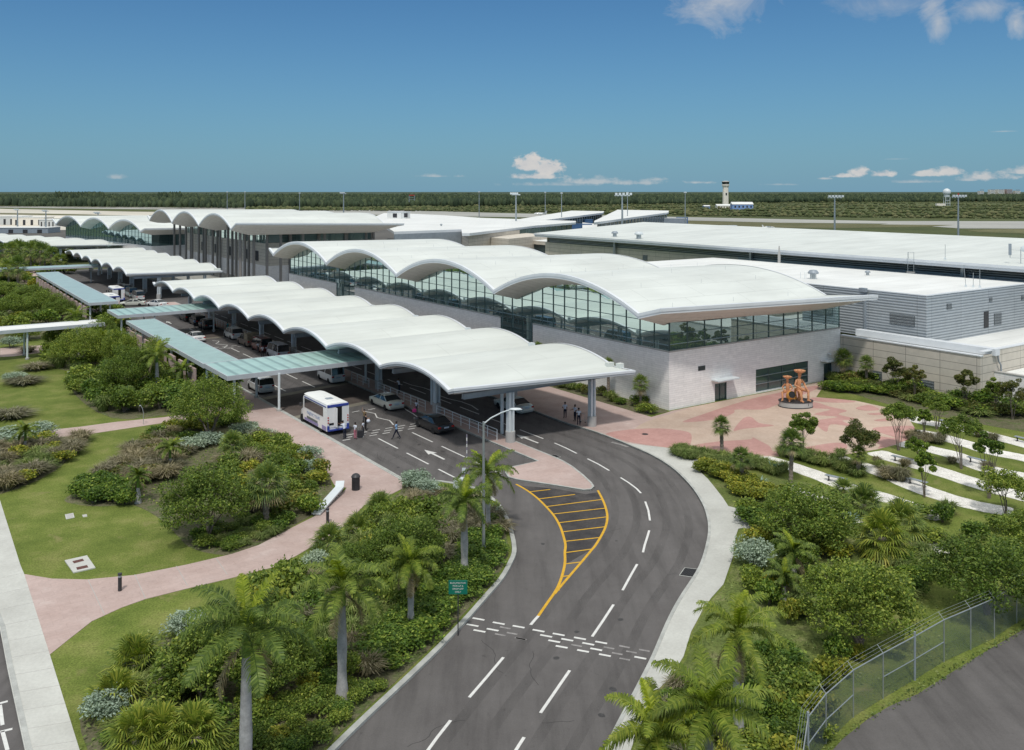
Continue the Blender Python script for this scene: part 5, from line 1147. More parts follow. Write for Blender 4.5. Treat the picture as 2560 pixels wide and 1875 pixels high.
# exit barrier
x,y=G(1157,1230); T=thing('barrier_gate','white barrier gate cabinet with a raised red and white striped arm','barrier',WM(x,y,.1)); mb=MB(); mb.box(-.2,.2,-.2,.2,0,1.05); mb.build('cabinet',K['steelw'],T,bevel=.03)
mb=MB()
for k in range(14): mb.box(.28,.36,-.03,.03,1.+k*.25,1.25+k*.25,k%2)
mb.build('barrier_arm',[K['paintw'],mat('stripe_red_grey',(.22,.2,.26),.5)],T); mb=MB(); mb.box(-.05,.25,-.25,-.21,1.5,1.9); mb.box(.08,.12,-.21,-.17,.9,1.6); mb.build('sign_plate',K['steelw'],T)
x,y=G(1143,1242); T=thing('ticket_machine','white rounded ticket machine box next to the barrier gate','ticket machine',WM(x,y,.1)); mb=MB(); mb.box(-.3,.3,-.25,.25,.3,1.3); mb.build('housing',K['steelw'],T,bevel=.08); mb=MB(); mb.box(-.18,.18,-.18,.18,0,.3); mb.build('base',K['galv'],T)
x,y=G(1160,1240); T=thing('control_post','grey control post right of the white ticket machine','post',WM(x,y,.1)); mb=MB(); mb.box(-.12,.12,-.12,.12,0,1.2); mb.build('post',K['galv'],T,bevel=.03); mb=MB(); mb.box(-.16,.16,-.16,.16,1.2,1.26); mb.build('cap',K['steelw'],T)
# rubble wall with pale coping
K['rubble']=None
def rubble():
    m,nt,bs=new_mat('rubble_stone'); tc=nd(nt,'ShaderNodeTexCoord'); v=nd(nt,'ShaderNodeTexVoronoi'); v.inputs['Scale'].default_value=4.5; nt.links.new(tc.outputs['Object'],v.inputs['Vector'])
    v2=nd(nt,'ShaderNodeTexVoronoi',feature='DISTANCE_TO_EDGE'); v2.inputs['Scale'].default_value=4.5; nt.links.new(tc.outputs['Object'],v2.inputs['Vector'])
    col=mixc(nt,ramp(nt,v2.outputs['Distance'],[(.02,0),(.10,1)]),(.03,.03,.028),ramp(nt,v.outputs['Color'],[(.2,(.18,.17,.155)),(.8,(.42,.40,.36))])); nt.links.new(col,bs.inputs['Base Color']); bs.inputs['Roughness'].default_value=.9; bump(nt,bs,v2.outputs['Distance'],.8,.1); return m
K['rubble']=rubble()
def capwall(label,pts,h0,h1,w=.55):
    T=thing('rubble_wall',label,'wall',Matrix.Translation((*pts[0],0))); P=[(p[0]-pts[0][0],p[1]-pts[0][1]) for p in pts]; n=len(P)
    def strip(z_lo,z_hi,w0,w1,m,name):
        mb=MB(); base=0
        for i,p in enumerate(P):
            a=P[max(i-1,0)];b=P[min(i+1,n-1)];d=(b[0]-a[0],b[1]-a[1]);l=math.hypot(*d);q=(-d[1]/l,d[0]/l); hh=h0+(h1-h0)*i/(n-1); zl=z_lo(hh);zh=z_hi(hh)
            mb.v+=[(p[0]+q[0]*w0,p[1]+q[1]*w0,zl),(p[0]+q[0]*w0,p[1]+q[1]*w0,zh),(p[0]+q[0]*w1,p[1]+q[1]*w1,zh),(p[0]+q[0]*w1,p[1]+q[1]*w1,zl)]
        for i in range(n-1):
            for k in range(3): o=4*i+k; mb.f.append((o,o+1,o+5,o+4)); mb.m.append(0)
        mb.f.append((0,3,2,1)); mb.m.append(0); o=4*(n-1); mb.f.append((o,o+1,o+2,o+3)); mb.m.append(0); mb.build(name,m,T)
    strip(lambda h:.05,lambda h:h,-w*.42,w*.42,K['rubble'],'wall'); strip(lambda h:h,lambda h:h+.12,-w*.62,w*.62,K['steelw'],'coping')
capwall('low rubble wall with a sloping white coping beside the pink path',px([z6(612,1392),z6(706,1306),z6(800,1220),z6(806,1190)],.3),.18,.75); 
capwall('low rubble wall with white coping half hidden by grey shrubs',px([z6(470,1010),z6(400,955),z6(330,905)],.4),.5,.45)
# utility slab and lids
P=px([zA(520,130),zA(700,90),zA(768,188),zA(590,228)],.12); T=thing('utility_slab','pale concrete utility slab with two brown metal lids in the lawn','utility cover'); mb=MB(); mb.prism(P,.02,.17); mb.build('slab',K['white_pave'],T)
for l in ([zA(582,132),zA(665,112),zA(678,128),zA(596,150)],[zA(612,182),zA(700,163),zA(712,182),zA(622,202)]): mb=MB(); mb.prism(px(l,.17),.15,.176); mb.build('lid',mat('rusty_lid',(.12,.055,.045),.8,0,.2,4.),T)
for lab,l in (('larger white two part utility lid on the left lawn',[z5(522,1245),z5(590,1232),z5(600,1268),z5(532,1282)]),('small white utility lid on the left lawn right of the larger one',[z5(662,1248),z5(698,1242),z5(702,1260),z5(668,1264)])):
    T=thing('utility_lid',lab,'utility cover'); P=px(l,.12); mb=MB(); mb.prism(P,.05,.14); mb.build('frame',K['white_pave'],T); mb=MB(); c=inset(P,.25); mb.prism(c,.13,.155); mb.build('lid',K['concrete'],T)
x,y=G(*zE(970,1115),.1); T=thing('globe_lamp','small white globe light on the upper left lawn','garden light',WM(x,y,.1)); mb=MB(); mb.lathe([(.0,.2),(.14,.27),(.17,.4),(.12,.53),(.0,.58)],12); mb.build('globe',K['steelw'],T,smooth=60); mb=MB(); mb.lathe([(.05,0),(.05,.22)],8); mb.build('stem',K['dark'],T)
x,y=G(*z5(1155,520),.1); T=thing('garden_lamp','thin bent garden lamp post beside the upper left path','lamp post',WM(x,y,.1)); mb=MB(); mb.tube([(0,0,0),(0,0,1.2),(-.12,0,1.7),(-.3,0,1.95)],.03,8); mb.build('pole',K['galv'],T,smooth=40); mb=MB(); mb.lathe([(.09,0),(.11,.05),(.0,.12)],10,(-.34,0,1.9)); mb.build('lamp_head',K['galv'],T,smooth=40)
# benches
for (p,q),lab in (((z8(655,1082),z8(830,1122)),'bench on the leftmost gravel strip, nearest the plaza edge'),((z8(1190,927),z8(1355,965)),'bench on the gravel right of the red tipped round tree'),((z8(1310,1105),z8(1475,1148)),'bench on the gravel in front of the fan palms'),((z8(1800,937),z8(1945,972)),'bench under the leaning tree in the gravel garden'),((z8(1570,640),z8(1690,662)),'bench farthest back near the thicket'),((z8(2180,772),z8(2300,800)),'bench at the right edge of the picture in the gravel garden')):
    a_=G(*p,.55);b_=G(*q,.55); cx_,cy_=(a_[0]+b_[0])/2,(a_[1]+b_[1])/2; ln=math.hypot(b_[0]-a_[0],b_[1]-a_[1]); rz=math.atan2(b_[1]-a_[1],b_[0]-a_[0])
    T=thing('garden_bench','flat grey '+lab,'bench',WM(cx_,cy_,.1,rz)); mb=MB()
    for k in range(3): mb.box(-ln/2,ln/2,-.2+k*.14,-.08+k*.14,.42,.47)
    mb.build('seat',K['steelg'],T,bevel=.008)
    for s in (-1,1): mb=MB(); x0,x1=sorted((s*ln*.36,s*ln*.36+.08)); mb.box(x0,x1,-.18,.18,.36,.418); mb.box(x0,x1,-.05,.05,.04,.36); mb.box(x0-.04,x1+.04,-.18,.18,0,.04); mb.build('leg',K['dark'],T)
# sculpture
K['straw']=None
def strawmat():
    m,nt,bs=new_mat('orange_straw_cladding'); tc=nd(nt,'ShaderNodeTexCoord'); wv=nd(nt,'ShaderNodeTexWave'); wv.inputs['Scale'].default_value=6.; wv.inputs['Distortion'].default_value=4.; nt.links.new(tc.outputs['Object'],wv.inputs['Vector'])
    col=mixc(nt,1.,ramp(nt,wv.outputs['Fac'],[(.1,(.40,.14,.05)),(.5,(.68,.30,.13)),(.9,(.80,.46,.26))]),ramp(nt,tex(nt,5.,5),[(.3,.75),(.6,1.1)]),'MULTIPLY'); nt.links.new(col,bs.inputs['Base Color']); bs.inputs['Roughness'].default_value=.6; bump(nt,bs,wv.outputs['Fac'],.5,.04); return m
K['straw']=strawmat(); K['strawd']=mat('orange_barrel',(.66,.34,.09),.6,0,.25,5.)
cx_,cy_=G(1989.5,1019); T=thing('sculpture','orange straw clad sculpture of two drummers in wide hats on an oval plinth','sculpture',WM(cx_,cy_,.13))
E2=Matrix.Diagonal((1.88,1.25,1,1)); mb=MB(); mb.lathe([(1.,0),(1.,.1)],40,(0,0,0),0,E2); mb.lathe([(.985,.1),(.985,.62)],40,(0,0,0),1,E2); mb.lathe([(1.02,.62),(1.02,.72)],40,(0,0,0),0,E2); mb.build('plinth',[K['dark'],K['concrete']],T,smooth=30)
mb=MB(); mb.obox(Matrix.Rotation(R(-38),4,'Z'),1.26*1.16,1.26*1.18,-.16,.16,.28,.55); mb.build('plaque',K['dark'],T)
def fig(parent,name,off,rot,seated,s):
    M=Matrix.Translation(off)@Matrix.Rotation(rot,4,'Z')@Matrix.Diagonal((s,s,s,1)); tr=lambda pts:[M@Vector(p) for p in pts]
    mb=MB(); hp=.75 if seated else 1.0
    mb.tube(tr([(0,0,hp-.1),(0,.0,hp+.25),(0,.03,hp+.6),(0,.06,hp+.75)]),[.19*s,.16*s,.20*s,.08*s],10)
    mb.tube(tr([(0,.06,hp+.75),(0,.1,hp+.9),(0,.1,hp+1.05),(0,.1,hp+1.2)]),[.07*s,.10*s,.12*s,.07*s],10)
    for sd in (-1,1):
        mb.tube(tr([(sd*.2,.03,hp+.62),(sd*.42,.1,hp+.32),(sd*.2,.5,hp+.12)]),[.085*s,.07*s,.05*s],8)
        mb.tube(tr([(sd*.15,.05,hp-.02),(sd*.35,.55,hp-.08),(sd*.3,.6,.35),(sd*.3,.62,.05)] if seated else [(sd*.13,0,hp),(sd*.18,.05,.5),(sd*.2,0,.03)]),([.13*s,.10*s,.085*s,.06*s] if seated else [.17*s,.14*s,.12*s]),8)
        mb.tube(tr([(sd*.3,.55,.06),(sd*.32,.8,.05)] if seated else [(sd*.2,-.05,.05),(sd*.22,.25,.05)]),[.09*s,.06*s],8)
        for k in range(5): f0=Vector((sd*.2,.5,hp+.12)); mb.tube(tr([f0+Vector((sd*(-.04+.02*k),.0,0)),f0+Vector((sd*(-.05+.025*k),.11,-.02))]),[.016*s,.010*s],5)
    o=mb.build(name,K['straw'],parent,smooth=50)
    mb=MB(); mb.lathe([(.12,1.08),(.16,1.05),(.36,1.16),(.39,1.24),(.34,1.23),(.18,1.12),(.16,1.26),(.10,1.31),(.0,1.32)],24,(0,.1,hp+.05),0,M); mb.build('hat',K['straw'],o,smooth=40)
    return o
fig(T,'standing_figure',(.35,.1,.72),R(205),True,1.62)
fig(T,'seated_figure',(-.85,.15,.72),R(150),True,1.28)
mb=MB(); Mb=Matrix.Translation((-.75,-.55,1.35))@Matrix.Scale(1.25,4)@Matrix.Rotation(R(68),4,'X')@Matrix.Rotation(R(0),4,'Z')@Matrix.Translation((0,0,-.4)); mb.lathe([(.30,0),(.36,.2),(.39,.42),(.36,.64),(.30,.84)],20,(0,0,0),0,Mb,cap=False); dr=mb.build('drum',K['strawd'],T,smooth=40); mb=MB(); mb.lathe([(.29,.03),(.29,.06)],20,(0,0,0),0,Mb); mb.lathe([(.29,.79),(.29,.81)],20,(0,0,0),0,Mb); mb.build('drum_skin',K['black'],dr)
mb=MB(); mb.lathe([(.30,0),(.24,.5),(.30,.95)],16,(.45,-.1,.72)); mb.lathe([(.22,0),(.20,.35),(.26,.45)],12,(-.75,-.2,.72)); mb.build('stool',K['straw'],T,smooth=40)
mb=MB(); mb.lathe([(.22,0),(.14,.6),(.1,1.2)],12,(.1,.5,.72)); mb.build('robe',K['strawd'],T,smooth=40)
# perimeter fence
def mesh_mat():
    m=bpy.data.materials.new('chain_link'); m.use_nodes=True; nt=m.node_tree; nt.nodes.clear(); o=nd(nt,'ShaderNodeOutputMaterial'); mx=nd(nt,'ShaderNodeMixShader'); t=nd(nt,'ShaderNodeBsdfTransparent'); d=nd(nt,'ShaderNodeBsdfPrincipled'); d.inputs['Base Color'].default_value=(.15,.20,.22,1); d.inputs['Metallic'].default_value=.3; d.inputs['Roughness'].default_value=.4
    tc=nd(nt,'ShaderNodeTexCoord'); sp=nd(nt,'ShaderNodeSeparateXYZ'); nt.links.new(tc.outputs['UV'],sp.inputs[0])
    def wv(sg):
        a=nd(nt,'ShaderNodeMath',operation='MULTIPLY'); a.inputs[1].default_value=sg; nt.links.new(sp.outputs[1],a.inputs[0]); b=nd(nt,'ShaderNodeMath',operation='ADD'); nt.links.new(sp.outputs[0],b.inputs[0]); nt.links.new(a.outputs[0],b.inputs[1])
        c=nd(nt,'ShaderNodeMath',operation='MULTIPLY'); c.inputs[1].default_value=1/.07; nt.links.new(b.outputs[0],c.inputs[0]); f=nd(nt,'ShaderNodeMath',operation='FRACT'); nt.links.new(c.outputs[0],f.inputs[0]); l=nd(nt,'ShaderNodeMath',operation='LESS_THAN'); l.inputs[1].default_value=.20; nt.links.new(f.outputs[0],l.inputs[0]); return l.outputs[0]
    mxn=nd(nt,'ShaderNodeMath',operation='MAXIMUM'); nt.links.new(wv(1),mxn.inputs[0]); nt.links.new(wv(-1),mxn.inputs[1]); nt.links.new(mxn.outputs[0],mx.inputs[0]); nt.links.new(t.outputs[0],mx.inputs[1]); nt.links.new(d.outputs[0],mx.inputs[2]); nt.links.new(mx.outputs[0],o.inputs[0]); return m
K['chain']=mesh_mat()
FP=px([(1985,2290),(2000,2080),(2020,1923),(2065,1859),(2133.3,1793.7),(2207.8,1747),(2287,1700.5),(2360,1655.5),(2426.8,1624.4),(2485.8,1596.5),(2541.7,1557.7),(2600,1525),(2660,1495)],.1)
T=thing('chain_link_fence','chain link fence with grey posts and barbed wire along the service road','fence',Matrix.Translation((*FP[4],.1))); o0=FP[4]; P=[(p[0]-o0[0],p[1]-o0[1]) for p in FP]; FH=2.15
mb=MB(); uv=[];d_=0
for i in range(len(P)-1):
    a,b=P[i],P[i+1];l=math.hypot(b[0]-a[0],b[1]-a[1]); mb.quad((*a,.03),(*b,.03),(*b,FH),(*a,FH)); uv+=[(d_,0),(d_+l,0),(d_+l,FH),(d_,FH)]; d_+=l
me=mb.mesh('mesh_panel',K['chain']); ul=me.uv_layers.new(name='UVMap'); ul.data.foreach_set('uv',[c for q in uv for c in q]); reg(link(me,'mesh_panel',T))
mb=MB(); mb.tube([(*p,FH) for p in P],.028,6); mb.build('top_rail',K['galv'],T,smooth=40)
mb=MB(); 
for i in (2,3,5,6): a,b=P[i],P[i+1]; mb.tube([(*a,FH*.48),(*b,FH*.48)],.024,6)
mb.build('brace_rail',K['galv'],T)
for i,p in enumerate(P):
    big=i in (2,6); mb=MB(); mb.tube([(*p,-.1),(*p,FH+(.22 if big else .0))],.055 if big else .03,8)
    if not big: mb.tube([(*p,FH),(p[0]-.2,p[1]+.2,FH+.32)],.018,5)
    mb.build('post',K['steelg'] if big else K['galv'],T,smooth=40)
mb=MB()
for k in range(3): f=.33+.33*k; mb.tube([(p[0]-.2*f,p[1]+.2*f,FH+.32*f) for p in P],.006,4)
mb.build('barbed_wire',K['galv'],T)
# rooftop equipment
def topb(b,a,z): x,y=W(b,a); return WM(x,y,z,-.6)
def mast(label,b,a,z,hs,name='roof_aerial'):
    T=thing(name,label,'aerial',topb(b,a,z)); 
    for i,(dx,h,lean) in enumerate(hs): mb=MB(); mb.tube([(dx,0,0),(dx+lean,0,h)],.035,6); mb.build('rod',K['galv'],T); mb=MB(); mb.box(dx-.12,dx+.12,-.12,.12,0,.3); mb.build('foot',K['steelw'],T)
    return T
bq,aq=g(2427,718,10.95); mast('cluster of three thin roof aerials near the metal block corner',bq,aq,10.95,[(-.6,3.0,-.25),(.3,2.,.0),(1.1,2.7,.0)])
bq,aq=g(2363,649,13.3); mast('small tripod lightning mast on the long hall roof',bq,aq,13.3,[(0,2.4,0)])
bq,aq=g(1948,657,10.95); T=mast('stout grey vent stack on the metal block roof',bq,aq,10.95,[(0,1.2,0)],'vent_stack'); mb=MB(); mb.lathe([(.28,0),(.28,1.2),(.16,2.3),(.1,3.1)],10); mb.build('stack',K['concrete'],T,smooth=40)
bq,aq=g(2277,682,10.95); T=thing('roof_ladder','tall thin metal ladder frame on the metal block roof','ladder',topb(bq,aq,10.95)); mb=MB()
for s in (-.45,.45): mb.tube([(s,0,0),(s,0,3.3)],.035,6)
for z in (1.8,3.3): mb.tube([(-.45,0,z),(.45,0,z)],.035,6)
mb.tube([(-.45,.6,1.8),(-.45,.6,3.3)],.03,6); mb.build('frame',K['galv'],T); mb=MB(); mb.box(-.6,.6,-.3,.3,0,.15); mb.build('base',K['concrete'],T)
for lab,u,v,z in (('grey dish fan on a post near the hall roof edge',2033,697,10.95),('small grey cowl vent on the metal block roof',2169,688,10.95),('grey mushroom vent left of the white one on the long hall roof',1537,592,13.3),('wide white capped vent on the long hall roof',1597,597,13.3),('small grey vent on the central roof',1103,565,13.1)):
    bq,aq=g(u,v,z); T=thing('roof_vent',lab,'roof vent',topb(bq,aq,z)); k=1.6 if 'wide' in lab else (1.3 if 'dish' in lab or 'mushroom' in lab else .7); mb=MB(); mb.lathe([(.35*k,0),(.35*k,.6*k)],12); mb.build('duct',K['galv'],T,smooth=40); mb=MB(); mb.lathe([(.6*k,.6*k),(.62*k,.75*k),(.4*k,1.0*k),(.0,1.05*k)],14); mb.build('cowl',K['steelg'] if 'wide' not in lab else K['steelw'],T,smooth=40)
bq,aq=g(2552,667,12.8); T=thing('roof_antenna','antenna panels and dish on a square pipe frame at the right edge','aerial',topb(bq,aq,12.9)); mb=MB(); mb.tube([(-1.4,0,1.2),(1.4,0,1.2)],.05,6); mb.tube([(-1.4,0,2.4),(1.4,0,2.4)],.05,6)
for s in (-1.4,0,1.4): mb.tube([(s,0,0 if s==0 else 1.2),(s,0,2.8)],.05,6)
mb.build('frame',K['galv'],T); mb=MB(); mb.box(-1.6,-1.2,-.15,.05,1.6,3.3); mb.build('panel_antenna',K['steelg'],T); mb=MB(); mb.lathe([(.0,.1),(.3,.05),(.45,0)],14,(0,0,0),0,Matrix.Translation((.4,-.2,2.6))@Matrix.Rotation(R(90),4,'X')); mb.build('dish',K['steelw'],T,smooth=50)
bq,aq=g(2015,697,10.95); T=thing('roof_hatch_rail','low white pipe guard rail beside the dish fan','railing',topb(bq,aq,10.95)); mb=MB()
for s in (-.8,0,.8): mb.tube([(s,0,0),(s,0,1.),(s+.6,0,1.),(s+.6,0,0)],.03,6)
mb.build('rails',K['steelw'],T)
# ================================================================ VEGETATION
rv=random.Random(11)
K['leaf_tree']=leafmat('tree_leaves',[(0,(0.060,0.102,0.018)),(.45,(0.123,0.188,0.030)),(.8,(0.203,0.270,0.045)),(1,(0.330,0.375,0.075))])
K['leaf_dark']=leafmat('hedge_leaves',[(0,(0.042,0.090,0.015)),(.5,(0.098,0.173,0.024)),(.85,(0.180,0.262,0.039)),(1,(0.330,0.405,0.075))])
K['leaf_yel']=leafmat('yellow_green_leaves',[(0,(.09,.12,.018)),(.4,(.17,.215,.028)),(.8,(.30,.32,.045)),(1,(.42,.36,.06))])
K['leaf_org']=leafmat('orange_tinted_leaves',[(0,(.08,.11,.022)),(.5,(.15,.19,.03)),(.85,(.26,.26,.05)),(1,(.38,.24,.06))])
K['leaf_sil']=leafmat('silver_grey_leaves',[(0,(0.154,0.209,0.154)),(.5,(0.264,0.341,0.264)),(1,(0.396,0.484,0.385))],.15,.7,.15)
K['leaf_red']=leafmat('reddish_leaves',[(0,(.06,.085,.022)),(.6,(.14,.165,.04)),(1,(.20,.15,.055))])
K['leaf_pal']=leafmat('royal_palm_leaflets',[(0,(0.060,0.105,0.021)),(.5,(0.128,0.188,0.033)),(1,(0.225,0.285,0.060))],.3,.5,.25)
K['leaf_paly']=leafmat('young_palm_leaflets',[(0,(0.132,0.187,0.013)),(.5,(0.231,0.297,0.022)),(1,(0.352,0.396,0.044))],.35,.5,.25)
K['leaf_palb']=leafmat('bright_royal_leaflets',[(0,(.09,.14,.02)),(.5,(.17,.23,.03)),(1,(.27,.31,.05))],.3,.5,.2)
K['leaf_dead']=leafmat('dead_palm_leaflets',[(0,(0.220,0.176,0.099)),(1,(0.418,0.352,0.220))],.2,.8,.1)
K['leaf_fan']=leafmat('fan_palm_leaves',[(0,(0.075,0.128,0.036)),(.5,(0.150,0.217,0.057)),(1,(0.285,0.330,0.075))],.25,.5,.3)
K['leaf_fanb']=leafmat('bright_fan_palm_leaves',[(0,(.10,.15,.025)),(.5,(.20,.265,.04)),(1,(.36,.38,.07))],.3,.5,.2)
K['leaf_fany']=leafmat('yellowing_fan_leaves',[(0,(0.150,0.195,0.038)),(.5,(0.330,0.360,0.060)),(1,(0.570,0.450,0.090))],.25,.5,.2)
K['grassb']=leafmat('ornamental_grass_blades',[(0,(0.110,0.105,0.061)),(.5,(0.209,0.193,0.121)),(1,(0.330,0.297,0.220))],.2,.9,.25)
K['grassg']=leafmat('green_grass_blades',[(0,(0.075,0.120,0.030)),(.5,(0.165,0.225,0.060)),(1,(0.300,0.330,0.135))],.2,.9,.25)
K['agave']=leafmat('agave_blades',[(0,(0.195,0.300,0.270)),(1,(0.330,0.450,0.390))],.1,.6,.1)
K['bark']=mat('tree_bark',(.20,.17,.14),.9,0,.25,4.,.1,.2,30,.4)
K['palmbark']=mat('royal_palm_trunk',(.36,.355,.35),.85,0,.22,3.,.2,.12,14,.15)
K['sabal']=mat('fan_palm_trunk',(.24,.205,.17),.95,0,.35,7.,.1,.35,16,.8)
K['shaft']=mat('green_crownshaft',(.13,.22,.035),.5,0,.12,3.)
def leaf_quads(C,size,rs,up=.35,asp=.55):
    """numpy: diamond leaves (quads) at centres C"""
    n=len(C); d=rs.normal(size=(n,3)); d[:,2]*=.6; d/=np.linalg.norm(d,axis=1)[:,None]
    nn=rs.normal(size=(n,3)); nn[:,2]=np.abs(nn[:,2])+up; s=np.cross(d,nn); s/=np.linalg.norm(s,axis=1)[:,None]+1e-9
    sz=size*rs.uniform(.6,1.35,n)[:,None]
    V=np.stack([C-d*sz*.5,C+s*sz*asp*.5,C+d*sz*.5-np.array([0,0,.12])*sz,C-s*sz*asp*.5],1).reshape(-1,3)
    return V,np.arange(4*n).reshape(n,4)
def crown_pts(rs,blobs,per,rad,shell=.55):
    out=[]
    for (c,r) in blobs:
        n=int(per*(r/rad)**2); d=rs.normal(size=(n,3)); d/=np.linalg.norm(d,axis=1)[:,None]
        rr=r*(shell+(1-shell)*rs.uniform(0,1,n)**.6)*rs.uniform(.85,1.15,n); p=d*rr[:,None]; p[:,2]*=.78
        out.append(p+np.array(c))
    return np.concatenate(out)
def mk_tree(seed,h=4.5,w=5.8,nb=46,per=85,leaf=.24,base=.22,lm='leaf_tree',stems=4,trunk=.14,sparse=False,flat=1.):
    rs=np.random.default_rng(seed); r0=random.Random(seed); blobs=[]
    for k in range(nb):
        a=k*2.39996+r0.uniform(-.3,.3); t=r0.random(); rr=w/2*math.sqrt((k+.5)/nb)*.88; z=h*(base+.16)+(h*(.86-base))*math.sqrt(max(0,1-(rr/(w/2))**2))*r0.uniform(.35,1.)*flat
        blobs.append(((rr*math.cos(a),rr*math.sin(a),z),r0.uniform(.45,.85)*(w/6.2 if not sparse else w/4.7)))
    P=crown_pts(rs,blobs,per,.62*w/6.2); V,Q=leaf_quads(P,leaf,rs); crown=np_mesh('crown',V,Q,K[lm])
    mb=MB(); 
    for k in range(stems):
        b=blobs[r0.randrange(nb)][0]; ang=math.atan2(b[1],b[0]); m=(b[0]*.35,b[1]*.35,b[2]*.45)
        o=(.08*math.cos(ang),.08*math.sin(ang),-.1); mb.tube([o,m,b],[trunk*.75,trunk*.5,trunk*.15],7)
        for j in range(3):
            c=blobs[r0.randrange(nb)][0]; mb.tube([m,((m[0]+c[0])/2,(m[1]+c[1])/2,(m[2]+c[2])/2+.15),c],[trunk*.35,trunk*.22,trunk*.08],5)
    mb.tube([(0,0,-.1),(0,0,h*base)],[trunk,trunk*.8],8); tr=mb.mesh('trunk',K['bark'],50)
    return (('crown',crown),('trunk',tr))
def mk_shrub(seed,lm,h=1.,w=1.,nb=16,per=55,leaf=.13,flat=.8):
    rs=np.random.default_rng(seed); r0=random.Random(seed); bl=[]
    for k in range(nb):
        a=r0.uniform(0,6.283); rr=.5*w*math.sqrt(r0.random())*.75; bl.append(((rr*math.cos(a),rr*math.sin(a),h*(.22+.48*math.sqrt(max(0,1-(2*rr/w)**2))*r0.uniform(.55,1.1))),r0.uniform(.2,.32)*w))
    P=crown_pts(rs,bl,per,.26,.5); P[:,2]=np.maximum(P[:,2],.02); V,Q=leaf_quads(P,leaf,rs); mb=MB()
    for k in range(5): c=bl[k][0]; mb.tube([(0,0,-.05),(c[0]*.5,c[1]*.5,c[2]*.5),c],[.03,.02,.008],5)
    return (('foliage',np_mesh('foliage',V,Q,K[lm])),('stems',mb.mesh('stems',K['bark'])))
def mk_grass(seed,lm,h=1.,w=1.1,n=420,drop=.45,bw=.02):
    rs=np.random.default_rng(seed); a=rs.uniform(0,6.283,n); l=h*rs.uniform(.6,1.15,n); sp=rs.uniform(.05,1,n)*w*.5; r=rs.uniform(0,.16,n)*w
    dx,dy=np.cos(a),np.sin(a); px_,py_=-dy*bw,dx*bw
    b=np.stack([dx*r,dy*r,np.zeros(n)],1); m=np.stack([dx*(r+sp*.5),dy*(r+sp*.5),l*.72],1); t=np.stack([dx*(r+sp),dy*(r+sp),l*(1-drop*rs.uniform(.2,1,n))],1); s=np.stack([px_,py_,0*px_],1)
    V=np.stack([b-s,b+s,m+s*.8,m-s*.8,m-s*.8,m+s*.8,t+s*.15,t-s*.15],1).reshape(-1,3); Q=np.arange(8*n).reshape(-1,4)
    return (('blades',np_mesh('blades',V,Q,K[lm])),)
def frond(mb,az,e0,L_,droop,seed,lw=.5,npair=58,m=0,z0=0.,wd=.055,twist=0.):
    r0=random.Random(seed); pts=[];N=14; p=Vector((0,0,z0)); e=e0
    for i in range(N+1):
        pts.append(p.copy()); d=Vector((math.cos(az)*math.cos(e),math.sin(az)*math.cos(e),math.sin(e))); p=p+d*(L_/N); e-=droop/N*(1+.6*i/N)
    mb.tube(pts,[.035*(1-i/(N+1))+.006 for i in range(N+1)],4,m,False)
    side=Vector((-math.sin(az),math.cos(az),0))
    for k in range(npair):
        t=.14+.86*k/npair; f=t*N; i=min(N-1,int(f)); q=pts[i].lerp(pts[i+1],f-i); d=(pts[i+1]-pts[i]).normalized(); up=side.cross(d).normalized()*-1
        if up.z<0: up=-up
        ll=lw*(math.sin(math.pi*min(1,t*1.02))**.55+.12)*r0.uniform(.85,1.1)
        for s in (-1,1):
            lift=r0.uniform(-.25,.55); v=(side*s*1.0+d*.55+up*lift).normalized(); mid=q+v*ll*.55; tip=q+v*ll*.9+Vector((0,0,-ll*r0.uniform(.25,.55)))
            w=d*wd*.5; n=len(mb.v); mb.v+=[q-w,q+w,mid+w*.8,mid-w*.8,tip]; mb.f+=[(n,n+1,n+2,n+3),(n+3,n+2,n+4)]; mb.m+=[m,m]
def mk_royal(seed,h=5.,cr=2.6,nf=15,thick=.2,fm='leaf_pal'):
    r0=random.Random(seed); parts=[]
    mb=MB(); mb.lathe([(thick*1.7,-.1),(thick*1.45,.25),(thick*1.05,.9),(thick*.95,h*.35),(thick*1.1,h*.55),(thick*.85,h*.85),(thick*.7,h)],14); parts.append(('trunk',mb.mesh('trunk',K['palmbark'],50)))
    mb=MB(); mb.lathe([(thick*.72,h),(thick*.8,h+.2),(thick*.6,h+.7),(thick*.35,h+1.0)],12); parts.append(('crownshaft',mb.mesh('crownshaft',K['shaft'],50)))
    mb=MB()
    for k in range(nf):
        e=R(72)-R(82)*(k/nf)**1.1+r0.uniform(-.1,.1); frond(mb,k*2.4+r0.uniform(-.2,.2),e,cr*r0.uniform(.9,1.1),R(62)+r0.uniform(-.15,.35),seed*99+k,cr*.19,z0=h+.85)
    parts.append(('fronds',mb.mesh('fronds',K[fm])))
    mb=MB()
    for k in range(2): frond(mb,r0.uniform(0,6.28),R(76-14*k),cr*.82,R(42),seed*77+k,cr*.15,z0=h+.9)
    parts.append(('young_fronds',mb.mesh('young_fronds',K['leaf_paly'])))
    mb=MB()
    for k in range(3): frond(mb,r0.uniform(0,6.28),R(-28),cr*.75,R(60),seed*55+k,cr*.15,28,z0=h+.5)
    parts.append(('dead_fronds',mb.mesh('dead_fronds',K['leaf_dead']))); return parts
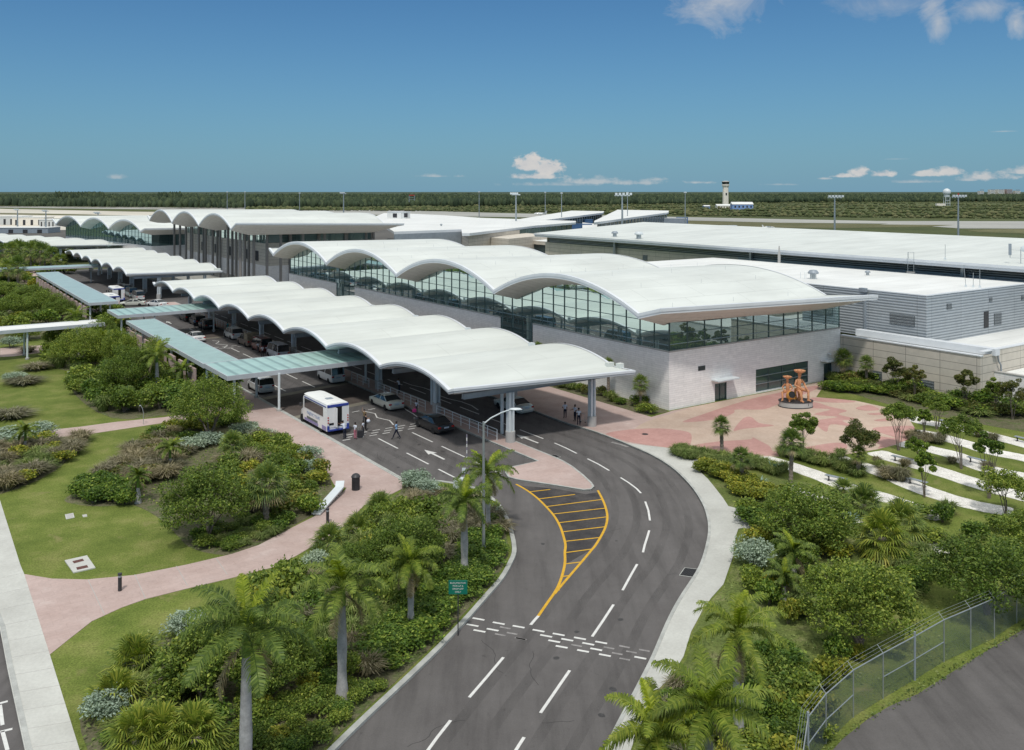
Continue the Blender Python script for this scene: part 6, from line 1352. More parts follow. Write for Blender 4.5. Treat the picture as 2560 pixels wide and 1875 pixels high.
def mk_fan(seed,h=2.5,cr=1.5,nl=34,thick=.17,yellow=False,zb=0.):
    r0=random.Random(seed); parts=[]
    if h>.3:
        mb=MB(); pr=[(thick*1.2,-.1)]; n=int(h/.16)
        for k in range(n): z=h*k/n; pr+=[(thick*(1.0+.22*(k%2))*(1 if z<h*.7 else 1.15),z+.02)]
        mb.lathe(pr+[(thick*.8,h)],12); parts.append(('trunk',mb.mesh('trunk',K['sabal'])))
    for nm,lm,rg in (('fronds','leaf_fanb' if yellow else 'leaf_fan',range(nl)),('lower_fronds','leaf_fany' if yellow else 'leaf_dead',range(nl,nl+(9 if yellow else 4)))):
        mb=MB()
        for k in rg:
            az=k*2.4+r0.uniform(-.2,.2); el=R(85)-R(120)*((k+.5)/nl)**.9 if nm=='fronds' else R(-35)+r0.uniform(-.3,.2)
            d=Vector((math.cos(az)*math.cos(el),math.sin(az)*math.cos(el),math.sin(el))); o=Vector((0,0,h)); pl=cr*.48*r0.uniform(.85,1.15); hb=o+d*pl+Vector((0,0,.05-.12*cr*(1-math.sin(max(0,el))))); mb.tube([o,o.lerp(hb,.5)+Vector((0,0,.04)),hb],[.022,.016,.012],4,0,False)
            side=Vector((-math.sin(az),math.cos(az),0)); nb=19; bl=cr*.60*r0.uniform(.85,1.1); up=side.cross(d); up=up if up.z>0 else -up
            for j in range(nb):
                t=(j/(nb-1)-.5)*R(215); v=(d*math.cos(t)+side*math.sin(t)+up*.12*math.cos(3*t)).normalized(); l=bl*(.72+.28*math.cos(t*.8)); ww=v.cross(up).normalized()*.036*cr/1.5
                m_=hb+v*l*.55; tp=hb+v*l+Vector((0,0,-l*r0.uniform(.15,.42))); n=len(mb.v); mb.v+=[hb-ww*.3,hb+ww*.3,m_+ww,m_-ww,tp]; mb.f+=[(n,n+1,n+2,n+3),(n+3,n+2,n+4)]; mb.m+=[0,0]
        parts.append((nm,mb.mesh(nm,K[lm])))
    return parts
PROTO={}
def proto(key,fn):
    if key not in PROTO: PROTO[key]=fn()
    return PROTO[key]
def plant(name,label,cat,parts,M,group=None):
    T=thing(name,label,cat,M,group)
    for n,me in parts: reg(link(me,n,T))
    return T
def PM(u,v,sc=1.,zs=None,rz=None,z=.1):
    x,y=G(u,v,z); s=sc if hasattr(sc,'__len__') else (sc,sc,zs or sc)
    return Matrix.Translation((x,y,z))@Matrix.Rotation(rv.uniform(0,6.28) if rz is None else rz,4,'Z')@Matrix.Rotation(rv.uniform(-.045,.045),4,'X')@Matrix.Diagonal((*s,1))
# royal palms: pixel of base, trunk height, crown reach
for i,(u,v,h,cr,lab) in enumerate(((614,2085,6.6,2.95,'largest royal palm with a tall grey trunk at the bottom left'),
 (855,1747,4.4,2.75,'royal palm with a swollen grey trunk left of the exit road bend'),
 (1027,1570,2.7,2.1,'bright yellow green royal palm between the hedge and the left bed'),
 (1161,1445,3.9,2.1,'slim royal palm directly behind the green road sign'),
 (1221,1332,3.3,2.5,'royal palm just right behind the street lamp'),
 (1848,1862,4.0,2.4,'royal palm with yellowish crown right of the white sidewalk'),
 (1765,2150,4.6,2.6,'bright green royal palm covering the sidewalk end at the bottom'),
 (1625,2160,3.7,2.35,'royal palm crown at the bottom edge over the road edge'),
 (1500,2330,2.6,2.1,'low royal palm crown in the bottom edge left of the palm group'),
 (1740,2420,2.8,2.4,'low royal palm crown in the bottom edge centre of the palm group'),
 (394,990,3.9,2.6,'royal palm in front of the middle walkway with a long grey trunk'),
 (456,989,2.1,1.9,'short royal palm right of the long trunked one near the walkway'),
 (262,909,2.5,2.2,'royal palm with an upright yellow new frond in the upper left garden'),
 (190,872,4.0,2.5,'royal palm standing against the blue green walkway end'),
 (62,1132,1.1,1.5,'small royal palm at the end of the upper path'),
 (425,1175,1.0,1.4,'small royal palm in the grass mound of the middle bed'),
 (345,1258,1.2,1.2,'tiny royal palm with a pale trunk on the lawn edge'),
 (1985,1462,1.2,1.7,'young royal palm next to the silver bush in the right bed'),
 (1960,1500,.5,1.4,'stemless young palm left of the young royal palm'))):
    P=proto(('royal',i),lambda: mk_royal(100+i,h,cr,17 if i<10 else 14,.22 if h>3.5 else .16,'leaf_palb' if i in (2,5,6,7,8,9) else 'leaf_pal'))
    plant('royal_palm',lab,'palm tree',P,PM(u,v),'royal palms in the landscaped beds')
# fan palms
FANS=((348,1905,1.0,1.6,1,'leftmost fan palm of the three with stout trunks at the bottom left'),(413,1900,1.0,1.5,1,'middle fan palm of the three with stout trunks at the bottom left'),(491,1905,1.1,1.6,1,'rightmost fan palm of the three with stout trunks at the bottom left'),
 (342,1680,.4,1.7,1,'bushy fan palm below the pink path at the lower left'),(290,1770,.4,1.6,1,'bushy yellow fringed fan palm left of the three stout trunks'),
 (950,1288,.3,1.6,0,'bushy fan palm just below the litter bin'),(895,1345,.4,1.5,0,'dark fan palm clump beside the pink path edge'),(823,1372,.4,1.5,0,'dark fan palm clump farther down the pink path edge'),
 (665,1313,3.0,1.75,0,'large fan palm with a shaggy trunk in the middle bed'),(581,1149,1.4,1.4,0,'fan palm between the two silver hedges'),(320,1024,1.3,1.45,0,'fan palm with a thick pale trunk by the upper path'),
 (312,850,1.7,1.7,0,'broad dark fan palm in front of the green walkway end'),(344,846,1.3,1.2,0,'narrow dark fan palm right beside the broad one'),
 (1805,1136,2.6,1.05,0,'fan palm on a bare slim trunk at the front edge of the plaza'),(1855,1204,1.9,1.15,0,'fan palm right of the slim one rising from the yellow hedge'),
 (1977,1205,3.3,1.35,0,'fan palm in front of the sculpture with a small tree behind it'),(2146,1192,1.9,.9,0,'stout headless looking palm trunk behind the gravel strips'),
 (2108,968,2.1,1.45,0,'taller fan palm against the beige wall corner'),(2166,952,2.1,1.15,0,'smaller fan palm against the beige wall'),
 (1601,1008,2.0,1.2,0,'fan palm against the white stone side wall near the corner'),(1521,985,2.6,1.0,0,'fan palm rising behind the near canopy tip'),(1345,940,4.0,1.,0,'fan palm top showing behind the second canopy valley'),
 (2205,1395,1.4,2.0,1,'big fan palm with yellow lower fronds in the right bed'),(2250,1352,1.3,1.9,0,'big fan palm behind the yellow fronded one'),(2160,1290,.9,1.7,0,'fan palm left behind the big pair in the right bed'),
 (2110,1236,.3,1.2,0,'low fan palm at the foot of the grasses by the second bench'))
for i,(u,v,h,cr,y,lab) in enumerate(FANS):
    WP={2108:(892,28.6),2166:(905,28.6),1601:(955,-1.6),1521:(909,-1.6),1345:(868,-1.6)}.get(u)
    if WP:
        a_,z_=wall_a(u,WP[0],WP[1]); h=max(1.2,z_-.25); mw=W(WP[1],a_)
    P=proto(('fan',i),lambda: mk_fan(300+i,h,cr,38 if cr>1.3 else 28,.2 if cr>1.4 else .15,bool(y))); plant('fan_palm',lab,'palm tree',P,PM(u,v) if not WP else WM(*mw,.1),'fan palms in the landscaped beds')
# broadleaf trees
TREES=((2150,1612,4.2,6.2,'broad leafy tree with a bent grey trunk behind the fence'),(2470,1535,4.0,7.0,'broad leafy tree at the right edge behind the fence'),(2022,1372,4.0,6.6,'broad dark tree in front of the white spur path'),
 (515,1345,5.0,6.4,'large round tree on the lawn side of the middle bed'),(525,1090,5.6,7.6,'large tree under the walkway corner by the pavement'),(325,985,5.4,7.4,'large tree in the centre of the upper left bed'),(205,915,5.0,8.5,'large tree left of the palm with yellow frond'),
 (520,1752,3.4,5.0,'broad tree behind the tall royal palm at the bottom left'),(690,1730,3.0,4.2,'tree right behind the trunk of the tallest royal palm'),(1010,1440,3.4,5.4,'leafy tree filling the bed below the street lamp'),(900,1470,2.6,3.6,'small leafy tree behind the second royal palm'),
 (2620,1420,3.8,6.,'tree cut by the right edge above the service road'),(300,925,5.2,5.0,'upright tree in front of the long walkway screen wall'),(395,935,4.6,4.6,'upright tree between two royal palms near the walkway'),(255,880,4.8,4.8,'upright tree just below the white roofed walkway end'),(150,880,4.2,5.0,'small upright tree at the left of the upper bed'),(40,800,4.6,8.,'tree at the left edge above the white roofed walkway'),(110,790,4.6,8.,'tree between the left edge and the blue green walkway'),(150,800,3.6,6.5,'tree nearest the screen wall of the farther walkway'),(20,752,4.,8.,'tree at the left edge below the pale blue walkway'),(75,762,4.,8.,'tree below the pale blue walkway right of the edge tree'),(60,850,2.6,6.,'low tree behind the posts of the white roofed walkway'))
for i,(u,v,h,w,lab) in enumerate(TREES):
    k=i if i<8 else i%4; P=proto(('tree',k),lambda: mk_tree(500+k,TREES[k][2],TREES[k][3],int(34+TREES[k][3]*5.5),215,.165,.06,'leaf_tree'))
    sc=(w/TREES[k][3],)*2+(h/TREES[k][2],); plant('broadleaf_tree',lab,'tree',P,PM(u,v,sc),'leafy trees in the beds')
# slender ornamental trees of the gravel garden
ORN=((2246.7,1126,4.4,3.1,'leaf_tree','round headed tree with a bare trunk at the plaza edge',20,.45),(2008,1143,3.9,2.4,'leaf_tree','small bright green tree right behind the fan palm before the sculpture',16,.42),(2150,1186,4.4,3.2,'leaf_red','red tinged tree rising behind the stout palm trunk',18,.35),
 (2405,1173,4.6,3.2,'leaf_tree','tree with a leaning pale trunk in the gravel garden',16,.45),(2517,1290,3.4,3.6,'leaf_tree','open branched tree at the end of the gravel strips',12,.35),(2310,1095,3.,1.5,'leaf_dark','thin sapling on the upper gravel strip',7,.3),(2341,1073,3.2,2.5,'leaf_tree','light green sapling before the thicket',11,.4),
 (2473,1246,5.2,2.2,'leaf_dark','tall wispy sapling in the gravel garden at the right',7,.4),(2312,1243,3.6,1.8,'leaf_dark','leaning wispy sapling in front of the gravel strips',5,.4),(2298,1162,2.3,2.2,'leaf_dark','small sparse sapling beside a bench',7,.4),
 (2235,955,4.2,2.8,'leaf_red','reddish tree against the beige wall, leftmost in the thicket',15,.25),(2300,965,4.0,2.4,'leaf_red','reddish tree against the beige wall, second in the thicket',13,.25),(2415,985,4.4,2.4,'leaf_red','reddish tree before the wall joint, third in the thicket',13,.25),(2545,1015,4.6,2.8,'leaf_red','dark tree at the right edge of the thicket',15,.25),(2490,1000,3.8,2.,'leaf_tree','light green tree in the right of the thicket',10,.25))
for i,(u,v,h,w,lm,lab,nb,bs_) in enumerate(ORN):
    M_=PM(u,v)
    if i>=10: M_=WM(*W(28.0-(i%2)*1.2,wall_a(u,900,28.)[0]),.1)
    P=proto(('orn',i),lambda: mk_tree(700+i,h,w,nb+8,150,.15,bs_,lm,3,.055,True,.95)); plant('ornamental_tree',lab,'tree',P,M_,'slender trees of the gravel garden and wall thicket')
# shrub prototypes
SH={k:[proto((k,j),lambda: mk_shrub(900+17*j+len(k)*31,lm,1.,1.25,nb,per,lf)) for j in range(3)] for k,lm,nb,per,lf in (('green','leaf_tree',16,46,.13),('hedge','leaf_dark',20,46,.13),('yellow','leaf_yel',16,40,.15),('orange','leaf_org',14,34,.17),('silver','leaf_sil',22,75,.085),('red','leaf_red',14,36,.14))}
GR={k:[proto((k,j),lambda: mk_grass(40+j+len(lm),lm,h_,w_,n_,dr)) for j in range(2)] for k,lm,h_,w_,n_,dr in (('brown','grassb',.95,1.5,520,.5),('lush','grassg',.85,1.4,420,.55))}
AG=proto('agave',lambda: (('blades',mk_grass(5,'agave',.8,1.3,26,.2,.05)[0][1]),))
names={'green':('green_shrub','shrub'),'hedge':('hedge_shrub','shrub'),'yellow':('yellow_green_shrub','shrub'),'orange':('seagrape_shrub','shrub'),'silver':('silver_shrub','shrub'),'red':('reddish_shrub','shrub'),'brown':('ornamental_grass','grass clump'),'lush':('green_grass_clump','grass clump')}
desc={'green':'leafy mid green shrub','hedge':'dense dark green shrub','yellow':'yellow green leafy shrub','orange':'orange tinted broad leaved shrub','silver':'rounded silver grey shrub','red':'reddish leafy shrub','brown':'wispy brownish ornamental grass clump','lush':'arching green grass clump'}
placed=[]
def shrub(kind,u,v,w,h,where,label=None,world=None):
    src=(SH.get(kind) or GR[kind]); P=src[rv.randrange(len(src))]; ww=w/1.25; nm,cat=names[kind]
    M=PM(u,v,(ww,ww,h)) if world is None else Matrix.Translation((*world,.1))@Matrix.Rotation(rv.uniform(0,6.28),4,'Z')@Matrix.Diagonal((ww,ww,h,1))
    placed.append((M.translation.x,M.translation.y,w/2)); lab=label or ('%s %s'%(desc[kind],where))
    T=plant(nm,lab,cat,P,M,None if label else lab+' group'); T['kind']='thing'; return T
# individually recognisable silver shrubs
for u,v,w,h,lab in ((1040,1216,2.6,1.5,'upper silver grey shrub at the top tip of the left bed'),(1069,1240,2.4,1.3,'lower silver grey shrub at the top tip of the left bed'),(770,1150,2.7,1.3,'upper silver shrub beside the half hidden rubble wall'),(785,1185,2.8,1.3,'lower silver shrub beside the half hidden rubble wall'),(730,1172,1.6,1.,'small silver shrub left of the pair by the rubble wall'),
 (470,1125,3.2,1.2,'left part of the clipped silver hedge in the middle bed'),(520,1112,3.2,1.2,'right part of the clipped silver hedge in the middle bed'),(620,1083,3.2,1.1,'upper clipped silver hedge below the pavement'),(655,1098,2.8,1.,'lower clipped silver hedge below the pavement'),(20,1105,5.,1.5,'silver shrub at the left edge by the upper path'),(98,1092,3.4,1.6,'silver shrub at the end of the upper path'),
 (1885,1412,2.6,1.9,'round silver shrub right of the white sidewalk'),(460,1590,2.4,1.3,'pale silver shrub behind the crown of the tallest palm'),(255,1800,2.,1.4,'pale silver shrub at the bottom left lawn corner'),(790,1425,2.,1.3,'pale silver shrub behind the second royal palm'),(30,955,3.2,1.3,'grey shrub on the upper left lawn'),(385,968,3.4,1.5,'silver shrub behind the royal palm trunk near the walkway'),(28,870,3.4,1.8,'silver shrub at the white walkway foot')): shrub('silver',u,v,w,h,'',lab)
for u,v,lab in ((1900,1225,'blue grey agave in the yellow hedge'),(2125,1310,'blue grey agave beside the broad dark tree'),(1935,1180,'small agave near the gravel strips'),(1225,1300,'agave in the bed beside the street lamp')): plant('agave',lab,'agave',AG,PM(u,v,1.2))
# kerb hedge left of the exit road
def along(pts,step,off,kind,w,h,where,rows=1,jit=.25):
    d=0
    for i in range(len(pts)-1):
        a,b=pts[i],pts[i+1];l=math.hypot(b[0]-a[0],b[1]-a[1])
        while d<l:
            t=d/l
            for r_ in range(rows):
                o=off+(1 if off>=0 else -1)*r_*step*.85; nx,ny=-(b[1]-a[1])/l,(b[0]-a[0])/l
                shrub(kind,0,0,w*rv.uniform(.85,1.2),h*rv.uniform(.8,1.2),where,None,(a[0]+(b[0]-a[0])*t+nx*o+rv.uniform(-jit,jit),a[1]+(b[1]-a[1])*t+ny*o+rv.uniform(-jit,jit)))
            d+=step
        d-=l
along(px([(1272,1350),(1279,1385),(1268,1411.7),(1246,1449),(1205.6,1495.5),(1159,1548.3),(1084.5,1626),(1010,1697)]),1.05,-1.15,'hedge',1.6,.85,'in the low hedge along the left kerb of the exit road',3)
along(px([(1775,1172),(1800,1182),(1850,1200),(1900,1222),(1960,1240)]),1.0,-.4,'yellow',1.6,1.0,'in the yellow hedge between sidewalk and garden',2)
along(px([(1800,1212),(1830,1245),(1880,1262)]),1.2,.9,'yellow',1.6,.9,'in the yellow hedge between sidewalk and garden',1)
along(px([z7(1660,895),z7(1850,950),z7(2050,985),z7(2254,1000),z8(150,1010),z8(330,1050)]),.8,-.5,'lush',1.5,.95,'in the grass row along the plaza edge',3)
along(px([z8(320,950),z8(450,970),z8(600,1010),z8(800,1070),z8(900,1110)]),1.,0,'lush',1.5,1.15,'in the grass row between the first gravel strips',2)
along(px([z8(800,950),z8(1000,1010),z8(1200,1060)]),1.9,0,'lush',1.2,.8,'in the grass row between the first gravel strips',1)
along(px([z8(1150,1130),z8(1250,1150),z8(1330,1160)]),1.,0,'brown',1.7,1.1,'beside the bench in the gravel garden',2)
along(px([z8(1080,1010),z8(1250,1040),z8(1560,980),z8(1690,1000),z8(1900,1040),z8(2100,1090)]),2.6,0,'brown',1.1,.7,'in the gravel garden rows',1)
along(px([z8(1330,800),z8(1450,840),z8(1600,850)]),1.1,0,'brown',1.4,.9,'at the head of the gravel rows',2)
along(px([z8(1880,790),z8(2050,830)]),1.4,0,'brown',1.3,.8,'in the gravel garden rows',1)
for u,v in ((z8(680,400)),z8(760,415),z8(860,420),z8(1000,420),z8(1150,440)): shrub('hedge',u,v,2.4,1.1,'in the thicket along the beige wall')
x0=(2075,972); 
for k in range(64):
    t=rv.random(); r=rv.random()**.8; bx_=W(30.0-r*(3.5+6.*t)+t*4.,-1.-t*34)
    shrub(rv.choice(['hedge','green','green','red','lush']),0,0,rv.uniform(2.2,3.6),rv.uniform(1.1,2.2)*(1-.3*r),'in the thicket along the beige wall',None,bx_)
for k in range(24): shrub(rv.choice(['hedge','green','lush','red']),0,0,rv.uniform(1.2,2.2),rv.uniform(.8,1.5),'in the planting strip along the stone side wall',None,W(-1.9+rv.uniform(-.9,.7),.6+k*1.5))
# random fill inside the beds
def inpoly(p,P):
    c=False;j=len(P)-1
    for i in range(len(P)):
        if (P[i][1]>p[1])!=(P[j][1]>p[1]) and p[0]<(P[j][0]-P[i][0])*(p[1]-P[i][1])/(P[j][1]-P[i][1])+P[i][0]: c=not c
        j=i
    return c
def fill(pxpoly,n,kinds,wr,hr,where,gap=.55,tries=40):
    P=px(pxpoly,.1); xs=[p[0] for p in P];ys=[p[1] for p in P]
    for k in range(n):
        for _ in range(tries):
            p=(rv.uniform(min(xs),max(xs)),rv.uniform(min(ys),max(ys)))
            if not inpoly(p,P): continue
            w=rv.uniform(*wr)
            if any((p[0]-q[0])**2+(p[1]-q[1])**2<((w/2+q[2])*gap)**2 for q in placed): continue
            shrub(rv.choice(kinds),0,0,w,rv.uniform(*hr)*min(1.2,w/1.3),where,None,p); break
# exit road bed, by zones
fill([(1010,1250),(1120,1240),(1240,1290),(1262,1370),(1180,1480),(1100,1420),(1080,1300)],46,['brown','brown','brown','green','lush'],(1.3,2.),(.7,1.),'near the street lamp in the left bed')
fill([(920,1310),(1080,1300),(1110,1420),(1060,1500),(960,1480),(900,1400)],30,['green','green','yellow','lush'],(1.6,2.8),(1.2,1.9),'below the litter bin in the left bed')
fill([(760,1430),(900,1400),(1060,1500),(1130,1500),(1000,1680),(860,1700),(740,1600)],44,['green','green','lush','hedge','brown'],(1.0,2.0),(.7,1.3),'around the second royal palm in the left bed')
fill([(660,1480),(800,1460),(860,1520),(830,1600),(700,1620),(620,1600)],16,['orange','green','yellow','green'],(1.8,3.),(1.2,1.9),'between the two tallest royal palms')
fill([(640,1640),(760,1600),(860,1700),(960,1720),(820,1860),(600,2000),(560,1900)],60,['green','green','green','hedge','green','yellow'],(.8,1.4),(.6,1.1),'in the lower part of the left bed')
fill([(290,1760),(330,1680),(450,1640),(560,1700),(560,1900),(330,1950),(270,1850)],26,['green','lush','brown','hedge'],(1.,1.9),(.6,1.2),'around the three stout fan palms')
# middle bed
fill([(165,1250),(260,1264),(330,1262),(330,1225),(260,1200),(200,1228)],16,['hedge'],(1.5,2.2),(.9,1.2),'in the lobe on the lawn edge of the middle bed')
fill([(240,1195),(330,1120),(430,1090),(470,1130),(420,1200),(330,1225)],34,['brown','brown','brown','red'],(1.7,2.6),(.8,1.1),'on the grass mound of the middle bed')
fill([(330,1120),(440,1064),(560,1045),(610,1050),(520,1100),(400,1110)],14,['yellow','hedge'],(1.5,2.2),(.8,1.1),'on the upper edge of the middle bed')
fill([(560,1130),(680,1100),(820,1190),(800,1270),(740,1310),(620,1280),(560,1200)],50,['orange','yellow','green','brown','green','green','green','hedge'],(1.4,2.4),(.9,1.5),'between the silver shrubs and the rubble wall')
fill([(470,1360),(580,1380),(650,1358),(740,1305),(620,1290),(500,1330)],30,['hedge','green','lush'],(.9,1.5),(.5,.9),'along the pink path under the big fan palm')
# left mid bed
fill([(-40,1115),(60,1120),(205,1095),(200,1120),(150,1170),(70,1208),(-40,1245)],34,['brown','brown','brown','yellow','lush'],(1.8,2.8),(.9,1.2),'in the grass bed at the left edge')
# upper beds
fill([(175,950),(200,995),(280,1042),(400,1036),(560,1012),(590,990),(480,935),(400,950),(300,930)],56,['hedge','green','green','green','lush'],(2.2,3.8),(1.3,2.4),'in the upper bed beside the upper path')
fill([(110,885),(200,862),(300,842),(390,880),(470,930),(300,930),(180,930),(130,915)],44,['green','green','hedge','lush','yellow','silver'],(1.8,3.4),(1.1,2.4),'in the upper bed below the long walkway')
fill([(-40,850),(0,846),(60,842),(150,836),(300,828),(330,800),(250,765),(150,722),(60,695),(-40,690)],90,['green','green','hedge','yellow','lush'],(2.6,5.),(1.4,2.6),'in the far left garden beyond the walkway')
for u,v,w,h in ((60,960,4.5,1.0),(90,925,4.,1.1),(25,1045,4.5,1.),(70,880,3.,1.)): shrub('brown',u,v,w,h,'on the upper left lawn')
# right bed
fill([(1850,1270),(1990,1290),(2120,1290),(2100,1400),(1990,1420),(1880,1370)],22,['hedge','green','yellow'],(1.3,2.2),(.8,1.3),'below the white spur path')
fill([(1860,1440),(1960,1420),(2050,1450),(2020,1560),(1930,1530),(1870,1480)],13,['yellow','hedge','lush','green'],(1.0,1.7),(.8,1.5),'around the young palms of the right bed')
fill([(1900,1660),(1960,1650),(2040,1720),(2060,1830),(1960,2000),(1820,1950),(1800,1850)],42,['hedge','green','green','yellow'],(1.2,2.),(.8,1.3),'in the dark hedge mass left of the fence foot')
fill([(1640,1760),(1780,1700),(1850,1800),(1760,2000),(1580,2050)],30,['hedge','green','lush','brown'],(1.,1.8),(.7,1.2),'under the palm group at the bottom')
fill([(2290,1250),(2420,1300),(2600,1320),(2600,1400),(2400,1380),(2280,1350)],9,['green','hedge','lush'],(1.6,2.4),(.8,1.3),'between the gravel strips and the right edge tree')
fill([(2200,1400),(2350,1380),(2330,1480),(2250,1520),(2200,1460)],12,['hedge','lush','green'],(1.2,2.),(.7,1.1),'behind the broad tree at the fence')
for u,v,k,w,h,lab in ((2097,1662,'hedge',1.3,1.6,'upright dark shrub standing alone on the rough grass'),(2062,1720,'yellow',1.4,1.6,'upright yellow green shrub near the fence'),(2145,1650,'yellow',.9,.9,'small yellow green shrub right of the upright dark one'),(1970,1560,'yellow',1.,1.6,'narrow yellow green shrub in the rough grass'),(2110,1690,'yellow',.9,1.,'small shrub between the two upright shrubs')): shrub(k,u,v,w,h,'',lab)
# small far palms beside the far canopy
for i,(u,v,h,cr) in enumerate(((10,668,6,2.5),(28,672,6.5,2.6),(45,668,7,2.8),(60,672,6.5,2.8),(78,676,7,3.),(86,672,7,3.),(100,678,7,3.),(112,676,6.5,3.),(128,680,6.,3.),(150,684,4.5,3.2),(22,720,6,2.4),(44,724,6.5,2.4))):
    P=proto(('farpalm',i%2),lambda: mk_fan(600+i%2,4.4,2.6,26,.22)); plant('far_palm','small palm in the row along the far road at the left','palm tree',P,PM(u,v,(1.1,1.1,h/5.)),'palms along the far road at the left')
fill([(0,676),(60,680),(170,690),(160,672),(60,655),(0,650)],34,['yellow','orange','green'],(3.,6.),(1.2,2.4),'among the far palms at the left')
fill([(130,636),(220,634),(225,641),(130,645)],14,['yellow','green'],(3.,5.),(1.5,2.6),'behind the middle canopy at the left')
# ground cover: leafy tufts over the planted soil
def cover(name,label,pxpoly,dens,lm,size,h=.18,patch=.0):
    P=px(pxpoly,.1); xs=[p[0] for p in P];ys=[p[1] for p in P]; rs=np.random.default_rng(len(label)); ar=(max(xs)-min(xs))*(max(ys)-min(ys)); n=int(ar*dens); X=rs.uniform(min(xs),max(xs),n);Y=rs.uniform(min(ys),max(ys),n)
    c=np.zeros(n,bool);j=len(P)-1
    for i in range(len(P)):
        xi,yi=P[i];xj,yj=P[j]; cond=((yi>Y)!=(yj>Y)); xx=(xj-xi)*(Y-yi)/((yj-yi) or 1e-9)+xi; c^=cond&(X<xx); j=i
    X,Y=X[c],Y[c]
    if patch: 
        k=np.array([mnoise.noise((a*.35,b*.35,patch)) for a,b in zip(X,Y)])>-.05; X,Y=X[k],Y[k]
    C=np.stack([X,Y,.1+rs.uniform(0,h,len(X))],1); V,Q=leaf_quads(C,size,rs,.8); o=link(np_mesh(name,V,Q,K[lm]),name); return props(o,label,'ground cover',None,'stuff')
cover('ground_cover','low leafy ground cover over the soil of the left bed by the exit road',[(1010,1225),(1100,1220),(1222,1262),(1262,1330),(1265,1390),(1237,1447),(1149,1545),(993,1695),(812,1868),(700,1990),(300,2040),(200,1900),(200,1700),(260,1640),(470,1520),(560,1490),(690,1440),(860,1345),(960,1255)],13,'grassg',.20,.22,3.)
cover('ground_cover','low leafy ground cover over the soil of the middle bed',[(170,1250),(330,1262),(470,1365),(581,1384),(646,1360),(730,1315),(830,1215),(676,1097),(614,1054),(440,1064),(250,1200)],9,'leaf_tree',.2,.22,5.)
cover('rough_grass','rough grass tufts of the right bed and along the fence',[(1850,1290),(2100,1290),(2560,1330),(2560,1560),(2290,1720),(2080,1860),(1950,2100),(1600,2050),(1720,1640),(1840,1400)],16,'grassg',.14,.13,9.)
cover('verge_weeds','weedy verge between the chain link fence and the service road',[(2010,1990),(2040,1900),(2090,1858),(2150,1805),(2220,1760),(2300,1712),(2380,1668),(2560,1562),(2700,1490),(2700,1515),(2560,1585),(2470,1633),(2390,1683),(2300,1742),(2180,1804),(2110,1850),(2060,1900)],60,'grassg',.13,.14,0)
None and cover('lawn_blades','short mown grass on the lawn around the utility slab',[(20,1260),(150,1255),(300,1290),(560,1385),(460,1408),(335,1434),(217,1444),(130,1442),(64,1430)],22,'grassg',.09,.03,0)
K['scrub2']=groundmat('airfield_grass',[(.3,(.095,.10,.045)),(.7,(.16,.15,.08))],.03,.3,.3,.2,1.,.2)
# ================================================================ AIRFIELD AND FAR DISTANCE
for i,(m,pts) in enumerate((
 ('asphalt_far',[(-300,640),(-300,560),(0,556),(600,560),(1300,572),(1700,585),(2100,590),(2560,607),(2900,620),(3200,700),(2600,700),(1600,620),(300,640)]),
 ('sandy',[(-600,575),(-600,523),(0,522),(150,525),(500,531),(1000,545),(1000,552),(640,565),(-100,580)]),
 ('taxi',[(-900,519.5),(-900,514.5),(0,515.5),(600,519.5),(1000,525.5),(1250,532.5),(1800,544.5),(2200,552.5),(2560,553),(3200,556),(3200,560),(2560,556.5),(2200,559),(1950,556.5),(1650,549.5),(1300,543.),(1000,539.5),(600,526),(0,519)]),
 ('scrub2',[(-600,535),(-600,532),(0,532.5),(100,533.5),(330,538.5),(330,541),(0,536)]),
 ('scrub2',[(90,522.5),(250,526.5),(560,531.5),(330,529),(100,524)]),
 ('scrub2',[(1290,545),(1680,551),(1950,556.5),(2200,560.5),(2390,562.5),(2330,566),(2100,570),(1900,569.5),(1700,567.5),(1480,562)]),
 ('taxi',[(2390,562.5),(2200,561),(2250,556),(2560,556),(3000,560),(3000,573),(2560,571.5),(2400,571),(2330,566)]),
 ('scrub2',[(2410,575),(2500,572.5),(3000,576),(3000,586),(2560,584),(2450,580)]),
 ('scrub2',[(1950,577),(2050,578.5),(2250,584),(2400,593),(2395,597.5),(2200,594),(2050,585.5)]))):
    z=-.05+.01*(1+i); P=px(pts,z); sheet({'scrub2':'grass_strip','sandy':'apron','taxi':'taxiway','asphalt_far':'apron'}[m],P,z,m)
sheet('pavement',[W(-12,118),W(-3,118.),W(60,118),W(110,130),W(90,260),W(-12,260)],.135,'taxi'); sheet('pavement',[W(-.1,0),W(-.1,118),W(60,118),W(68,-60),W(30,-18)][:3],.0,'taxi')
def stripe(pts,w,m): 
    mb=MB(); ribbon(mb,px(pts,.06),-w/2,w/2,.055,.07); props(mb.build('taxiway_marking',K[m]),kind='structure')
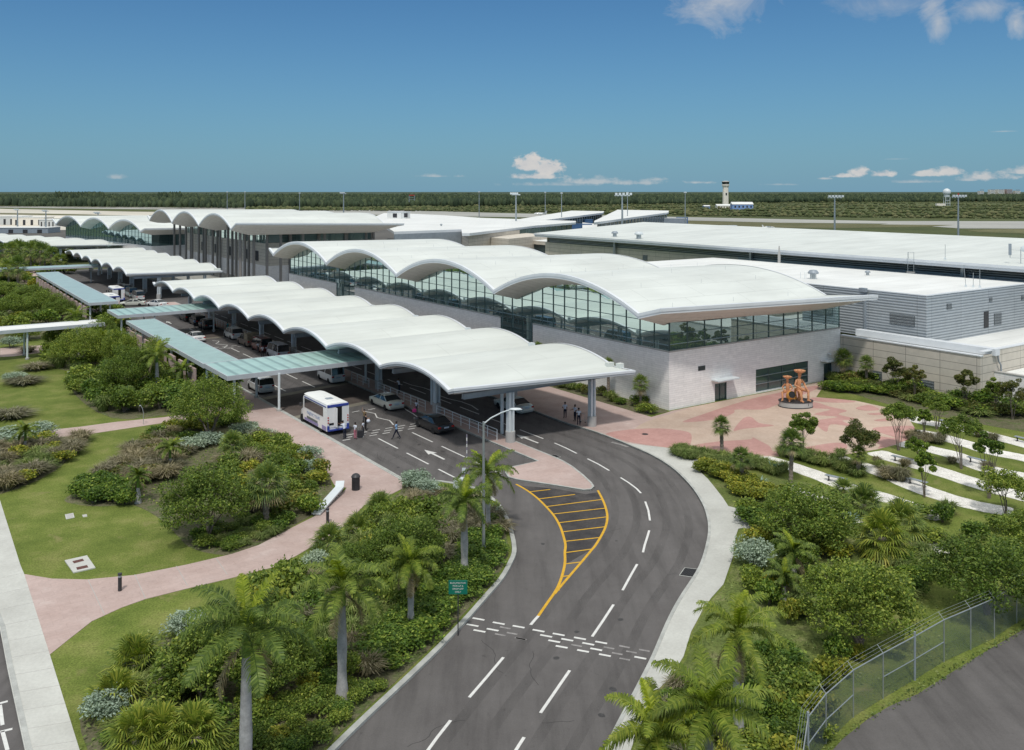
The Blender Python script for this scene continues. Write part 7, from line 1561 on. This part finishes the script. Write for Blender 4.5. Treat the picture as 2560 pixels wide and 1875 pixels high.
# scrub belt and forest
K['forest']=leafmat('forest_foliage',[(.0,(.030,.048,.026)),(.5,(.048,.072,.038)),(1.,(.080,.105,.050))],.1,.9,0.)
K['scrubl']=leafmat('scrub_foliage',[(.0,(.055,.072,.028)),(.5,(.085,.105,.04)),(1.,(.15,.15,.07))],.1,.9,0.)
rng=np.random.default_rng(5)
def forest(name,label,rows,m,hmin,hmax,wf,cat):
    """rows: list of (u0,u1,v,step) -> trees standing at those ground pixels' places"""
    V=[];Q=[];n=0
    for u0,u1,v,st in rows:
        us=np.arange(u0,u1,st)+rng.uniform(-st*.5,st*.5,len(np.arange(u0,u1,st)))
        vs=v+rng.uniform(-.45,.45,len(us)); Y=F*H/(vs-HY); X=(us-CX)/F*Y; h=rng.uniform(hmin,hmax,len(us))*(1+.25*np.sin(us*.02+v)); r=h*wf*rng.uniform(.7,1.3,len(us))*np.maximum(1,Y/2600)
        k=6; ang=np.linspace(0,2*np.pi,k,endpoint=False)
        for zi,(fz,fr) in enumerate(((.15,.7),(.5,1.),(.8,.62),(1.,.06))):
            a=ang[None,:]+rng.uniform(0,1,(len(us),1)); rr=(r[:,None]*fr)*rng.uniform(.65,1.3,(len(us),k))
            V.append(np.stack([X[:,None]+rr*np.cos(a),Y[:,None]+rr*np.sin(a),np.broadcast_to(h[:,None]*fz,a.shape)*rng.uniform(.93,1.05,a.shape)],-1).reshape(-1,3))
        c=len(us); base=n
        for z in range(3):
            for t in range(c):
                o=base+z*c*k+t*k; o2=o+c*k
                for j in range(k): Q.append((o+j,o+(j+1)%k,o2+(j+1)%k,o2+j))
        n+=4*c*k
    o=link(np_mesh(name,np.concatenate(V),Q,K[m]),name); return props(o,label,cat,None,'stuff')
rows=[]; v=523.
def vf(u): return np.interp(u,[-200,0,600,1100,1600,2000,2560,2800],[516,516.5,522,519,512,507,505,505])
for dv in np.arange(0,1,.042)**1.5:
    for u0 in range(-150,2720,100):
        vb=float(vf(u0+50)); vv=vb-(vb-486.)*dv; rows.append((u0,u0+100,vv,max(3.2,(vv-479)*.20)))
forest('forest','dark pine forest stretching to the horizon behind the airfield',rows,'forest',8,13.5,.30,'forest')
rows=[]
for u0 in range(-150,300,60): rows+= [(u0,u0+60,513.-k*2.2,3.2) for k in range(5)] if u0>100 else []
forest('forest','taller dark tree clump rising over the forest at the left',[(u0,u0+30,508.-k*2.,2.2) for k in range(10) for u0 in (140,170,200,230)]+[(395,450,505.-k*2.,2.6) for k in range(6)],'forest',14,21,.2,'forest')
rows=[]
for dv in np.arange(0,1,.09):
    for u0 in range(620,2720,100):
        vt=float(vf(u0+50)); vb=np.interp(u0,[600,1000,1300,1700,2200,2700],[526,528,532,540,545,549]); rows.append((u0,u0+100,vb-(vb-vt)*dv,6.+rng.uniform(0,4)))
forest('scrub','low green scrub between the taxiway and the pine forest',rows,'scrubl',1.2,3.8,.85,'scrub')
# forest floor / canopy sheet so no gaps show near the horizon
mb=MB()
xs=list(range(-9000,9001,450)); ys=[2300*1.13**k for k in range(26)]
for y in ys:
    for x in xs: mb.v.append((x*(y/2300)**.9,y,6.+2.*mnoise.noise((x*.01,y*.004,0))))
n=len(xs)
for j in range(len(ys)-1):
    for i in range(n-1): mb.f.append((j*n+i,j*n+i+1,(j+1)*n+i+1,(j+1)*n+i)); mb.m.append(0)
K['forestfar']=groundmat('distant_forest_canopy',[(.3,(.040,.060,.036)),(.7,(.065,.090,.052))],.01,.35,.05,.5)
props(mb.build('distant_forest',K['forestfar']),'flat distant forest canopy up to the horizon','forest',None,'stuff')
# control tower
def at(u,Y): return ((u-CX)/F*Y,Y)
Y=1250.; x,_=at(1814,Y); T=thing('control_tower','tall cream control tower with a dark glazed cab','control tower',WM(x,Y)); zt=H+(HY-452)*Y/F
cream=K.setdefault('cream',mat('cream_render',(.80,.75,.66),.8,0,.05,.1))
mb=MB(); mb.lathe([(4.3,0),(4.,zt-9)],8); mb.build('shaft',cream,T); mb=MB(); mb.lathe([(4.1,zt-9),(5.4,zt-6.5),(5.4,zt-5)],10); mb.build('gallery',cream,T)
mb=MB(); mb.lathe([(4.6,zt-5),(5.3,zt-1.6)],10); mb.build('cab_glazing',K['carglass'],T); mb=MB(); mb.lathe([(5.7,zt-1.6),(5.7,zt-1.),(2,zt)],10); mb.build('cab_roof',K['sill'],T)
mb=MB(); mb.box(-1,1,-4.5,-4.2,zt-20,zt-17); mb.build('window',K['dark'],T)
for lab,u,wd,h,v,m in (('cream low building at the foot of the control tower',1810,34,6,523,'cream'),('long pale blue shed with a white roof right of the control tower',1857,46,9,524.5,'bluel'),('small blue container left of the control tower',1768,14,4,521,'bluel')):
    K.setdefault('bluel',mat('pale_blue_sheet',(.22,.34,.60),.6,0,.05,.1)); Yb=F*H/(v-HY); x,_=at(u,Yb); k=Yb/F
    T=thing('airfield_building',lab,'building',WM(x,Yb)); w_=wd*k/2 if u!=1857 else 52*k/2; mb=MB(); mb.box(-w_,w_,0,12,0,h*.8); mb.build('wall',K[m],T); mb=MB(); mb.v+=[(-w_-.5,-.5,h*.8),(w_+.5,-.5,h*.8),(w_+.5,12.5,h*.8),(-w_-.5,12.5,h*.8),(-w_-.5,6,h*1.15),(w_+.5,6,h*1.15)]; mb.f+=[(0,1,5,4),(2,3,4,5),(0,4,3),(1,2,5)]; mb.m+=[0]*4; mb.build('roof',K['roofflat'],T)
    mb=MB()
    for j in range(5): mb.box(-w_*.8+j*w_*.38,-w_*.8+j*w_*.38+w_*.15,-.05,-.01,h*.3,h*.6)
    mb.build('windows',K['dark'],T)
# radome
Y=1500.; x,_=at(2367,Y); T=thing('radar_tower','white radar dome on a lattice tower above the forest','radar tower',WM(x,Y)); r=9.4*Y/F; zc=H-(480.5-HY)*Y/F
mb=MB(); mb.lathe([(r*math.sin(math.pi*k/14),zc-r*math.cos(math.pi*k/14)) for k in range(15)],24,cap=False); mb.build('dome',K['steelw'],T,smooth=60)
mb=MB(); mb.lathe([(r*.7,zc-r*1.25),(r*.75,zc-r*.75)],16); mb.build('platform',K['steelw'],T)
mb=MB()
for sx in (-1,1):
    for sy in (-1,1): mb.box(sx*r*.55-.35,sx*r*.55+.35,sy*r*.55-.35,sy*r*.55+.35,0,zc-r*1.2)
for z in (4,9): mb.box(-r*.55,r*.55,-r*.55-.2,-r*.55+.2,z,z+.5)
mb.build('legs',K['steelw'],T); mb=MB(); mb.box(-18,-3,-3,3,0,4); mb.build('equipment_room',cream,T)
# lattice approach tower
Y=1350.; x,_=at(1030,Y); T=thing('lattice_tower','small red and white lattice tower in front of the forest','tower',WM(x,Y)); zt=H+(HY-489)*Y/F; mb=MB()
for sx in (-1,1):
    for sy in (-1,1): mb.tube([(sx*4.5,sy*4.5,0),(sx*4,sy*4,zt)],.35,4)
for z in (4,8,12,15): mb.box(-4.5,4.5,-4.6,-4.2,z,z+.4)
mb.build('frame',K['galv'],T); mb=MB(); mb.box(-4,4,-4,4,zt,zt+1.2); mb.build('top',K['red'],T)
# hotels on the horizon
Y=5200.
for i,(u,w_,h) in enumerate(((2482,12,5.),(2503,16,5.5),(2524,14,6.),(2545,12,2.5),(2455,10,1.5))):
    x,_=at(u,Y); T=thing('hotel_block',['pale hotel block leftmost on the far horizon','pale hotel block second on the far horizon','pinkish hotel block tallest on the far horizon','low pale block rightmost on the far horizon','very low pale block left of the far hotels'][i],'building',WM(x,Y)); k=Y/F; mb=MB(); mb.box(-w_*k/2,w_*k/2,0,30,0,H+h*k); mb.build('wall',K['cream'] if i!=2 else K['pink'],T); mb=MB()
    for j in range(5): mb.box(-w_*k/2.2,w_*k/2.2,-1,-.1,10+j*6,12.5+j*6)
    mb.build('windows',K['steelg'],T)
# masts
for i,(u,vt,Y,hd) in enumerate(((1290,484.5,330,1),(1363,481,520,0),(1404,483,400,0),(1555.6,486,270,2),(1568.7,482,420,0),(1713,481.5,330,0),(612.4,480,620,0),(749,483,500,0),(859,482.5,520,1),(1197.8,480,480,0),(2086.7,491.5,300,2),(2395.7,490.4,330,2),(568,480,560,0),(43.8,524,560,1),(114.7,527,520,1),(245,532,480,1))):
    labs=['mast with a crossbar head left of the first pier','thin mast behind the taxiing jet','thin mast in front of the left pier','tall floodlight mast in front of the right pier','thin mast right behind the tall floodlight mast','thin mast right of the blue jet bridges','leftmost thin mast over the tall hall roof','thin mast over the middle of the tall hall roof','mast with small head over the right of the tall hall roof','thin mast over the central flat roof','floodlight mast above the middle of the long hall','floodlight mast with a red lamp above the right of the long hall','very thin mast left over the tall hall roof','small apron lamp farthest left','dark apron lamp with a wide head at the left','small apron lamp right of the dark one']
    x,_=at(u,Y); zt=H-(vt-HY)*Y/F; T=thing('floodlight_mast' if hd==2 else 'light_mast',labs[i],'mast',WM(x,Y)); r=.32 if hd else .2; r*=max(1,Y/450); mb=MB(); mb.lathe([(r*1.5,0),(r*.7,zt)],8); mb.build('pole',K['galv'],T,smooth=50)
    mb=MB()
    if hd: mb.box(-2.3 if hd==2 else -1.6,2.3 if hd==2 else 1.6,-.25,.25,zt-.5,zt-.2); [mb.box(-2.2+j*(1.1 if hd==2 else .9)*(1 if hd==2 else .85),-1.5+j*(1.1 if hd==2 else .9)*(1 if hd==2 else .85),-.6,.1,zt-.2,zt+.5) for j in range(5 if hd==2 else 4)]
    else: mb.box(-.5,.5,-.2,.2,zt-.1,zt+.3)
    mb.build('lamp_head',K['steelw'],T)
    if i==11: mb=MB(); mb.lathe([(.25,zt+.5),(.25,zt+1.1)],8); mb.build('obstruction_light',K['red'],T)
# aircraft
def plane(label,u,v,ln,rz,prop):
    Yp=F*H/(v-HY); x,_=at(u,Yp); T=thing('aircraft',label,'aircraft',WM(x,Yp,0,rz)); s=ln/12.
    mb=MB(); M=Matrix.Translation((0,0,1.5*s))@Matrix.Rotation(R(90),4,'Y'); mb.lathe([(.05,-6*s),(.35*s,-5*s),(.8*s,-2.5*s),(.85*s,2*s),(.7*s,4.2*s),(.3*s,5.6*s),(.05,6*s)],14,(0,0,0),0,M); mb.build('fuselage',K['paint_white'],T,smooth=60)
    mb=MB(); mb.box(-1.2*s,.8*s,-6*s,6*s,(2.3 if prop else 1.)*s,(2.45 if prop else 1.15)*s); mb.build('wing',K['paint_white'],T,bevel=.03)
    mb=MB(); mb.poly([(-5.6*s,0,1.8*s),(-4*s,0,2.*s),(-5.2*s,0,4.*s),(-6.2*s,0,4.*s)]); mb.poly([(-5.6*s,.12,1.8*s),(-6.2*s,.12,4.*s),(-5.2*s,.12,4.*s),(-4*s,.12,2.*s)]); mb.box(-6.2*s,-5.*s,-1.9*s,1.9*s,(1.7 if prop else 3.9)*s,(1.8 if prop else 4.)*s); mb.build('tail',K['paint_white'],T)
    for sy in (-1,1):
        mb=MB(); mb.lathe([(.3*s,-1*s),(.38*s,0),(.3*s,1*s)],10,(0,0,0),0,Matrix.Translation(((.9 if prop else -3.2)*s,sy*1.5*s,(2.2 if prop else 1.9)*s))@Matrix.Rotation(R(90),4,'Y')); mb.build('engine',K['steelg'],T,smooth=50)
        mb=MB(); mb.lathe([(.3*s,-.1),(.3*s,.1)],10,(0,0,0),0,Matrix.Translation((-.5*s,sy*1.2*s,.3*s))@Matrix.Rotation(R(90),4,'X')); mb.build('wheel',K['tyre'],T)
    mb=MB(); mb.tube([(4*s,0,0),(4*s,0,1.2*s)],.08*s,6); mb.tube([(-.5*s,1.2*s,.1),(-.5*s,1.2*s,1.*s)],.08*s,6); mb.tube([(-.5*s,-1.2*s,.1),(-.5*s,-1.2*s,1.*s)],.08*s,6); mb.build('landing_gear',K['galv'],T)
    mb=MB(); mb.box(1*s,4.5*s,-.87*s,-.84*s,1.6*s,1.85*s); mb.build('windows',K['carglass'],T)
plane('white business jet taxiing left of the first pier',1351,538,13.5,R(180),False); plane('small white propeller aircraft on the taxiway beyond the long hall',1921,572.5,8.2,0,True)
# low sheds, vehicles and ramps at the far left
for lab,u,v,w_,h,m in (('white cargo shed at the far left edge',20,562,70,6,'roofflat'),('pale shed with dark doors at the far left',70,563,80,5.5,'cream'),('small white shed right of the pale cargo shed',118,566,40,4.5,'roofflat'),('low grey fence and shed strip at the far left',45,583,150,3,'steelg')):
    Yb=F*H/(v-HY); x,_=at(u,Yb); k=Yb/F; T=thing('cargo_shed',lab,'shed',WM(x,Yb)); mb=MB(); mb.box(-w_*k/2,w_*k/2,0,14,0,h); mb.build('wall',K[m],T); mb=MB(); mb.box(-w_*k/2-.3,w_*k/2+.3,-.3,14.3,h,h+.3); mb.build('roof',K['roofflat'],T)
    for j in range(4): mb=MB(); mb.box(-w_*k*.4+j*w_*k*.24,-w_*k*.4+j*w_*k*.24+w_*k*.08,-.06,-.01,.0,h*.7); mb.build('door',K['dark'],T)
# ================================================================ SKY, SUN, CAMERA
w=bpy.data.worlds.new('World'); S.world=w; w.cycles.sampling_method='MANUAL'; w.cycles.sample_map_resolution=256; w.use_nodes=True; nt=w.node_tree; nt.nodes.clear()
SUN_EL=R(60); SUN_AZ=math.atan2(-.10,-1.)     # from +Y towards +X: high sun behind the camera, slightly to the left
out=nd(nt,'ShaderNodeOutputWorld'); bg=nd(nt,'ShaderNodeBackground'); sky=nd(nt,'ShaderNodeTexSky'); sky.sky_type='NISHITA'; sky.sun_disc=False
sky.sun_elevation=SUN_EL; sky.sun_rotation=SUN_AZ; sky.altitude=0; sky.air_density=1.0; sky.dust_density=.6; sky.ozone_density=2.2
bg.inputs[1].default_value=.10
tc=nd(nt,'ShaderNodeTexCoord'); sp=nd(nt,'ShaderNodeSeparateXYZ'); nt.links.new(tc.outputs['Generated'],sp.inputs[0])
# projected cloud plane coordinates: azimuth-like x/y and elevation z/y
def mth(op,a,b=None,clamp=False):
    n=nd(nt,'ShaderNodeMath',operation=op); n.use_clamp=clamp
    for i,v in enumerate((a,b)):
        if v is None: continue
        if isinstance(v,(int,float)): n.inputs[i].default_value=v
        else: nt.links.new(v,n.inputs[i])
    return n.outputs[0]
X,Y_,Z_=sp.outputs
az=mth('ARCTAN2',X,Y_); hyp=mth('SQRT',mth('ADD',mth('MULTIPLY',X,X),mth('MULTIPLY',Y_,Y_))); el=mth('ARCTAN2',Z_,hyp)
def dirpx(u,v):
    t=math.hypot((u-CX)/F,1); return math.atan2((u-CX)/F,1),math.atan2((HY-v)/F,t)
cb=nd(nt,'ShaderNodeCombineXYZ'); nt.links.new(az,cb.inputs[0]); nt.links.new(mth('MULTIPLY',el,1.5),cb.inputs[1])
n1=nd(nt,'ShaderNodeTexNoise'); n1.inputs['Scale'].default_value=55; n1.inputs['Detail'].default_value=8; n1.inputs['Roughness'].default_value=.6; nt.links.new(cb.outputs[0],n1.inputs['Vector'])
n2=nd(nt,'ShaderNodeTexNoise'); n2.inputs['Scale'].default_value=16; n2.inputs['Detail'].default_value=9; n2.inputs['Roughness'].default_value=.65; n2.inputs['Distortion'].default_value=.8; nt.links.new(cb.outputs[0],n2.inputs['Vector'])
total=None
def puff(u,v,wu,wv,noise,amp,soft,gain,flat=False):
    global total
    a0,e0=dirpx(u,v); sa=wu/F; se=wv/F
    dx=mth('DIVIDE',mth('SUBTRACT',az,a0),sa); dy=mth('DIVIDE',mth('SUBTRACT',el,e0),se)
    if flat: dy=mth('MAXIMUM',dy,mth('MULTIPLY',dy,-2.6))
    d=mth('SQRT',mth('ADD',mth('MULTIPLY',dx,dx),mth('MULTIPLY',dy,dy)))
    val=mth('SUBTRACT',mth('ADD',1.,mth('MULTIPLY',mth('SUBTRACT',noise,.5),amp)),d)
    val=mth('MULTIPLY',mth('DIVIDE',val,soft,True),gain)
    total=val if total is None else mth('MAXIMUM',total,val)
N1,N2=n1.outputs[0],n2.outputs[0]
for u,v,wu,wv,amp,soft,gain in ((1322,416,44,36,2.2,.5,.95),(1372,425,42,36,2.2,.5,.95),(1345,443,75,14,2.,.7,.8),(1480,455,90,16,2.6,.9,.5),(1600,458,80,12,2.8,1.,.45),(1745,457,36,6,2.5,1.,.5),
    (2110,441,38,8,2.4,.7,.8),(2150,434,26,18,2.2,.6,.85),(2205,437,30,16,2.2,.6,.85),(2320,436,36,12,2.4,.7,.75),(2376,432,30,18,2.2,.6,.85),(2470,444,60,16,2.6,.8,.7),(2550,430,30,14,2.2,.8,.7),
    (290,444,26,10,2.4,1.1,.35),(2060,447,20,5,2.4,.8,.5),(2420,450,26,8,2.4,.9,.5),(1640,450,30,6,2.6,1.,.4),(2290,455,60,6,2.8,1.2,.4),(1950,462,50,4,2.8,1.2,.3),(1380,462,120,8,2.8,1.3,.35),(1090,441,60,6,3.,1.2,.4),(2510,329,26,3,1.5,1.,.3),(2240,398,36,2.5,1.5,1.2,.2)): puff(u,v,wu,wv,N1,amp*1.15,soft*.8,min(1,gain*1.15),True)
for u,v,wu,wv,amp,soft,gain in ((1810,-5,130,75,3.2,1.3,.66),(2345,60,26,55,2.8,.9,.62),(2330,20,30,40,3.,1.,.5),(2210,10,140,34,3.8,1.8,.40),(2450,20,75,34,3.8,1.2,.55),(2540,55,24,34,3.,.9,.62)): puff(u,v,wu,wv,N2,amp,soft,gain)
# haze near the horizon
hz=mth('POWER',mth('SUBTRACT',1.,mth('MULTIPLY',el,3.2,True),True),2.5)
tint=nd(nt,'ShaderNodeMix',data_type='RGBA',blend_type='MULTIPLY'); tint.inputs[0].default_value=1; nt.links.new(sky.outputs[0],tint.inputs[6]); tint.inputs[7].default_value=(.33,.60,.80,1)
hm=nd(nt,'ShaderNodeMix',data_type='RGBA'); nt.links.new(mth('MULTIPLY',hz,.75),hm.inputs[0]); nt.links.new(tint.outputs[2],hm.inputs[6]); hm.inputs[7].default_value=(1.9,3.6,5.0,1)
cm=nd(nt,'ShaderNodeMix',data_type='RGBA'); nt.links.new(total,cm.inputs[0]); nt.links.new(hm.outputs[2],cm.inputs[6])
shade=nd(nt,'ShaderNodeMix',data_type='RGBA'); nt.links.new(N1,shade.inputs[0]); shade.inputs[6].default_value=(4.2,4.6,5.2,1); shade.inputs[7].default_value=(7.6,7.2,6.6,1); nt.links.new(shade.outputs[2],cm.inputs[7])
# unseen bright cloud layer, added above the frame as fill for shaded walls
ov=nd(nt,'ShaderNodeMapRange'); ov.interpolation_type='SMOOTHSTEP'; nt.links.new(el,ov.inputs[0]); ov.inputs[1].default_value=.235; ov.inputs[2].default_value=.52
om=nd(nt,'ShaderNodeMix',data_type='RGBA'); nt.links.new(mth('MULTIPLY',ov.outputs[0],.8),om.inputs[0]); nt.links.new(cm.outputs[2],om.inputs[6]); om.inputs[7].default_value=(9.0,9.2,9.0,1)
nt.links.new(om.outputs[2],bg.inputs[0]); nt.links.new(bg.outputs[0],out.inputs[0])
sl=bpy.data.lights.new('sun','SUN'); sl.energy=2.35; sl.angle=R(5); sl.color=(1,.96,.89)
so=bpy.data.objects.new('sun',sl); COL.objects.link(so)
dv=Vector((math.sin(SUN_AZ)*math.cos(SUN_EL),math.cos(SUN_AZ)*math.cos(SUN_EL),math.sin(SUN_EL)))
so.rotation_euler=dv.to_track_quat('Z','Y').to_euler(); so.location=(0,0,80)
cam=bpy.data.cameras.new('camera'); co=bpy.data.objects.new('camera',cam); COL.objects.link(co); S.camera=co
co.location=(0,0,H); co.rotation_euler=(R(90),0,0); cam.sensor_width=36; cam.lens=36*F/2560.; cam.shift_y=-(937.5-HY)/2560.; cam.clip_end=60000; cam.clip_start=.5
S.view_settings.view_transform='Standard'; S.view_settings.look='None'; S.view_settings.exposure=0; S.view_settings.gamma=1
S.render.engine='CYCLES'; S.cycles.max_bounces=6; S.cycles.diffuse_bounces=4; S.cycles.glossy_bounces=3; S.cycles.transmission_bounces=3; S.cycles.transparent_max_bounces=8
S.cycles.use_denoising=True; S.cycles.sample_clamp_indirect=4
